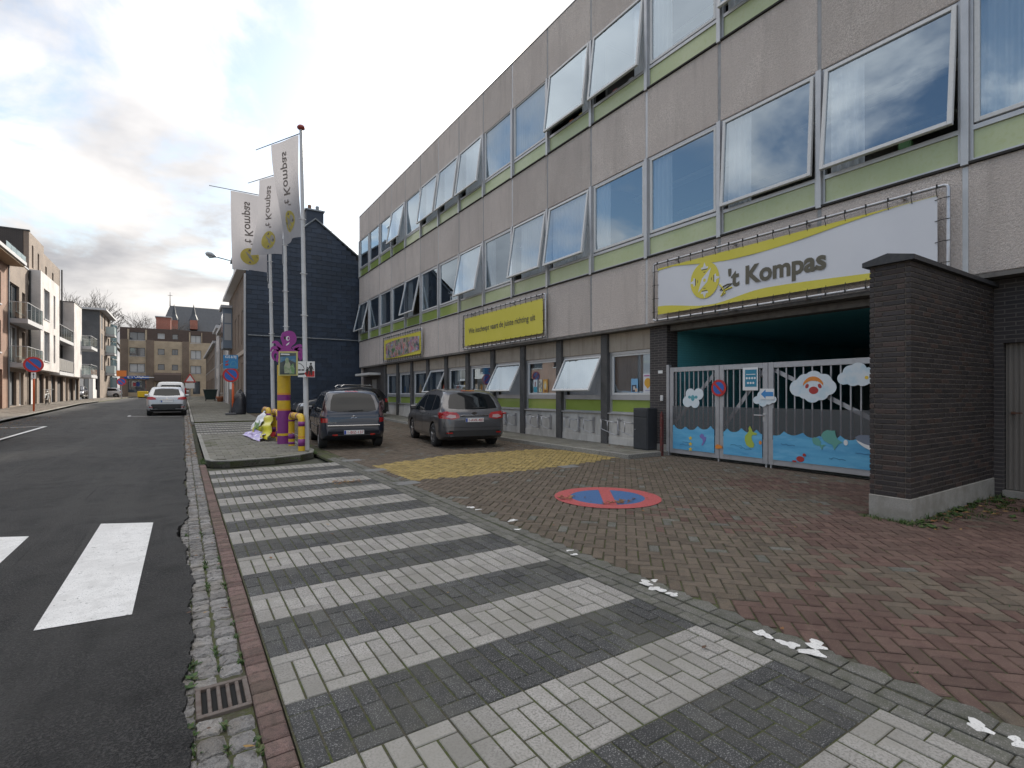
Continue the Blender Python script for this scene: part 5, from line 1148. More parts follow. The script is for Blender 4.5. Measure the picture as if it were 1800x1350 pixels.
class Car:
    def __init__(s, name, label, loc, rz, paint, L, W, H, top, belt, wheels, wr, bottom=.2, group='parked cars', fine=True, tuck=.2, smooth_plan=.32):
        s.t = thing(name, label, 'car', loc, rz, group); s.L, s.W, s.H = L, W, H; s.paint = paint
        ys = sorted(set([0, .006, .015, .03, .05, .08, .11, .15, .2, .26, .32, .4, .5, .62]+[.75+i*(L-1.5)/(22 if fine else 14) for i in range((22 if fine else 14)+1)]+[L-.6, L-.45, L-.32, L-.22, L-.14, L-.08, L-.03, L]))
        rings = []
        for y in ys:
            tz = lerp_tab(top, y); e = min(y, L-y); rnd = smooth_plan
            k = 1-.2*max(0, 1-e/rnd)**2.2 if e < rnd else 1.
            hw = W/2*k; zb = bottom+.17*max(0, 1-e/.45)**1.5; bl = lerp_tab(belt, y); bl2 = min(bl, tz-.06); gh = tz-bl2
            if gh > .1:
                f = min(1, (gh-.06)/(H-bl-.06)); hr = hw*(.955-tuck*f); rail = bl2+gh*(.8+.06*f)
            else: hr = hw*.9; rail = tz-.025
            zm = zb+.55*(bl2-zb)
            r_ = [(0, zb), (.72*hw, zb), (.93*hw, zb+.035), (.985*hw, zb+.12), (hw, zb+.28*(bl2-zb)), (hw*1.0, zm), (.992*hw, bl2-.1), (.975*hw, bl2-.025), (.955*hw, bl2), ((.955*hw+hr)/2+.012, (bl2+rail)/2), (hr, rail), (hr*.955, rail+.5*(tz-rail)), (hr*.85, rail+.8*(tz-rail)), (hr*.62, rail+.95*(tz-rail)), (hr*.3, tz), (0, tz)]
            rings.append([(x, y, z) for x, z in r_]+[(-x, y, z) for x, z in r_[-2:0:-1]])
        n = len(rings[0]); mb = MB(); mb.add([p for r_ in rings for p in r_], [(i*n+j, i*n+(j+1) % n, (i+1)*n+(j+1) % n, (i+1)*n+j) for i in range(len(ys)-1) for j in range(n)]+[tuple(range(n))[::-1], tuple(range((len(ys)-1)*n, len(ys)*n))])
        body = bpy.data.objects.new('body', mb.mesh('body', [paint, well_m])); link(body)
        fix_normals(body)
        # wheel arches cut out of the body
        for wy in wheels:
            for sx in (-1, 1):
                c = MB(); c.lathe([(wr+.045, -.16), (wr+.045, .2)], (0, 0, 0), 28, 'X'); me = c.mesh('cut', [paint, well_m])
                me.polygons.foreach_set('material_index', [1]*len(me.polygons)); co = bpy.data.objects.new('cut', me); COL.objects.link(co); co.location = (sx*(W/2-.1), wy, wr+.01); fix_normals(co)
                md = body.modifiers.new('b', 'BOOLEAN'); md.object = co; md.operation = 'DIFFERENCE'; md.solver = 'EXACT'
                bpy.context.view_layer.update(); dg = bpy.context.evaluated_depsgraph_get(); new = bpy.data.meshes.new_from_object(body.evaluated_get(dg)); body.modifiers.clear(); body.data = new; bpy.data.objects.remove(co)
        body.data.polygons.foreach_set('use_smooth', [True]*len(body.data.polygons)); body.data.set_sharp_from_angle(angle=R(38))
        s.bvh = BVHTree.FromPolygons([v.co.copy() for v in body.data.vertices], [tuple(p.vertices) for p in body.data.polygons])
        body.parent = s.t; s.body = body
        for wy in wheels:
            for sx in (-1, 1): s.wheel(sx, wy, wr)
    def wheel(s, sx, wy, r_):
        x = sx*(s.W/2-.015); mb = MB(); w = -.2*sx
        prof = [(r_*.62, 0), (r_*.68, .012*sx), (r_*.9, .01*sx), (r_*.985, -.015*sx), (r_, -.05*sx), (r_, w+.04*sx), (r_*.94, w), (r_*.6, w)]
        mb.lathe(prof, (x, wy, r_), 28, 'X'); ty = mb.build('tyre', tyre_m, s.t, smooth=True, auto=40, local=True); wv = ty
        mb = MB(); mb.lathe([(r_*.63, -.005*sx), (r_*.6, -.03*sx), (r_*.5, -.06*sx), (0, -.06*sx)], (x, wy, r_), 28, 'X'); mb.build('rim_dish', well_m, ty, local=True, smooth=True)
        mb = MB()
        for i in range(5):
            a = 6.2832*i/5+.3
            for da in (-.13, .13):
                p = [(.1, da*.8), (.63, da*.55)]; q = []
                for rr_, o in p: q.append((x-.008*sx-.01*sx*(1-rr_), wy+r_*rr_*math.cos(a+o), r_+r_*rr_*math.sin(a+o)))
                mb.tube(q, [r_*.07, r_*.05], 6)
        mb.lathe([(r_*.64, -.002*sx), (r_*.57, .004*sx), (r_*.55, -.03*sx)], (x, wy, r_), 28, 'X'); mb.lathe([(r_*.17, 0), (r_*.12, .01*sx), (0, .012*sx)], (x, wy, r_), 12, 'X'); mb.build('rim', rim_m, ty, local=True, smooth=True, auto=40)
    def patch(s, poly, side, name, mat, off=.004, parent=None, rings=7, res=48, mirror=False):
        """conform a polygon to the body: side 'r' rear (x,z), 'f' front (x,z), 's' sides (y,z) seen from -x or +x, 't' top (x,y)"""
        for sg in ((1, -1) if mirror else (1,)):
            P2 = [Vector(p) for p in poly]; per = sum((P2[(i+1) % len(P2)]-P2[i]).length for i in range(len(P2))); out_ = []
            for i in range(len(P2)):
                a, b = P2[i], P2[(i+1) % len(P2)]; k = max(1, round(res*(b-a).length/per))
                out_ += [a+(b-a)*j/k for j in range(k)]
            c = sum(out_, Vector((0, 0)))/len(out_); vs = []; n = len(out_)
            for q in range(rings+1):
                f = 1-q/rings
                for p in (out_ if q < rings else [c]):
                    w = c+(p-c)*f
                    if side in 'rf':
                        o, d = Vector((w.x*sg, -2 if side == 'r' else s.L+2, w.y)), Vector((0, 1 if side == 'r' else -1, 0))
                    elif side == 's': o, d = Vector((-3*sg, w.x, w.y)), Vector((sg, 0, 0))
                    else: o, d = Vector((w.x*sg, w.y, 4)), Vector((0, 0, -1))
                    h, nrm, _, _ = s.bvh.ray_cast(o, d)
                    if h is None: h = o+d*2; nrm = -d
                    if nrm.dot(d) > 0: nrm = -nrm
                    vs.append(h+nrm*off)
            fs = [(q*n+i, q*n+(i+1) % n, (q+1)*n+(i+1) % n, (q+1)*n+i) for q in range(rings-1) for i in range(n)]+[((rings-1)*n+i, (rings-1)*n+(i+1) % n, rings*n) for i in range(n)]
            mb = MB(); mb.add(vs, fs); o = mb.build(name, mat, parent or s.t, smooth=True, local=True)
        return o
    def line(s, pts, side, name='panel_gap', mat=None, r_=.004, mirror=False, off=0., parent=None):
        for sg in ((1, -1) if mirror else (1,)):
            out_ = []
            dense = []
            for a, b in zip(pts[:-1], pts[1:]):
                k = max(2, int(math.dist(a, b)/.06)); dense += [(a[0]+(b[0]-a[0])*i/k, a[1]+(b[1]-a[1])*i/k) for i in range(k)]
            dense.append(pts[-1])
            for w in dense:
                if side == 'r': o, d = Vector((w[0]*sg, -2, w[1])), Vector((0, 1, 0))
                else: o, d = Vector((-3*sg, w[0], w[1])), Vector((sg, 0, 0))
                h, nrm, _, _ = s.bvh.ray_cast(o, d)
                if h is None: continue
                out_.append(h-d*off)
            if len(out_) > 1: mb = MB(); mb.tube(out_, r_, 5); mb.build(name, mat or seam_m, parent or s.t, local=True)
    def box(s, name, mat, *a, ch=.01, parent=None):
        mb = MB(); mb.box(*a, ch); return mb.build(name, mat, parent or s.t, local=True)
    def plate(s, txt, z, y=-.012, w=.52, h=.11):
        p = s.box('number_plate', plate_w, -w/2, w/2, y-.012, y, z-h/2, z+h/2, ch=.003)
        mb = MB(); mb.quad((-w/2+.004, y-.0135, z-h/2+.006), (-w/2+.055, y-.0135, z-h/2+.006), (-w/2+.055, y-.0135, z+h/2-.006), (-w/2+.004, y-.0135, z+h/2-.006)); mb.build('country_band', plate_b, p, local=True)
        if txt: lettering('plate_characters', txt, .105, lambda a, b: (-w/2+.075+a, y-.0138, z-.036+b), plate_r, p, fit=w-.11, bold=.001, local=True)
    def mirrors(s, y, z):
        for sg in (-1, 1):
            mb = MB(); x = sg*s.W/2*.97; mb.box(x, x+sg*.2, y, y+.1, z, z+.14, .03); mb.build('door_mirror', s.paint, s.t, local=True)
def rr_poly(x0, x1, z0, z1, r_=.05, n=4):
    o = []
    for cx_, cz_, a0 in ((x1-r_, z1-r_, 0), (x0+r_, z1-r_, 90), (x0+r_, z0+r_, 180), (x1-r_, z0+r_, 270)):
        for i in range(n+1): a = R(a0+90*i/n); o.append((cx_+r_*math.cos(a), cz_+r_*math.sin(a)))
    return o
paintm = lambda n, c, r_=.28, m=.35: M(n, c, r_, m, coat=1., layers=((600, tuple(min(1, x*1.5) for x in c), .5, .7, .4, 1),))
TAU = 2*math.pi
# ---- dark blue hatch at the hoops
nav = paintm('paint_navy', (.008, .013, .028), .35, .1); L_, W_, H_ = 4.04, 1.70, 1.61
c = Car('parked_car', 'dark navy compact family car parked beside the hoops, plate 1-BIZ-137', (3.86, 13.85, .012), R(-7), nav, L_, W_, H_,
        [(0, .55), (.01, .74), (.04, .92), (.09, 1.03), (.2, 1.2), (.33, 1.42), (.42, 1.53), (.6, 1.575), (1.2, 1.61), (1.9, 1.6), (2.35, 1.54), (2.6, 1.44), (3.2, 1.04), (3.55, .95), (3.85, .84), (3.97, .72), (4.04, .55)],
        [(0, .98), (1, .95), (2.5, .93), (3.3, .9), (4.04, .8)], (.66, 3.28), .305)
c.patch([(-.6, 1.04), (-.4, 1.0), (0, .985), (.4, 1.0), (.6, 1.04), (.57, 1.28), (.5, 1.46), (.3, 1.5), (0, 1.51), (-.3, 1.5), (-.5, 1.46), (-.57, 1.28)], 'r', 'rear_window', carglass)
c.patch([(.38, .98), (.5, 1.14), (.62, 1.32), (.86, 1.42), (1.02, 1.43), (1.02, .965)], 's', 'side_window', carglass, mirror=True)
c.patch([(1.08, .965), (1.08, 1.44), (1.85, 1.45), (1.9, .96)], 's', 'side_window', carglass, mirror=True); c.patch([(1.98, .96), (1.95, 1.44), (2.25, 1.41), (2.6, 1.25), (2.95, 1.0), (2.95, .97)], 's', 'side_window', carglass, mirror=True)
c.patch([(.67, .72), (.82, .72), (.82, .84), (.67, .83)], 'r', 'tail_light', tail_m, .008, mirror=True); c.patch([(.69, .87), (.8, .87), (.79, 1.26), (.74, 1.34), (.70, 1.2), (.67, 1.0)], 'r', 'upper_lens', M('smoked_lens', (.12, .07, .075), .1, coat=.6), .008, mirror=True)
c.line([(-.72, .6), (-.72, .95)], 'r'); c.line([(.72, .6), (.72, .95)], 'r'); c.line([(-.7, .6), (.7, .6)], 'r')
c.box('bumper_strip', chrome, -.68, .68, -.02, .0, .625, .648, ch=.004); c.plate('1-BIZ-137', .455, .0)
mb = MB(); mb.tube([(.0+.052*math.cos(i/16*TAU), .035, .84+.052*math.sin(i/16*TAU)) for i in range(17)], .009, 6); mb.tube([(-.075, .03, .83), (-.01, .028, .85), (.01, .028, .83), (.075, .03, .85)], .008, 5); mb.build('emblem', chrome, c.t, local=True)
mb = MB(); mb.lathe([(0, 0), (.05, .0), (.045, .03), (0, .035)], (0, .02, .745), 14, 'Y'); mb.build('hatch_grip', nav, c.t, local=True, smooth=True)
c.line([(-.12, 1.03), (.25, 1.045)], 'r', 'wiper', plastic, .011, off=.015); c.patch(rr_poly(-.17, .17, 1.535, 1.56, .01), 'r', 'brake_light', tail_m, .006)
c.line([(1.05, .36), (1.05, .95)], 's', mirror=True); c.line([(1.93, .36), (1.93, .95)], 's', mirror=True); c.line([(.95, .33), (3.0, .33)], 's', mirror=True)
c.line([(.5, .6), (1.0, .58), (2.9, .58)], 's', 'side_moulding', plastic, .016, mirror=True)
for y in (1.25, 2.1): c.line([(y, .87), (y+.16, .88)], 's', 'door_handle', nav, .016, mirror=True, off=.012)
c.patch(rr_poly(-.55, -.42, .37, .41, .01), 'r', 'reflector', tail_m, .006, mirror=True); c.mirrors(2.75, .98)
lettering('badge', 'MERIVA', .05, lambda a, b: (-.66+a, -.004, .7+b), chrome, c.t, fit=.2, local=True)
c.patch([(.45, .68), (.75, .74), (.72, .86), (.5, .8)], 'f', 'headlight', head_m, .006, mirror=True)
# ---- grey family car
gry = paintm('paint_grey', (.075, .074, .08), .32, .4); L_, W_, H_ = 4.77, 1.88, 1.66
c = Car('parked_car', 'brownish grey people carrier parked by the school, plate 1-AVK-483', (6.72, 12.35, .0), R(-10), gry, L_, W_, H_,
        [(0, .5), (.012, .72), (.05, .93), (.1, 1.03), (.2, 1.16), (.4, 1.42), (.52, 1.54), (.75, 1.6), (1.5, 1.655), (2.2, 1.65), (2.7, 1.59), (3.0, 1.48), (3.75, 1.07), (4.2, .95), (4.55, .84), (4.7, .7), (4.77, .52)],
        [(0, 1.03), (1, 1.0), (2.8, .95), (3.8, .92), (4.77, .8)], (.97, 3.82), .335)
c.patch([(-.7, 1.1), (-.4, 1.075), (0, 1.065), (.4, 1.075), (.7, 1.1), (.66, 1.3), (.58, 1.47), (.3, 1.52), (0, 1.53), (-.3, 1.52), (-.58, 1.47), (-.66, 1.3)], 'r', 'rear_window', carglass)
c.patch([(.45, 1.12), (.62, 1.32), (.85, 1.42), (1.2, 1.46), (1.22, 1.02), (.7, 1.06)], 's', 'side_window', carglass, mirror=True); c.patch([(1.28, 1.02), (1.27, 1.465), (2.2, 1.48), (2.24, .99)], 's', 'side_window', carglass, mirror=True); c.patch([(2.32, .99), (2.29, 1.48), (2.6, 1.45), (3.0, 1.3), (3.45, 1.02), (3.45, .985)], 's', 'side_window', carglass, mirror=True)
c.patch([(.42, .84), (.6, .8), (.93, .83), (.93, .97), (.8, 1.02), (.5, .98), (.43, .92)], 'r', 'tail_light', tail_m, .008, mirror=True); c.patch([(.52, .85), (.66, .83), (.8, .87), (.7, .93), (.54, .92)], 'r', 'reversing_lens', tailw_m, .012, mirror=True)
c.patch([(.06, .86), (.3, .87), (.38, .95), (.36, 1.0), (.2, .99), (.08, .95)], 's', 'tail_light', tail_m, .008, mirror=True)
c.box('chrome_strip', chrome, -.4, .4, .0, .02, .885, .915, ch=.004); c.plate('1-AVK-483', .78, .005)
mb = MB(); mb.prism([(.075*math.cos(i/20*TAU), .965+.032*math.sin(i/20*TAU)) for i in range(20)], lambda a, b, t: (a, .04-t, b), 0, .01); mb.build('emblem', chrome, c.t, local=True)
c.patch([(-.8, .34), (.8, .34), (.82, .5), (-.82, .5)], 'r', 'bumper_insert', plastic, .004); c.patch(rr_poly(-.78, -.62, .42, .455, .012), 'r', 'reflector', tail_m, .009, mirror=True)
c.line([(-.88, .58), (.88, .58)], 'r'); c.line([(-.86, .58), (-.8, .83)], 'r', mirror=True); c.patch(rr_poly(-.2, .2, 1.565, 1.59, .01), 'r', 'brake_light', tail_m, .006)
c.line([(-.02, 1.1), (.36, 1.12)], 'r', 'wiper', plastic, .012, off=.015)
c.line([(1.24, .38), (1.24, 1.0)], 's', mirror=True); c.line([(2.28, .36), (2.28, .97)], 's', mirror=True); c.line([(3.25, .45), (3.3, .95)], 's', mirror=True); c.line([(1.4, .34), (3.4, .34)], 's', mirror=True)
for y in (1.45, 2.5): c.line([(y, .92), (y+.18, .93)], 's', 'door_handle', gry, .017, mirror=True, off=.012)
c.mirrors(3.2, 1.0); c.patch([(.5, .72), (.84, .78), (.8, .92), (.55, .84)], 'f', 'headlight', head_m, .006, mirror=True)
c.line([(.7, 1.56), (1.5, 1.6), (2.5, 1.575)], 's', 'roof_trim', plastic, .012, mirror=True)
# ---- silver crossover down the road
sil = paintm('paint_silver', (.36, .37, .39), .32, .4); L_, W_, H_ = 4.12, 1.78, 1.56
c = Car('parked_car', 'silver crossover parked at the kerb down the road, red tail lights', (-.72, 32.6, gz(33.6)-.0), R(1), sil, L_, W_, H_,
        [(0, .5), (.012, .72), (.05, .93), (.1, 1.03), (.25, 1.22), (.42, 1.4), (.55, 1.49), (.8, 1.53), (1.5, 1.56), (2.1, 1.54), (2.5, 1.45), (3.15, 1.07), (3.6, .98), (3.95, .86), (4.12, .55)], [(0, 1.0), (1, .97), (2.8, .92), (4.12, .8)], (.68, 3.28), .335, fine=False)
c.patch([(-.6, 1.08), (0, 1.05), (.6, 1.08), (.52, 1.4), (.25, 1.44), (-.25, 1.44), (-.52, 1.4)], 'r', 'rear_window', carglass)
c.patch([(.55, 1.1), (.75, 1.32), (1.2, 1.4), (1.2, 1.0), (.7, 1.03)], 's', 'side_window', carglass, mirror=True); c.patch([(1.28, 1.0), (1.28, 1.4), (2.1, 1.4), (2.8, 1.02), (2.8, .98)], 's', 'side_window', carglass, mirror=True)
c.patch([(.46, .86), (.72, .84), (.88, .88), (.86, .99), (.66, 1.01), (.5, .95)], 'r', 'tail_light', tail_m, .008, mirror=True); c.plate('', .76, .0)
c.patch([(-.84, .26), (.84, .26), (.87, .52), (.62, .62), (-.62, .62), (-.87, .52)], 'r', 'bumper', plastic, .006); c.box('handle_strip', chrome, -.3, .3, .0, .03, .84, .875, ch=.004); c.patch(rr_poly(-.78, -.62, .44, .48, .012), 'r', 'reflector', tail_m, .012, mirror=True); c.box('emblem', chrome, -.05, .05, .03, .05, .86, .93); c.mirrors(2.6, 1.0)
# ---- white van in front of it
wht = paintm('paint_white', (.5, .51, .52), .35, 0.)
c = Car('parked_car', 'white people carrier parked beyond the silver car', (-.66, 39.5, gz(41)), R(1), wht, 4.4, 1.8, 1.82, [(0, .5), (.012, .75), (.05, 1.0), (.1, 1.1), (.25, 1.55), (.4, 1.74), (.8, 1.8), (2., 1.82), (2.6, 1.75), (3.4, 1.15), (4.1, .95), (4.4, .55)], [(0, 1.08), (4.4, .9)], (.7, 3.5), .32, fine=False)
c.patch([(-.6, 1.14), (.6, 1.14), (.54, 1.58), (-.54, 1.58)], 'r', 'rear_window', carglass); c.patch([(.7, 1.12), (.8, 1.55), (2.2, 1.6), (3.0, 1.15), (3.0, 1.08)], 's', 'side_window', carglass, mirror=True); c.patch([(.72, .9), (.84, .9), (.84, 1.4), (.74, 1.4)], 'r', 'tail_light', tail_m, .008, mirror=True); c.plate('', .85, .0); c.mirrors(2.9, 1.1)
# ---- small white car at the far junction, side on
c = Car('parked_car', 'small white hatchback crossing at the far junction', (-7.4, 92.5, gz(92)+.016), R(90), wht, 3.9, 1.7, 1.45, [(0, .5), (.012, .72), (.05, .93), (.15, 1.1), (.4, 1.36), (.8, 1.43), (1.5, 1.45), (2.2, 1.38), (2.9, .98), (3.5, .88), (3.9, .5)], [(0, .95), (3.9, .8)], (.65, 3.15), .3, fine=False)
c.patch([(.45, .98), (.65, 1.25), (1.4, 1.33), (2.2, 1.27), (2.7, .95)], 's', 'side_window', carglass, mirror=True); c.patch([(-.5, 1.0), (.5, 1.0), (.42, 1.3), (-.42, 1.3)], 'r', 'rear_window', carglass); c.patch([(.05, .75), (.2, .75), (.2, .88), (.06, .9)], 's', 'tail_light', tail_m, .008, mirror=True)
# ---- black estate parked across, behind the navy car
blk = paintm('paint_black', (.012, .012, .014)); 
c = Car('parked_car', 'black estate with roof rails parked side-on along the slate wall', (9.2, 27.2, gz(27.2)), R(90), blk, 4.6, 1.85, 1.68, [(0, .5), (.012, .75), (.05, .95), (.12, 1.08), (.3, 1.38), (.5, 1.56), (.9, 1.64), (1.8, 1.68), (2.5, 1.62), (2.9, 1.5), (3.55, 1.06), (4.1, .96), (4.45, .82), (4.6, .5)], [(0, 1.0), (4.6, .86)], (.85, 3.65), .34, fine=False)
c.patch([(.5, 1.1), (.75, 1.4), (1.2, 1.48), (1.2, 1.04)], 's', 'side_window', carglass, mirror=True); c.patch([(1.28, 1.04), (1.28, 1.49), (2.15, 1.5), (2.15, 1.02)], 's', 'side_window', carglass, mirror=True); c.patch([(2.22, 1.02), (2.22, 1.5), (2.6, 1.45), (3.3, 1.03)], 's', 'side_window', carglass, mirror=True)
c.patch([(-.6, 1.1), (.6, 1.1), (.5, 1.5), (-.5, 1.5)], 'f', 'windscreen', carglass); c.patch([(4.1, .72), (4.45, .68), (4.4, .8), (4.15, .86)], 's', 'headlight', head_m, .008, mirror=True); c.patch([(.45, .72), (.8, .74), (.78, .86), (.5, .8)], 'f', 'headlight', head_m, .008, mirror=True)
for sg in (-1, 1): mb = MB(); mb.tube([(sg*.62, .8, 1.64), (sg*.62, .95, 1.73), (sg*.62, 2.3, 1.75), (sg*.62, 2.45, 1.66)], .022, 6); mb.build('roof_rail', chrome, c.t, local=True)
c.mirrors(3.1, 1.0); c.patch([(.08, .85), (.25, .85), (.25, 1.05), (.1, 1.05)], 's', 'tail_light', tail_m, .008, mirror=True)
# ---- dark car whose tail just enters at the left edge, and one by the low garage
c = Car('parked_car', 'dark car at the left edge of the view, only its tyre showing', (-5.68, 18.1, gz(20)+.0), R(0), blk, 4.2, 1.75, 1.48, [(0, .5), (.012, .72), (.05, .93), (.15, 1.1), (.4, 1.36), (.8, 1.44), (1.7, 1.48), (2.3, 1.4), (3.0, .98), (3.7, .88), (4.2, .5)], [(0, .95), (4.2, .8)], (.7, 3.3), .31, fine=False)
c.patch([(.45, .98), (.65, 1.25), (1.4, 1.33), (2.3, 1.27), (2.8, .95)], 's', 'side_window', carglass, mirror=True); c.patch([(-.5, 1.0), (.5, 1.0), (.42, 1.3), (-.42, 1.3)], 'r', 'rear_window', carglass); c.patch([(.6, .78), (.82, .8), (.8, .94), (.62, .94)], 'r', 'tail_light', tail_m, .008, mirror=True); c.plate('', .72, .0)
c = Car('parked_car', 'grey car half hidden in the gap before the low white garage', (-10.2, 77.5, gz(77)+.09), R(180), gry, 4.2, 1.75, 1.48, [(0, .5), (.012, .72), (.05, .93), (.15, 1.1), (.4, 1.36), (.8, 1.44), (1.7, 1.48), (2.3, 1.4), (3.0, .98), (3.7, .88), (4.2, .5)], [(0, .95), (4.2, .8)], (.7, 3.3), .31, fine=False)
c.patch([(.45, .98), (.65, 1.25), (1.4, 1.33), (2.3, 1.27), (2.8, .95)], 's', 'side_window', carglass, mirror=True); c.patch([(-.55, .98), (.55, .98), (.45, 1.3), (-.45, 1.3)], 'f', 'windscreen', carglass); c.patch([(.5, .68), (.78, .72), (.76, .82), (.54, .78)], 'f', 'headlight', head_m, .008, mirror=True)
# ================================================================== HOUSES AND THE STREET'S END
c1z = lambda x, y: (x*.2815, 400+y*.2815)
c2z = lambda x, y: (340+x*.2667, 200+y*.2667)
far_glass = M('far_glass', (.05, .065, .08), .04, spec=.9, coat=1.); far_curt = M('far_curtain', (.4, .4, .4), .8, coat=.6); frame_d = M('frame_dark', (.03, .03, .032), .5); frame_w = M('frame_white', (.6, .6, .6), .5)
br_or = brick_mat('brick_orange', (.3, .15, .09), (.26, .13, .08), (.25, .22, .19), .21, .065, .01, 'XY'); br_tan = brick_mat('brick_tan', (.24, .175, .13), (.2, .145, .11), (.22, .2, .18), .21, .065, .01, 'XY'); br_wh = brick_mat('brick_white', (.6, .565, .54), (.56, .53, .51), (.5, .47, .45), .21, .065, .008, 'XY')
br_gr = brick_mat('brick_grey', (.075, .078, .085), (.06, .062, .07), (.12, .12, .12), .21, .065, .01, 'XY'); br_dk = brick_mat('brick_umber', (.055, .045, .045), (.045, .038, .038), (.08, .075, .07), .21, .065, .01, 'XY'); br_br = brick_mat('brick_brown', (.17, .11, .075), (.14, .09, .06), (.2, .18, .15), .21, .065, .01, 'XY'); br_cr = brick_mat('brick_cream', (.46, .36, .25), (.42, .32, .22), (.3, .26, .2), .21, .065, .01, 'XY')
conc_l = M('concrete_light', (.45, .45, .46), .8); zinc = M('zinc', (.22, .24, .26), .45, .5)
rail_gl = glass_mat('rail_glass', (.7, .75, .75), .15, (.75, .82, .82)); wood = M('eave_wood', (.36, .26, .16), .7)
def wall(root, fn, s0, s1, z0, z1, ops, mat, name='wall', dep=.18, back=4., mats=None):
    """facade with real openings; fn(s, z, depth) -> point. ops: (s0, s1, z0, z1, kind)"""
    ss = sorted(set([s0, s1]+[a for o in ops for a in o[:2]])); zs = sorted(set([z0, z1]+[a for o in ops for a in o[2:4]])); mb = MB()
    for a, b in zip(ss[:-1], ss[1:]):
        for c, d in zip(zs[:-1], zs[1:]):
            sm, zm = (a+b)/2, (c+d)/2
            if any(o[0] < sm < o[1] and o[2] < zm < o[3] for o in ops): continue
            mb.quad(fn(a, c, 0), fn(b, c, 0), fn(b, d, 0), fn(a, d, 0))
    for a, b, c, d, *_ in ops:
        mb.quad(fn(a, c, 0), fn(b, c, 0), fn(b, c, dep), fn(a, c, dep)); mb.quad(fn(a, d, dep), fn(b, d, dep), fn(b, d, 0), fn(a, d, 0)); mb.quad(fn(a, c, dep), fn(a, d, dep), fn(a, d, 0), fn(a, c, 0)); mb.quad(fn(b, c, 0), fn(b, d, 0), fn(b, d, dep), fn(b, c, dep))
    p = [(s0, z0), (s1, z0), (s1, z1), (s0, z1)]
    for i in range(4):
        (a, c), (b, d) = p[i], p[(i+1) % 4]; mb.quad(fn(a, c, 0), fn(a, c, back), fn(b, d, back), fn(b, d, 0))
    mb.quad(*[fn(a, c, back) for a, c in p]); w = fix_normals(mb.build(name, mat, root))
    for a, b, c, d, *k in ops:
        kind = k[0] if k else 'w'; ft = .06; fm = frame_w if 'W' in kind else frame_d
        def bar(m, sa, sb, za, zb, d0=dep-.05, d1=dep+.01):
            vs = [fn(sa, za, d0), fn(sb, za, d0), fn(sb, zb, d0), fn(sa, zb, d0), fn(sa, za, d1), fn(sb, za, d1), fn(sb, zb, d1), fn(sa, zb, d1)]; m.add(vs, [(0,1,2,3),(7,6,5,4),(0,4,5,1),(1,5,6,2),(2,6,7,3),(3,7,4,0)])
        m = MB(); bar(m, a, a+ft, c, d); bar(m, b-ft, b, c, d); bar(m, a+ft, b-ft, c, c+ft); bar(m, a+ft, b-ft, d-ft, d)
        if 'm' in kind: bar(m, (a+b)/2-.03, (a+b)/2+.03, c+ft, d-ft)
        if 't' in kind: bar(m, a+ft, b-ft, c+(d-c)*.68, c+(d-c)*.68+.05)
        if 'd' in kind:
            wn_ = m.build('door', fm, root); m = MB(); m.quad(*[fn(x, z, dep) for x, z in ((a, c), (b, c), (b, d), (a, d))]); m.build('leaf', frame_w if 'W' in kind else br_dk if 'B' in kind else zinc, wn_); continue
        wn_ = m.build('window', fm, root); m = MB(); m.quad(*[fn(x, z, dep-.01) for x, z in ((a, c), (b, c), (b, d), (a, d))]); m.build('pane', far_curt if 'c' in kind else far_glass, wn_)
        if 's' in kind: m = MB(); bar(m, a-.05, b+.05, c-.07, c-.002, -.05, dep*.6); m.build('sill', conc_l, wn_)
    return w
fL = lambda X: (lambda s, z, d: (X-d, s, z))      # faces +X
fR = lambda X: (lambda s, z, d: (X+d, s, z))      # faces -X
fY = lambda Y: (lambda s, z, d: (s, Y+d, z))      # faces -Y
def bx(root, name, mat, *a, ch=0.):
    m = MB(); m.box(*a, ch); return m.build(name, mat, root)
def rz(x0, x1, yt, yb, X):
    """opening on a left-hand facade from zoomed pixels: s-range from x0, x1; heights measured at x0"""
    a, b = atX(*c1z(x0, yt), X), atX(*c1z(x1, yt), X); return (a.y, b.y, atX(*c1z(x0, yb), X).z, a.z)
def balcony(root, X, ya, yb, z, proj=.9, solid=None):
    t = bx(root, 'balcony', conc_l, X+.005, X+proj, ya, yb, z-.28, z)
    for a, e in ((ya+.03, yb-.03),):
        n = max(2, round((e-a)/1.1))
        for i in range(n): m = MB(); y0, y1 = a+(e-a)*i/n+.02, a+(e-a)*(i+1)/n-.02; m.quad((X+proj-.04, y0, z+.08), (X+proj-.04, y1, z+.08), (X+proj-.04, y1, z+1.02), (X+proj-.04, y0, z+1.02)); m.build('rail_pane', solid or rail_gl, t)
        for q in (a, e): m = MB(); m.quad((X+.02, q, z+.08), (X+proj-.06, q, z+.08), (X+proj-.06, q, z+1.02), (X+.02, q, z+1.02)); m.build('rail_pane', solid or rail_gl, t)
        m = MB(); m.tube([(X+.0, a, z+1.05), (X+proj-.04, a, z+1.05), (X+proj-.04, e, z+1.05), (X+.0, e, z+1.05)], .025, 6); m.build('handrail', conc_l, t)
        for i in range(n+1): m = MB(); y0 = a+(e-a)*i/n; m.box(X+proj-.06, X+proj-.03, y0-.015, y0+.015, z, z+1.05); m.build('rail_post', conc_l, t)
XL = -9.2
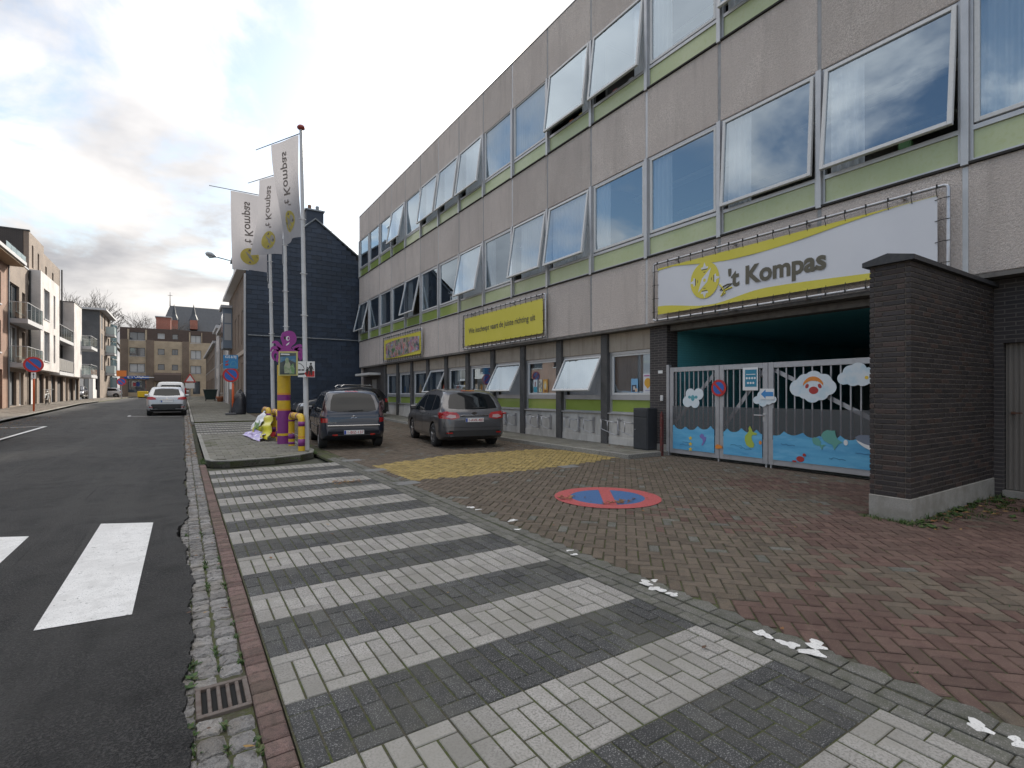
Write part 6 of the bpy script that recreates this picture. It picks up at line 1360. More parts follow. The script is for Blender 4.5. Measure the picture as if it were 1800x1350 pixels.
# A: orange brick house at the left edge
yA = atX(*c1z(50, 500), XL).y; g = gz(38)+.05
A = thing('brick_house', 'orange brick house with wide wooden eaves at the left edge', 'house', (XL, 37, g))
wall(A, fL(XL), yA-9, yA-.03, g-.2, 9.5, [(yA-3.4, yA-1.5, 6.9, 8.8, 'ws'), (yA-3.4, yA-1.5, 4., 5.9, 'ws'), (yA-2.9, yA-1.2, g, g+2.5, 'dB'), (yA-7.5, yA-5.2, 6.9, 8.8, 'ws'), (yA-7.5, yA-5.2, 4., 5.9, 'ws')], br_or, back=8)
bx(A, 'eave', wood, XL-8.2, XL+.75, yA-9.2, yA+.12, 9.505, 9.72); bx(A, 'gutter', conc_l, XL+.75, XL+.85, yA-9.2, yA+.12, 9.6, 9.8)
m = MB(); m.tube([(XL+.06, yA-.12, 9.5), (XL+.06, yA-.12, g)], .045, 8); m.build('downpipe', zinc, A)
# B: apartment block, brown brick, with recessed loggias, white box volume and a taller dark-sided part
yB = atX(*c1z(50, 500), XL).y; yB1 = atX(*c1z(188, 500), XL).y; yW0, yW1 = 48.9, 55.4; yB2 = 62.2
Bk = thing('apartment_block', 'brown brick apartment block with glass balconies and a white projecting bay', 'building', (XL, 53, gz(53)))
gB = gz(52)+.05
wall(Bk, fL(XL), yB, yW0+.02, gB-.3, 10.2, [(yB+.3, yB+2.6, 3.5, 5.9, 'wmW'), (yB+3.3, yB+4.1, 3.9, 5.7, 'w'), (yB+.3, yB+2.6, 6.3, 8.6, 'wm'), (yB+3.3, yB+4.1, 6.6, 8.4, 'w'), (yB+2.6, yB+3.7, gB, gB+2.2, 'dW'), (yB+.4, yB+1.9, gB, gB+2.2, 'd')], br_tan, back=8)
balcony(Bk, XL, yB+.1, yB+4.4, 3.45); balcony(Bk, XL, yB+.1, yB+4.4, 6.25)
m = MB(); 
for i in range(4): m = MB(); y0 = yB+.1+i*1.2; m.quad((XL-.1, y0, 10.25), (XL-.1, y0+1.15, 10.25), (XL-.1, y0+1.15, 11.1), (XL-.1, y0, 11.1)); m.build('terrace_pane', rail_gl, Bk)
bx(Bk, 'roof_edge', conc_l, XL-.25, XL+.04, yB, yW0, 10.205, 10.3)
wall(Bk, fL(XL+.02), yW0+.025, yB2, gB-.3, 3.2, [(yW0+.4, yW0+2.4, gB, gB+2.3, 'dW'), (yW0+3, yW0+4.6, gB, gB+2.3, 'dB'), (yW0+5.2, yW0+6.2, gB, gB+2.2, 'd'), (yW1+.8, yW1+2.4, gB, gB+2.3, 'd'), (yW1+3.2, yW1+5.8, gB, gB+2.3, 'dB')], br_tan, name='ground_wall', back=6)
XW = -8.55
wall(Bk, fL(XW), yW0, yW1, 3.22, 10.3, [(yW0+1., yW0+2.9, 7.0, 9.2, 'wmWs'), (yW0+4.3, yW0+4.95, 6.6, 9.2, 'wW'), (yW0+1., yW0+2.9, 3.9, 6.1, 'wmWs'), (yW0+4.3, yW0+4.95, 3.9, 6.1, 'wW')], br_wh, name='white_bay', back=.62)
wall(Bk, fL(XL-.35), yW1+.01, yB2, 3.21, 12.9, [(yW1+.5, yW1+2.6, 3.5, 5.8, 'wm'), (yW1+3.2, yW1+6, 3.5, 5.8, 'wm'), (yW1+.5, yW1+2.6, 6.4, 8.6, 'w'), (yW1+3.2, yW1+6, 6.4, 8.6, 'wm'), (yW1+.8, yW1+1.4, 10.2, 12, 'wW'), (yW1+3.4, yW1+4., 10.2, 12, 'wW')], br_tan, name='loggia_wall', back=8)
balcony(Bk, XL-.35, yW1+.2, yB2-.2, 3.35, 1.0, M('rail_dark', (.2, .19, .18), .5)); balcony(Bk, XL-.35, yW1+.2, yB2-.2, 6.2, 1.0)
wall(Bk, fL(XL-.3), yW0+1.76, yW1-.02, 10.32, 13.4, [(yW0+2.6, yW0+3.1, 10.9, 12.6, 'wW'), (yW0+4.4, yW0+4.9, 10.9, 12.4, 'wW')], br_tan, name='tower_wall', back=.3)
wall(Bk, fY(yW0+1.75), XL-9, XL-.62, 9.0, 13.4, [(XL-6.5, XL-5., 10.6, 12.2, 'wW'), (XL-3.4, XL-2., 10.6, 12., 'wW')], br_dk, name='tower_side', back=6)
bx(Bk, 'tower_coping', frame_d, XL-9, XL-.25, yW0+1.72, yW0+1.95, 13.4, 13.5)
m = MB(); m.tube([(XL+.1, yW0-.1, 10.2), (XL+.1, yW0-.1, gB)], .06, 8); m.build('downpipe', frame_d, Bk); m = MB(); m.tube([(XL-.2, yB2-.1, 12.9), (XL-.2, yB2-.1, gB)], .06, 8); m.build('downpipe', frame_d, Bk)
# E: second white brick block
yE0, yE1 = yB2+.05, 71.
E_ = thing('white_block', 'white brick block floating over its dark ground floor, balconies behind', 'building', (XL, 66, gz(66)))
gE = gz(66)+.05
wall(E_, fL(XW), yE0, yE0+4.2, 3.1, 10., [], br_wh, name='white_bay', back=5)
wall(E_, fL(XL-.1), yE0+.1, yE1, gE-.2, 3.09, [(yE0+.5, yE0+2, gE, gE+2.2, 'dW'), (yE0+2.8, yE0+5, gE, gE+2.2, 'dB'), (yE0+6, yE0+8, gE, gE+2.2, 'd')], br_tan, name='ground_wall', back=5)
wall(E_, fL(XL-.1), yE0+4.21, yE1, 3.1, 9.4, [(yE0+4.7, yE0+6.4, 3.5, 5.7, 'wm'), (yE0+4.7, yE0+6.4, 6.4, 8.4, 'wm'), (yE0+7, yE0+8, 3.6, 5.6, 'w'), (yE0+7, yE0+8, 6.5, 8.4, 'w')], br_wh, name='rear_wall', back=5)
balcony(E_, XL-.1, yE0+4.3, yE1-.2, 3.4, 1.5); balcony(E_, XL-.1, yE0+4.3, yE1-.2, 6.3, 1.5); bx(E_, 'roof_edge', frame_d, XW-5, XW+.03, yE0-.02, yE0+4.22, 10.003, 10.08)
# F: grey brick block with glazed stair, low white garage in front
yF0, yF1 = 84., 100.; XF = -9.; gF = gz(88)
F_ = thing('grey_block', 'grey brick block with flat overhanging roof and glazed stair tower', 'building', (XF, 90, gF))
wall(F_, fY(yF0), XF-9, XF-.02, gF-.2, 12.2, [], br_gr, name='side_wall', back=3)
wall(F_, fL(XF), yF0+.05, yF0+11, gF-.2, 12.2, [(yF0+1, yF0+2.6, z, z+2., 'w') for z in (4.6, 7.4, 10.)]+[(yF0+4, yF0+5.4, z, z+2., 'wc') for z in (4.6, 7.4, 10.)]+[(yF0+8, yF0+9.6, z, z+2., 'w') for z in (4.6, 7.4, 10.)], br_tan, back=8.5)
for z in (4.3, 7.1, 9.7): balcony(F_, XF, yF0+5.6, yF0+7.8, z, 1.0, M('balcony_front', (.42, .5, .5), .3))
bx(F_, 'roof_slab', conc_l, XF-9.2, XF+.7, yF0-.5, yF0+11.3, 12.21, 12.45)
st = bx(F_, 'stair_core', conc_l, XF-3, XF-.2, yF0+11.35, yF1, gF, 11.6)
for i in range(4):
    for j in range(3): m = MB(); z = gF+.6+i*2.6; y0 = yF0+11.5+j*1.4; m.box(XF-.1, XF+.3+.25*(j == 1), y0, y0+1.3, z, z+2.45); m.build('stair_pane', M('stair_glass', (.2, .3, .33), .08, coat=1.), F_)
Gr = thing('low_garage', 'low white rendered garage in front of the grey block', 'garage', (-10, 80, gz(80)))
wht_r = M('render_white_far', (.62, .61, .6), .85, layers=((1, (.5, .49, .48), .4, .65, .5),))
wall(Gr, fY(80.5), -16, -9.4, gz(80)-.2, 4.5, [(-10.2, -9.7, gz(80), 3.6, 'd')], wht_r, back=3.4, name='end_wall')
wall(Gr, fL(-9.3), 80.55, 99.5, gz(80)-.2, 4.3, [(82, 84, 2.0, 3.5, 'wmt'), (85.5, 87.2, 2.0, 3.5, 'wmt'), (89, 91, gz(85), 3.4, 'd'), (93, 96, gz(85), 3.6, 'dW')], wht_r, back=.25)
bx(Gr, 'coping', conc_l, -16, -9.2, 80.4, 80.7, 4.505, 4.6)
# ---- end of the street: brown block with shop
YE = 108.; gG = gz(108)
Ge = thing('corner_block', 'brown brick apartment block with a blue shop sign closing the street', 'building', (-5, YE, gG))
def oe(x0, x1, yt, yb, k='w'):
    a, b = atY(*c1z(x0, yt), YE), atY(*c1z(x1, yb), YE); return (a.x, b.x, b.z, a.z, k)
xa, xb = atY(*c1z(748, 700), YE).x, atY(*c1z(1420, 700), YE).x; zt = atY(*c1z(980, 632), YE).z
ops = [oe(808, 905, 650, 705, 'wms'), oe(808, 905, 748, 803, 'wms'), oe(808, 905, 848, 903, 'wmsc'), oe(985, 1028, 660, 695, 'wcW'), oe(1075, 1112, 665, 700, 'w'), oe(985, 1028, 757, 796, 'w'), oe(1073, 1112, 760, 798, 'wm'), oe(985, 1028, 852, 890, 'w'), oe(1073, 1112, 856, 893, 'w'), oe(1190, 1256, 672, 725, 'wmcs'), oe(1190, 1256, 766, 822, 'wmcs'), oe(1190, 1256, 862, 912, 'wmcs'), oe(778, 930, 952, 1030, 'wm'), oe(1205, 1250, 960, 1040, 'w'), oe(975, 1130, 975, 1035, 'd')]
zm = atY(*c1z(980, 708), YE).z
wall(Ge, fY(YE), xa, xb, gG-.2, zm, [o for o in ops if o[3] < zm], br_cr, back=9)
wall(Ge, fY(YE+.02), xa, xb, zm+.002, zt, [o for o in ops if o[3] > zm], M('mansard_brown', (.085, .058, .048), .8, layers=((3, (.06, .042, .036), .4, .65, .6),)), name='mansard', back=9)
for x0, x1 in ((752, 800), (912, 962), (1138, 1180)):
    a, b = atY(*c1z(x0, 760), YE), atY(*c1z(x1, 760), YE); bx(Ge, 'brick_pilaster', br_br, a.x, b.x, YE-.14, YE-.003, gG-.1, zm+.1)
a, b = atY(*c1z(800, 615), YE), atY(*c1z(935, 735), YE); 
for (x0, x1) in ((795, 918), (1180, 1262)):
    p, q = atY(*c1z(x0, 640), YE), atY(*c1z(x1, 718), YE); o_ = [o for o in ops if o[0] > p.x and o[1] < q.x and o[3] > zm]
    for o in o_:
        bx(Ge, 'dormer_cheek', br_cr, p.x, o[0]-.02, YE-.1, YE+.015, zm+.004, zt-.3); bx(Ge, 'dormer_cheek', br_cr, o[1]+.02, q.x, YE-.1, YE+.015, zm+.004, zt-.3)
a, b = atY(*c1z(775, 925), YE), atY(*c1z(932, 946), YE); s_ = bx(Ge, 'shop_sign', M('shop_blue', (.01, .07, .32), .4), a.x, b.x, YE-.25, YE-.003, b.z, a.z)
lettering('lettering', 'DVV', .55, lambda q, w: (a.x+.4+q, YE-.256, b.z+.1+w), g_wh, s_, fit=2.2); p = atY(*c1z(858, 940), YE); bx(s_, 'text_strip', g_wh, p.x, p.x+4.6, YE-.26, YE-.252, b.z+.2, b.z+.36)
for x0, x1, y0, y1, c_ in ((830, 848, 968, 990, (.3, .03, .04)), (850, 872, 965, 992, (.02, .05, .2)), (885, 908, 955, 1005, (.1, .1, .1))):
    a, b = atY(*c1z(x0, y0), YE), atY(*c1z(x1, y1), YE); bx(Ge, 'shop_poster', M('shop_poster_%d' % x0, c_, .6), a.x, b.x, YE+.13, YE+.15, b.z, a.z)
a, b = atY(*c1z(965, 905), YE), atY(*c1z(1132, 960), YE); m = MB(); m.prism([(YE-.003, a.z), (YE-1.1, a.z-.4), (YE-1.1, b.z), (YE-.003, b.z)], lambda p, q, t: (t, p, q), a.x, b.x); m.build('awning_box', M('awning_brown', (.09, .065, .055), .7, stretch=(6, 1, 1)), Ge)
a, b = atY(*c1z(974, 557), YE+1), atY(*c1z(1066, 636), YE+1); bx(Ge, 'stair_head', brick_mat('brick_red', (.34, .1, .07), (.3, .09, .06), (.3, .2, .16), .21, .065, .01, 'XY'), a.x, b.x, YE+1, YE+5, zt+.003, a.z); bx(Ge, 'stair_head_coping', conc_l, a.x-.15, b.x+.15, YE+.85, YE+5.1, a.z+.003, a.z+.15)
# ---- church roof behind
YC = 150.; Ch = thing('church', 'large dark slate church roof with dormers behind the corner block', 'church', (0, YC, gz(YC)))
slate_far = M('slate_far', (.045, .052, .062), .6, layers=((1.2, (.06, .067, .078), .4, .62, .7), (8, (.035, .04, .05), .45, .65, .6)))
r0, r1 = atY(*c1z(1062, 487), YC+8), atY(*c1z(1420, 505), YC+8); e0 = atY(*c1z(962, 640), YC); e1 = atY(*c1z(1500, 640), YC); zr = r0.z; ze = e0.z-3
m = MB(); m.add([(e0.x, YC, ze), (e1.x+12, YC, ze), (e1.x+12, YC+16, ze), (e0.x, YC+16, ze), (r0.x, YC+8, zr), (r1.x+14, YC+8, zr)], [(0, 1, 5, 4), (2, 3, 4, 5), (3, 0, 4), (1, 2, 5)]); m.build('roof', slate_far, Ch)
bx(Ch, 'nave_wall', br_or, e0.x+.4, e1.x+11, YC+.4, YC+15.5, gz(YC)-1, ze-.01)
m = MB(); m.tube([(r0.x, YC+8, zr-.2), (r0.x, YC+8, zr+3.4)], [.12, .04], 6); m.tube([(r0.x-.5, YC+8, zr+2.6), (r0.x+.5, YC+8, zr+2.6)], .05, 5); m.build('spire_cross', frame_d, Ch)
for x in (1087, 1210):
    p = atY(*c1z(x, 610), YC+1.6); d_ = bx(Ch, 'dormer', MATS['brick_red'], p.x-.8, p.x+.8, p.y-.6, p.y+3, p.z-1, p.z+1.2); m = MB(); m.lathe([(1.1, 0), (.5, 1.5), (0, 4.2)], (p.x, p.y+.6, p.z+1.21), 8); m.build('dormer_spire', slate_far, d_)
# ---- right-hand row
def slate_piece(): return None
Hs = thing('slate_house', 'brown brick house whose tall gable is clad in dark blue slates', 'house', (5, 40, gz(36)))
YG = 34.05+.2; xr, zr, zf, zk = 7.1, 12.6, 8.95, 8.6
base_m = M('gable_backing', (.012, .014, .018), .9)
m = MB(); prof = [(3.15, gz(34)-.3), (12.6, gz(34)-.3), (12.6, zk), (xr, zr), (3.15, zf)]
m.prism(prof, lambda a, b, t: (a, YG+.03+t, b), 0, 7.5); m.build('gable_core', base_m, Hs)
slate_m = M('slate_blue', (.018, .03, .052), .6, layers=((3, (.026, .04, .066), .4, .65, .7), (40, (.012, .02, .036), .5, .7, .5)), bump=(60, .25, .004), rnd=.22)
pc = Pieces(); sw, shh = .62, .285; v = [(-sw/2, -.022, -shh/2), (sw/2, -.022, -shh/2), (sw/2, -.006, shh/2+.02), (-sw/2, -.006, shh/2+.02)]; v += [(a, 0.02, c) for a, b, c in v]
pc.shape(0, v, [(0, 1, 2, 3), (0, 4, 5, 1), (1, 5, 6, 2), (3, 7, 4, 0)], slate_m)
row = 0; z = gz(34)+.15
while z < zr:
    x = 3.15+(.0 if row % 2 else sw/2)-sw/2
    while x < 11.:
        xm = x+sw/2; lim = zf+(zr-zf)*(xm-3.15)/(xr-3.15) if xm < xr else zr-(zr-zk)*(xm-xr)/(12.6-xr)
        xa, xb = max(x, 3.15), min(x+sw, 12.5)
        if z+shh/2 < lim and xb-xa > .1: pc.put(0, place((xa+xb)/2, YG, z, 0, .004, (xb-xa)/sw*.985))
        x += sw
    z += shh; row += 1
pc.finish('slate', 'upper_slates', Hs, 300)
m = MB(); m.tube([(3.15, YG-.04, zf+.02), (xr, YG-.04, zr+.04), (12.6, YG-.04, zk+.02)], .07, 6); m.build('verge', zinc, Hs)
bx(Hs, 'chimney', slate_m, xr-.55, xr+.5, YG+.02, YG+.8, zr-.6, zr+.55); bx(Hs, 'chimney_cap', zinc, xr-.62, xr+.57, YG-.05, YG+.87, zr+.553, zr+.64)
for dx, c_ in ((-.28, br_or), (.2, zinc)): m = MB(); m.lathe([(.1, 0), (.12, .3), (.09, .36), (0, .36)], (xr+dx, YG+.4, zr+.64), 10); m.build('chimney_pot', c_, Hs)
m = MB(); m.tube([(3.25, YG-.06, 5.0), (9.9, YG-.06, 5.02)], .035, 6); m.build('wall_pipe', zinc, Hs); m = MB(); m.tube([(3.08, YG-.1, zf-.3), (3.08, YG-.1, gz(34))], .06, 8); m.build('downpipe', conc_l, Hs)
g = gz(38)
Y_ = YG+.04
wall(Hs, fR(3.11), Y_, 47., g-.3, zf-.1, [(Y_+1.2, Y_+2.3, g+.9, g+3., 'wW'), (Y_+3.6, Y_+4.7, g+.05, g+2.7, 'dB'), (Y_+6, Y_+7.2, g+.9, g+3., 'wW'), (Y_+1.2, Y_+2.3, 4.6, 6.7, 'wW'), (Y_+3.6, Y_+4.7, 4.6, 6.7, 'wW'), (Y_+6, Y_+7.1, 4.6, 6.7, 'wW'), (Y_+9.6, Y_+11, g+.9, g+3., 'wW')], br_br, back=.03, name='front_wall')
bx(Hs, 'string_course', M('pale_stone', (.42, .36, .3), .8), 3.03, 3.107, Y_+.01, 46.9, 3.9, 4.15)
ev = bx(Hs, 'eave', frame_w, 2.65, 3.3, Y_-.06, 47, zf-.09, zf+.12)
m = MB(); m.add([(2.75, YG+.05, zf+.13), (2.75, 47, zf+.13), (xr, 47, zr+.06), (xr, YG+.05, zr+.06)], [(0, 1, 2, 3)]); m.build('front_roof', slate_far, Hs)
bw = bx(Hs, 'bay_window', M('bay_bluegrey', (.16, .2, .25), .6), 2.5, 3.1, 43.7, 46, 4.9, 7.9)
for (a, b, c_, d) in ((2.58, 3.03, 5.5, 6.7), (2.58, 3.03, 6.8, 7.5)):
    m = MB(); m.quad((a, 43.69, c_), (b, 43.69, c_), (b, 43.69, d), (a, 43.69, d)); m.build('pane', far_curt, bw)
for a, b in ((43.8, 44.75), (44.85, 45.9)):
    m = MB(); m.quad((2.49, a, 5.5), (2.49, b, 5.5), (2.49, b, 7.5), (2.49, a, 7.5)); m.build('pane', far_glass, bw)
bx(Hs, 'bay_cornice', conc_l, 2.35, 3.1, 43.55, 46.15, 7.905, 8.1)
for y0 in (37.5, 41.5):
    d_ = bx(Hs, 'dormer', zinc, 3.1, 4.6, y0, y0+1.3, zf+.3, zf+2.1); m = MB(); m.quad((3.09, y0+.2, zf+.6), (3.09, y0+1.1, zf+.6), (3.09, y0+1.1, zf+1.7), (3.09, y0+.2, zf+1.7)); m.build('pane', far_glass, d_); bx(Hs, 'dormer_roof', zinc, 2.9, 4.7, y0-.15, y0+1.45, zf+2.105, zf+2.25)
def rowhouse(label, y0, y1, z1, mat, n, door, roof_h=1.8, X=3.15):
    g = gz((y0+y1)/2); t = thing('row_house', label, 'house', (X, (y0+y1)/2, g)); w_ = (y1-y0)/n; ops = []
    for i in range(n):
        a = y0+w_*(i+.25); b = y0+w_*(i+.72)
        ops.append((a, b, g+.05, g+2.5, 'dB') if i == door else (a, b, g+.9, g+2.6, 'wsW'))
        z = g+3.7
        while z+1.8 < z1: ops.append((a, b, z, z+1.7, 'wsWc' if i % 2 else 'wsW')); z += 3.
    wall(t, fR(X), y0+.01, y1-.01, g-.3, z1, ops, mat, back=7); bx(t, 'cornice', conc_l, X-.35, X+.1, y0+.02, y1-.02, z1+.003, z1+.3)
    m = MB(); m.prism([(X-.2, z1+.31), (X+3.5, z1+.31+roof_h), (X+7, z1+.31)], lambda a, b, q: (a, q, b), y0+.02, y1-.02); m.build('roof', slate_far, t)
    m = MB(); m.tube([(X-.06, y0+.2, z1), (X-.06, y0+.2, g)], .05, 6); m.build('downpipe', conc_l, t)
rowhouse('narrow white rendered row house next to the brown brick house', 47.02, 52, 7.8, wht_r, 2, 1)
rowhouse('tan brick row house, second beyond the slate house', 52.02, 60, 7.4, br_tan, 3, 0)
rowhouse('white row house with pale cornice, third beyond the slate house', 60.02, 67, 8.2, br_wh, 3, 2)
rowhouse('red-brown row house farthest up the right side', 67.02, 98, 7.2, br_br, 9, 4)
# ---- bare trees behind
bark = M('bark', (.11, .1, .095), .9)
def bare_tree(label, x, y, h, seed):
    rr = random.Random(seed); t = thing('bare_tree', label, 'tree', (x, y, gz(y)), 0, 'bare trees behind the far buildings'); tr, cr = MB(), MB()
    def grow(p, d, l, r_, k):
        q = p+d*l; m = tr if k < 2 else cr; mid = p+d*l*.5+Vector((rr.uniform(-.08, .08), rr.uniform(-.08, .08), 0))*l; m.tube([p, mid, q], [r_, r_*.85, r_*.65], 5 if k < 3 else 3, cap=False)
        if k >= 6: return
        for i in range(3 if k < 5 else 2):
            n_ = (d+Vector((rr.uniform(-1, 1), rr.uniform(-1, 1), rr.uniform(-.25, .6)))*.72).normalized(); grow(p+d*l*rr.uniform(.6, 1.), n_, l*rr.uniform(.62, .82), r_*.6, k+1)
    grow(Vector((x, y, gz(y)-.2)), Vector((0, 0, 1)), h*.32, h*.02, 0); tr.build('trunk', bark, t); cr.build('crown', bark, t)
p = atY(*c1z(790, 600), 125); bare_tree('bare tree rising behind the corner block and stair tower', p.x, 125, 21, 4)
p = atY(*c1z(545, 500), 112); bare_tree('bare tree top showing behind the grey block', p.x, 112, 21.5, 9)
# ---- street things far down
def wheelie(x, y):
    g = gz(y)+.06; t = thing('waste_container', 'dark green waste container on the right footway far down', 'container', (x, y, g)); m = MB(); m.add([(x+a*.42, y+b*.36, g+.12) for a, b in ((-1, -1), (1, -1), (1, 1), (-1, 1))]+[(x+a*.6, y+b*.48, g+1.05) for a, b in ((-1, -1), (1, -1), (1, 1), (-1, 1))], [(3,2,1,0),(4,5,6,7),(0,1,5,4),(1,2,6,5),(2,3,7,6),(3,0,4,7)]); gm = M('container_green', (.012, .03, .03), .5); m.build('bin_body', gm, t)
    bx(t, 'lid', gm, x-.64, x+.64, y-.52, y+.52, g+1.055, g+1.16, ch=.03)
    for a in (-.4, .4): m = MB(); m.lathe([(.1, -.04), (.1, .04)], (x+a, y-.36, g+.1), 10, 'X'); m.build('wheel', tyre_m, t)
wheelie(2.3, 60)
t = thing('flower_pot', 'terracotta flower pot on the right footway', 'pot', (2.9, 55, gz(55)+.06)); m = MB(); m.lathe([(.2, 0), (.32, .35), (.36, .5), (.3, .5), (.26, .4)], (2.9, 55, gz(55)+.06), 14); m.build('pot', M('terracotta', (.32, .13, .07), .8), t, smooth=True)
m = MB(); m.lathe([(0, .44), (.28, .42)], (2.9, 55, gz(55)+.06), 10); m.build('soil', earth, t)
p = atY(*c1z(892, 1035), 88); t = thing('yellow_barrier', 'bright yellow box barrier at the far junction', 'barrier', (p.x, 88, gz(88))); ym = M('barrier_yellow', (.65, .45, .01), .5); bx(t, 'box', ym, p.x-.6, p.x+.6, 87.6, 88.4, gz(88)+.12, gz(88)+.95, ch=.05); bx(t, 'feet', frame_d, p.x-.5, p.x+.5, 87.7, 88.3, gz(88), gz(88)+.118)
def pole_sign(label, u, vdisc, Y, kind):
    c_ = atY(u, vdisc, Y); g = gz(Y)+.05; t = thing('road_sign', label, 'traffic sign', (c_.x, Y, g)); m = MB(); m.tube([(c_.x, Y+.05, g), (c_.x, Y+.05, c_.z+.5)], .045, 8); m.build('post', g_post, t)
    if kind == 'disc': disc(t, c_, .48, Y); bx(t, 'top_plate', M('plate_orange', (.6, .17, .03), .5), c_.x-.5, c_.x+.5, Y-.02, Y, c_.z+.65, c_.z+1.4)
    else:
        m = MB(); m.prism([(c_.x-.6, c_.z-.4), (c_.x+.6, c_.z-.4), (c_.x, c_.z+.65)], lambda a, b, q: (a, Y-q, b), 0, .02); o = m.build('triangle', s_red, t); m = MB(); m.prism([(c_.x-.4, c_.z-.28), (c_.x+.4, c_.z-.28), (c_.x, c_.z+.42)], lambda a, b, q: (a, Y-.021-q, b), 0, .003); m.build('white_field', g_wh, o); bx(t, 'lower_plate', MATS['sign_white'], c_.x-.45, c_.x+.45, Y-.02, Y, c_.z-1.1, c_.z-.5)
pole_sign('no-parking disc under an orange plate at the far left corner', 213.5, 671, 80, 'disc'); pole_sign('red triangle warning sign on the right before the junction', 334, 666, 70, 'tri')
# bicycle against the left wall
p = atX(*c1z(298, 1090), -8.3); g = gz(p.y)+.09; t = thing('bicycle', 'pale bicycle leaning against the left ground floor', 'bicycle', (p.x, p.y, g)); bm_ = M('bike_white', (.6, .6, .58), .4)
for dy in (-.55, .55): m = MB(); m.tube([(p.x, p.y+dy+.34*math.cos(i/20*TAU), g+.35+.34*math.sin(i/20*TAU)) for i in range(21)], .022, 5, cap=False); m.build('wheel', tyre_m, t)
def bt_(name, *q, r_=.022): m = MB(); m.tube([(p.x+a, p.y+b, g+c_) for a, b, c_ in q], r_, 6); m.build(name, bm_, t)
bt_('frame_tube', (0, -.55, .35), (0, -.1, .32), (0, -.25, .85)); bt_('frame_tube', (0, -.1, .32), (0, .4, .8), (0, -.2, .72)); bt_('fork', (0, .55, .35), (0, .4, .85), (0, .36, 1.02)); bt_('handlebar', (-.28, .3, 1.08), (0, .37, 1.04), (.28, .3, 1.08)); bt_('saddle', (0, -.38, .9), (0, -.14, .92), r_=.05); bt_('mudguard', (0, -.9, .45), (0, -.75, .68), (0, -.5, .73), (0, -.3, .6), r_=.03)
# ================================================================== SMALL THINGS: grate, leaves, weeds
iron = M('cast_iron', (.14, .115, .1), .6, .3, layers=((20, (.09, .06, .045), .45, .65, .8),), bump=(90, .4, .003))
t = thing('drain_grate', 'rusty cast iron drain grate set between the setts', 'drain', (.165, 2.92, -.02))
def gb(name, *a): m = MB(); m.box(*a, .003); m.build(name, iron, t)
gb('frame', .05, .285, 2.775, 2.8, -.06, -.002); gb('frame', .05, .285, 3.04, 3.065, -.06, -.002); gb('frame', .05, .075, 2.802, 3.038, -.06, -.002); gb('frame', .26, .285, 2.802, 3.038, -.06, -.002)
for i in range(4): x = .1+i*.042; gb('grate_bar', x-.001, x+.017, 2.803, 3.037, -.05, -.004)
m = MB(); m.box(.076, .259, 2.803, 3.037, -.019, -.0175); m.build('pit_shade', M('shade_black', (.004, .004, .004), .9), t)  # flat black sheet under the bars, painted in place of the hollow's shade
leaf_cols = [M('leaf_%d' % i, c_, .7) for i, c_ in enumerate(((.2, .09, .03), (.14, .06, .025), (.28, .17, .05), (.09, .05, .03)))]
rr = random.Random(21); V = []; Fc = []; MI = []
def leaf(x, y, z, s_):
    n = len(V); a = rr.random()*6.28; pts = [(-1, 0, 0), (-.3, .45, .2), (.5, .4, .1), (1, 0, .25), (.5, -.4, .15), (-.3, -.45, .05)]
    for p in pts: V.append((x+s_*(p[0]*math.cos(a)-p[1]*math.sin(a)), y+s_*(p[0]*math.sin(a)+p[1]*math.cos(a)), z+s_*(p[2]+rr.uniform(0, .25))))
    Fc.append((n, n+1, n+2, n+3)); Fc.append((n, n+3, n+4, n+5)); MI.extend([rr.randrange(4)]*2)
for _ in range(260): y = rr.uniform(14, 32); leaf(rr.gauss(.18, .08), y, gz(y)+.012, rr.uniform(.03, .05))
for _ in range(200): y = rr.uniform(22, 34); leaf(-6.3+abs(rr.gauss(0, .7)), y, gz(y)+.018, rr.uniform(.03, .06))
for _ in range(40): y = rr.uniform(1.5, 14); leaf(rr.uniform(.03, .28), y, gz(y)+.01, rr.uniform(.012, .026))
for _ in range(60): leaf(rr.gauss(2.31, .13), rr.gauss(8.8, .09), .012, rr.uniform(.02, .035))
for _ in range(45): leaf(rr.gauss(5.05, .16), rr.gauss(5.12, .05), .014, rr.uniform(.02, .035))
for _ in range(30): leaf(rr.gauss(4.62, .08), rr.gauss(5.75, .08), .014, rr.uniform(.02, .035))
for _ in range(50): leaf(rr.uniform(.5, 9), rr.uniform(1, 12), .012, rr.uniform(.012, .028))
for _ in range(60): leaf(rr.uniform(6.9, 9.8), rr.uniform(2.0, 2.45), .015, rr.uniform(.02, .04))
for _ in range(50): leaf(rr.uniform(9.3, 9.9), rr.uniform(9.2, 10.2), .115, rr.uniform(.02, .035))
me = bpy.data.meshes.new('fallen_leaves'); me.from_pydata(V, [], Fc); [me.materials.append(m_) for m_ in leaf_cols]; me.polygons.foreach_set('material_index', MI); o = bpy.data.objects.new('fallen_leaves', me); link(o); tag(o, 'brown autumn leaves scattered along kerbs and paving', 'leaves', kind='stuff')
weed_m = [M('weed_%d' % i, c_, .6, trans=.25) for i, c_ in enumerate(((.045, .1, .02), (.07, .13, .03), (.03, .065, .018), (.1, .12, .04)))]
V, Fc, MI = [], [], []
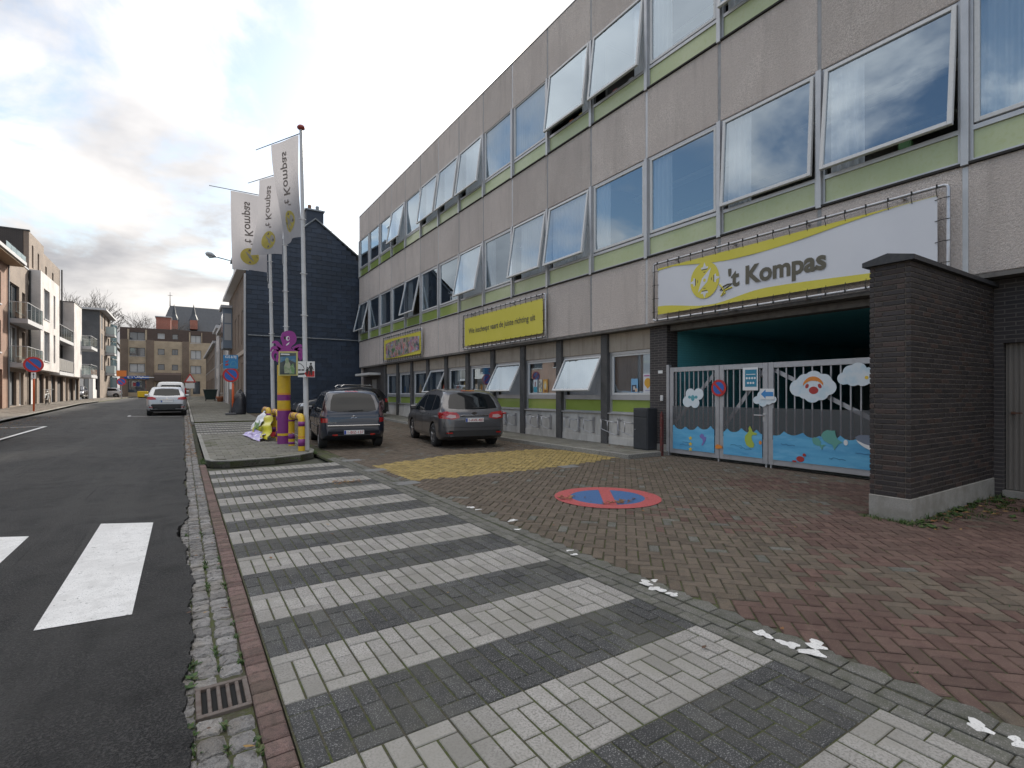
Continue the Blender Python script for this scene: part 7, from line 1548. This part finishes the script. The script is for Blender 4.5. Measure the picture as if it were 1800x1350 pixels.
def tuft(x, y, z, n_, h, sp):
    for _ in range(n_):
        a = rr.random()*6.28; l = h*rr.uniform(.5, 1.2); w_ = rr.uniform(.003, .007); b = len(V); dx, dy = math.cos(a), math.sin(a); ox, oy = x+rr.gauss(0, sp), y+rr.gauss(0, sp); lean = rr.uniform(.3, 1.1)
        for q in (0, .5, 1):
            w2 = w_*(1-q*.85); px_, py_ = ox+dx*l*lean*q*q, oy+dy*l*lean*q*q; V.extend([(px_-dy*w2, py_+dx*w2, z+l*q*(1-.25*q)), (px_+dy*w2, py_-dx*w2, z+l*q*(1-.25*q))])
        Fc.extend([(b, b+1, b+3, b+2), (b+2, b+3, b+5, b+4)]); MI.extend([rr.randrange(4)]*2)
def rosette(x, y, z, n_, s_):
    for i in range(n_):
        a = 6.28*i/n_+rr.uniform(-.3, .3); l = s_*rr.uniform(.6, 1.2); b = len(V); dx, dy = math.cos(a), math.sin(a); w_ = l*.3; up = rr.uniform(.1, .7)
        for q, ww in ((0, .15), (.4, 1), (.75, .8), (1, .05)): V.extend([(x+dx*l*q-dy*w_*ww, y+dy*l*q+dx*w_*ww, z+l*q*up), (x+dx*l*q+dy*w_*ww, y+dy*l*q-dx*w_*ww, z+l*q*up)])
        for k in range(3): Fc.append((b+2*k, b+2*k+1, b+2*k+3, b+2*k+2)); MI.append(rr.randrange(4))
for _ in range(110):                     # foot of the brick wall
    x = rr.uniform(6.95, 10); y = 2.5-abs(rr.gauss(0, .14 if x < 8 else .3))
    if rr.random() < .5: tuft(x, y, -.004, 10, .075, .03)
    else: rosette(x, y, -.002, rr.randrange(5, 9), rr.uniform(.03, .07))
for _ in range(14): tuft(7.1-abs(rr.gauss(0, .08)), rr.uniform(2.5, 3.0), -.004, 10, .06, .025)
for y in (3.2, 3.35, 2.72, 2.66, 3.1): rosette(.04+rr.uniform(-.02, .02), y, -.01, 7, .04)
for _ in range(50):
    y = rr.choice((2.3, 2.5, 3.3, 3.45, 3.6, 3.9, 4.3, 4.6, 5.2, 6.4, 7.3))+rr.gauss(0, .1); x = rr.choice((.275, .275, .03, .16)); tuft(x, y, -.016, 9, .035, .012); rosette(x, y+.03, -.012, 5, .02)
for _ in range(60): x = rr.uniform(3.3, 9); tuft(x, rr.uniform(-.2, 2.4+.3*(x-5)) if x < 7 else rr.uniform(0, 2.2), -.008, 6, .02, .02)
for _ in range(40): a = rr.random(); tuft(2.75+rr.gauss(0, .06), 13.35+a*.9, .0, 9, .09, .03)
for _ in range(30): tuft(rr.uniform(.5, 2.3), 12.6+rr.gauss(0, .02), .0, 6, .04, .02)
for _ in range(25): tuft(.36, rr.uniform(12.7, 13.6), .0, 8, .06, .03)
me = bpy.data.meshes.new('weeds'); me.from_pydata(V, [], Fc); [me.materials.append(m_) for m_ in weed_m]; me.polygons.foreach_set('material_index', MI); o = bpy.data.objects.new('weeds', me); link(o); tag(o, 'low green weeds in joints, gutter and along the brick wall', 'weeds', kind='stuff')
# manhole lids in the forecourt
for i, (u, v) in enumerate(((1000, 820), (715, 849), (660, 826), (865, 835), (618, 809))):
    p = G(u, v); m = MB(); w_ = .2; m.box(p.x-w_, p.x+w_, p.y-w_*.7, p.y+w_*.7, -.03, .003, .004); m.build('access_lid', iron if i == 3 else M('lid_concrete', (.17, .17, .165), .8), fore)
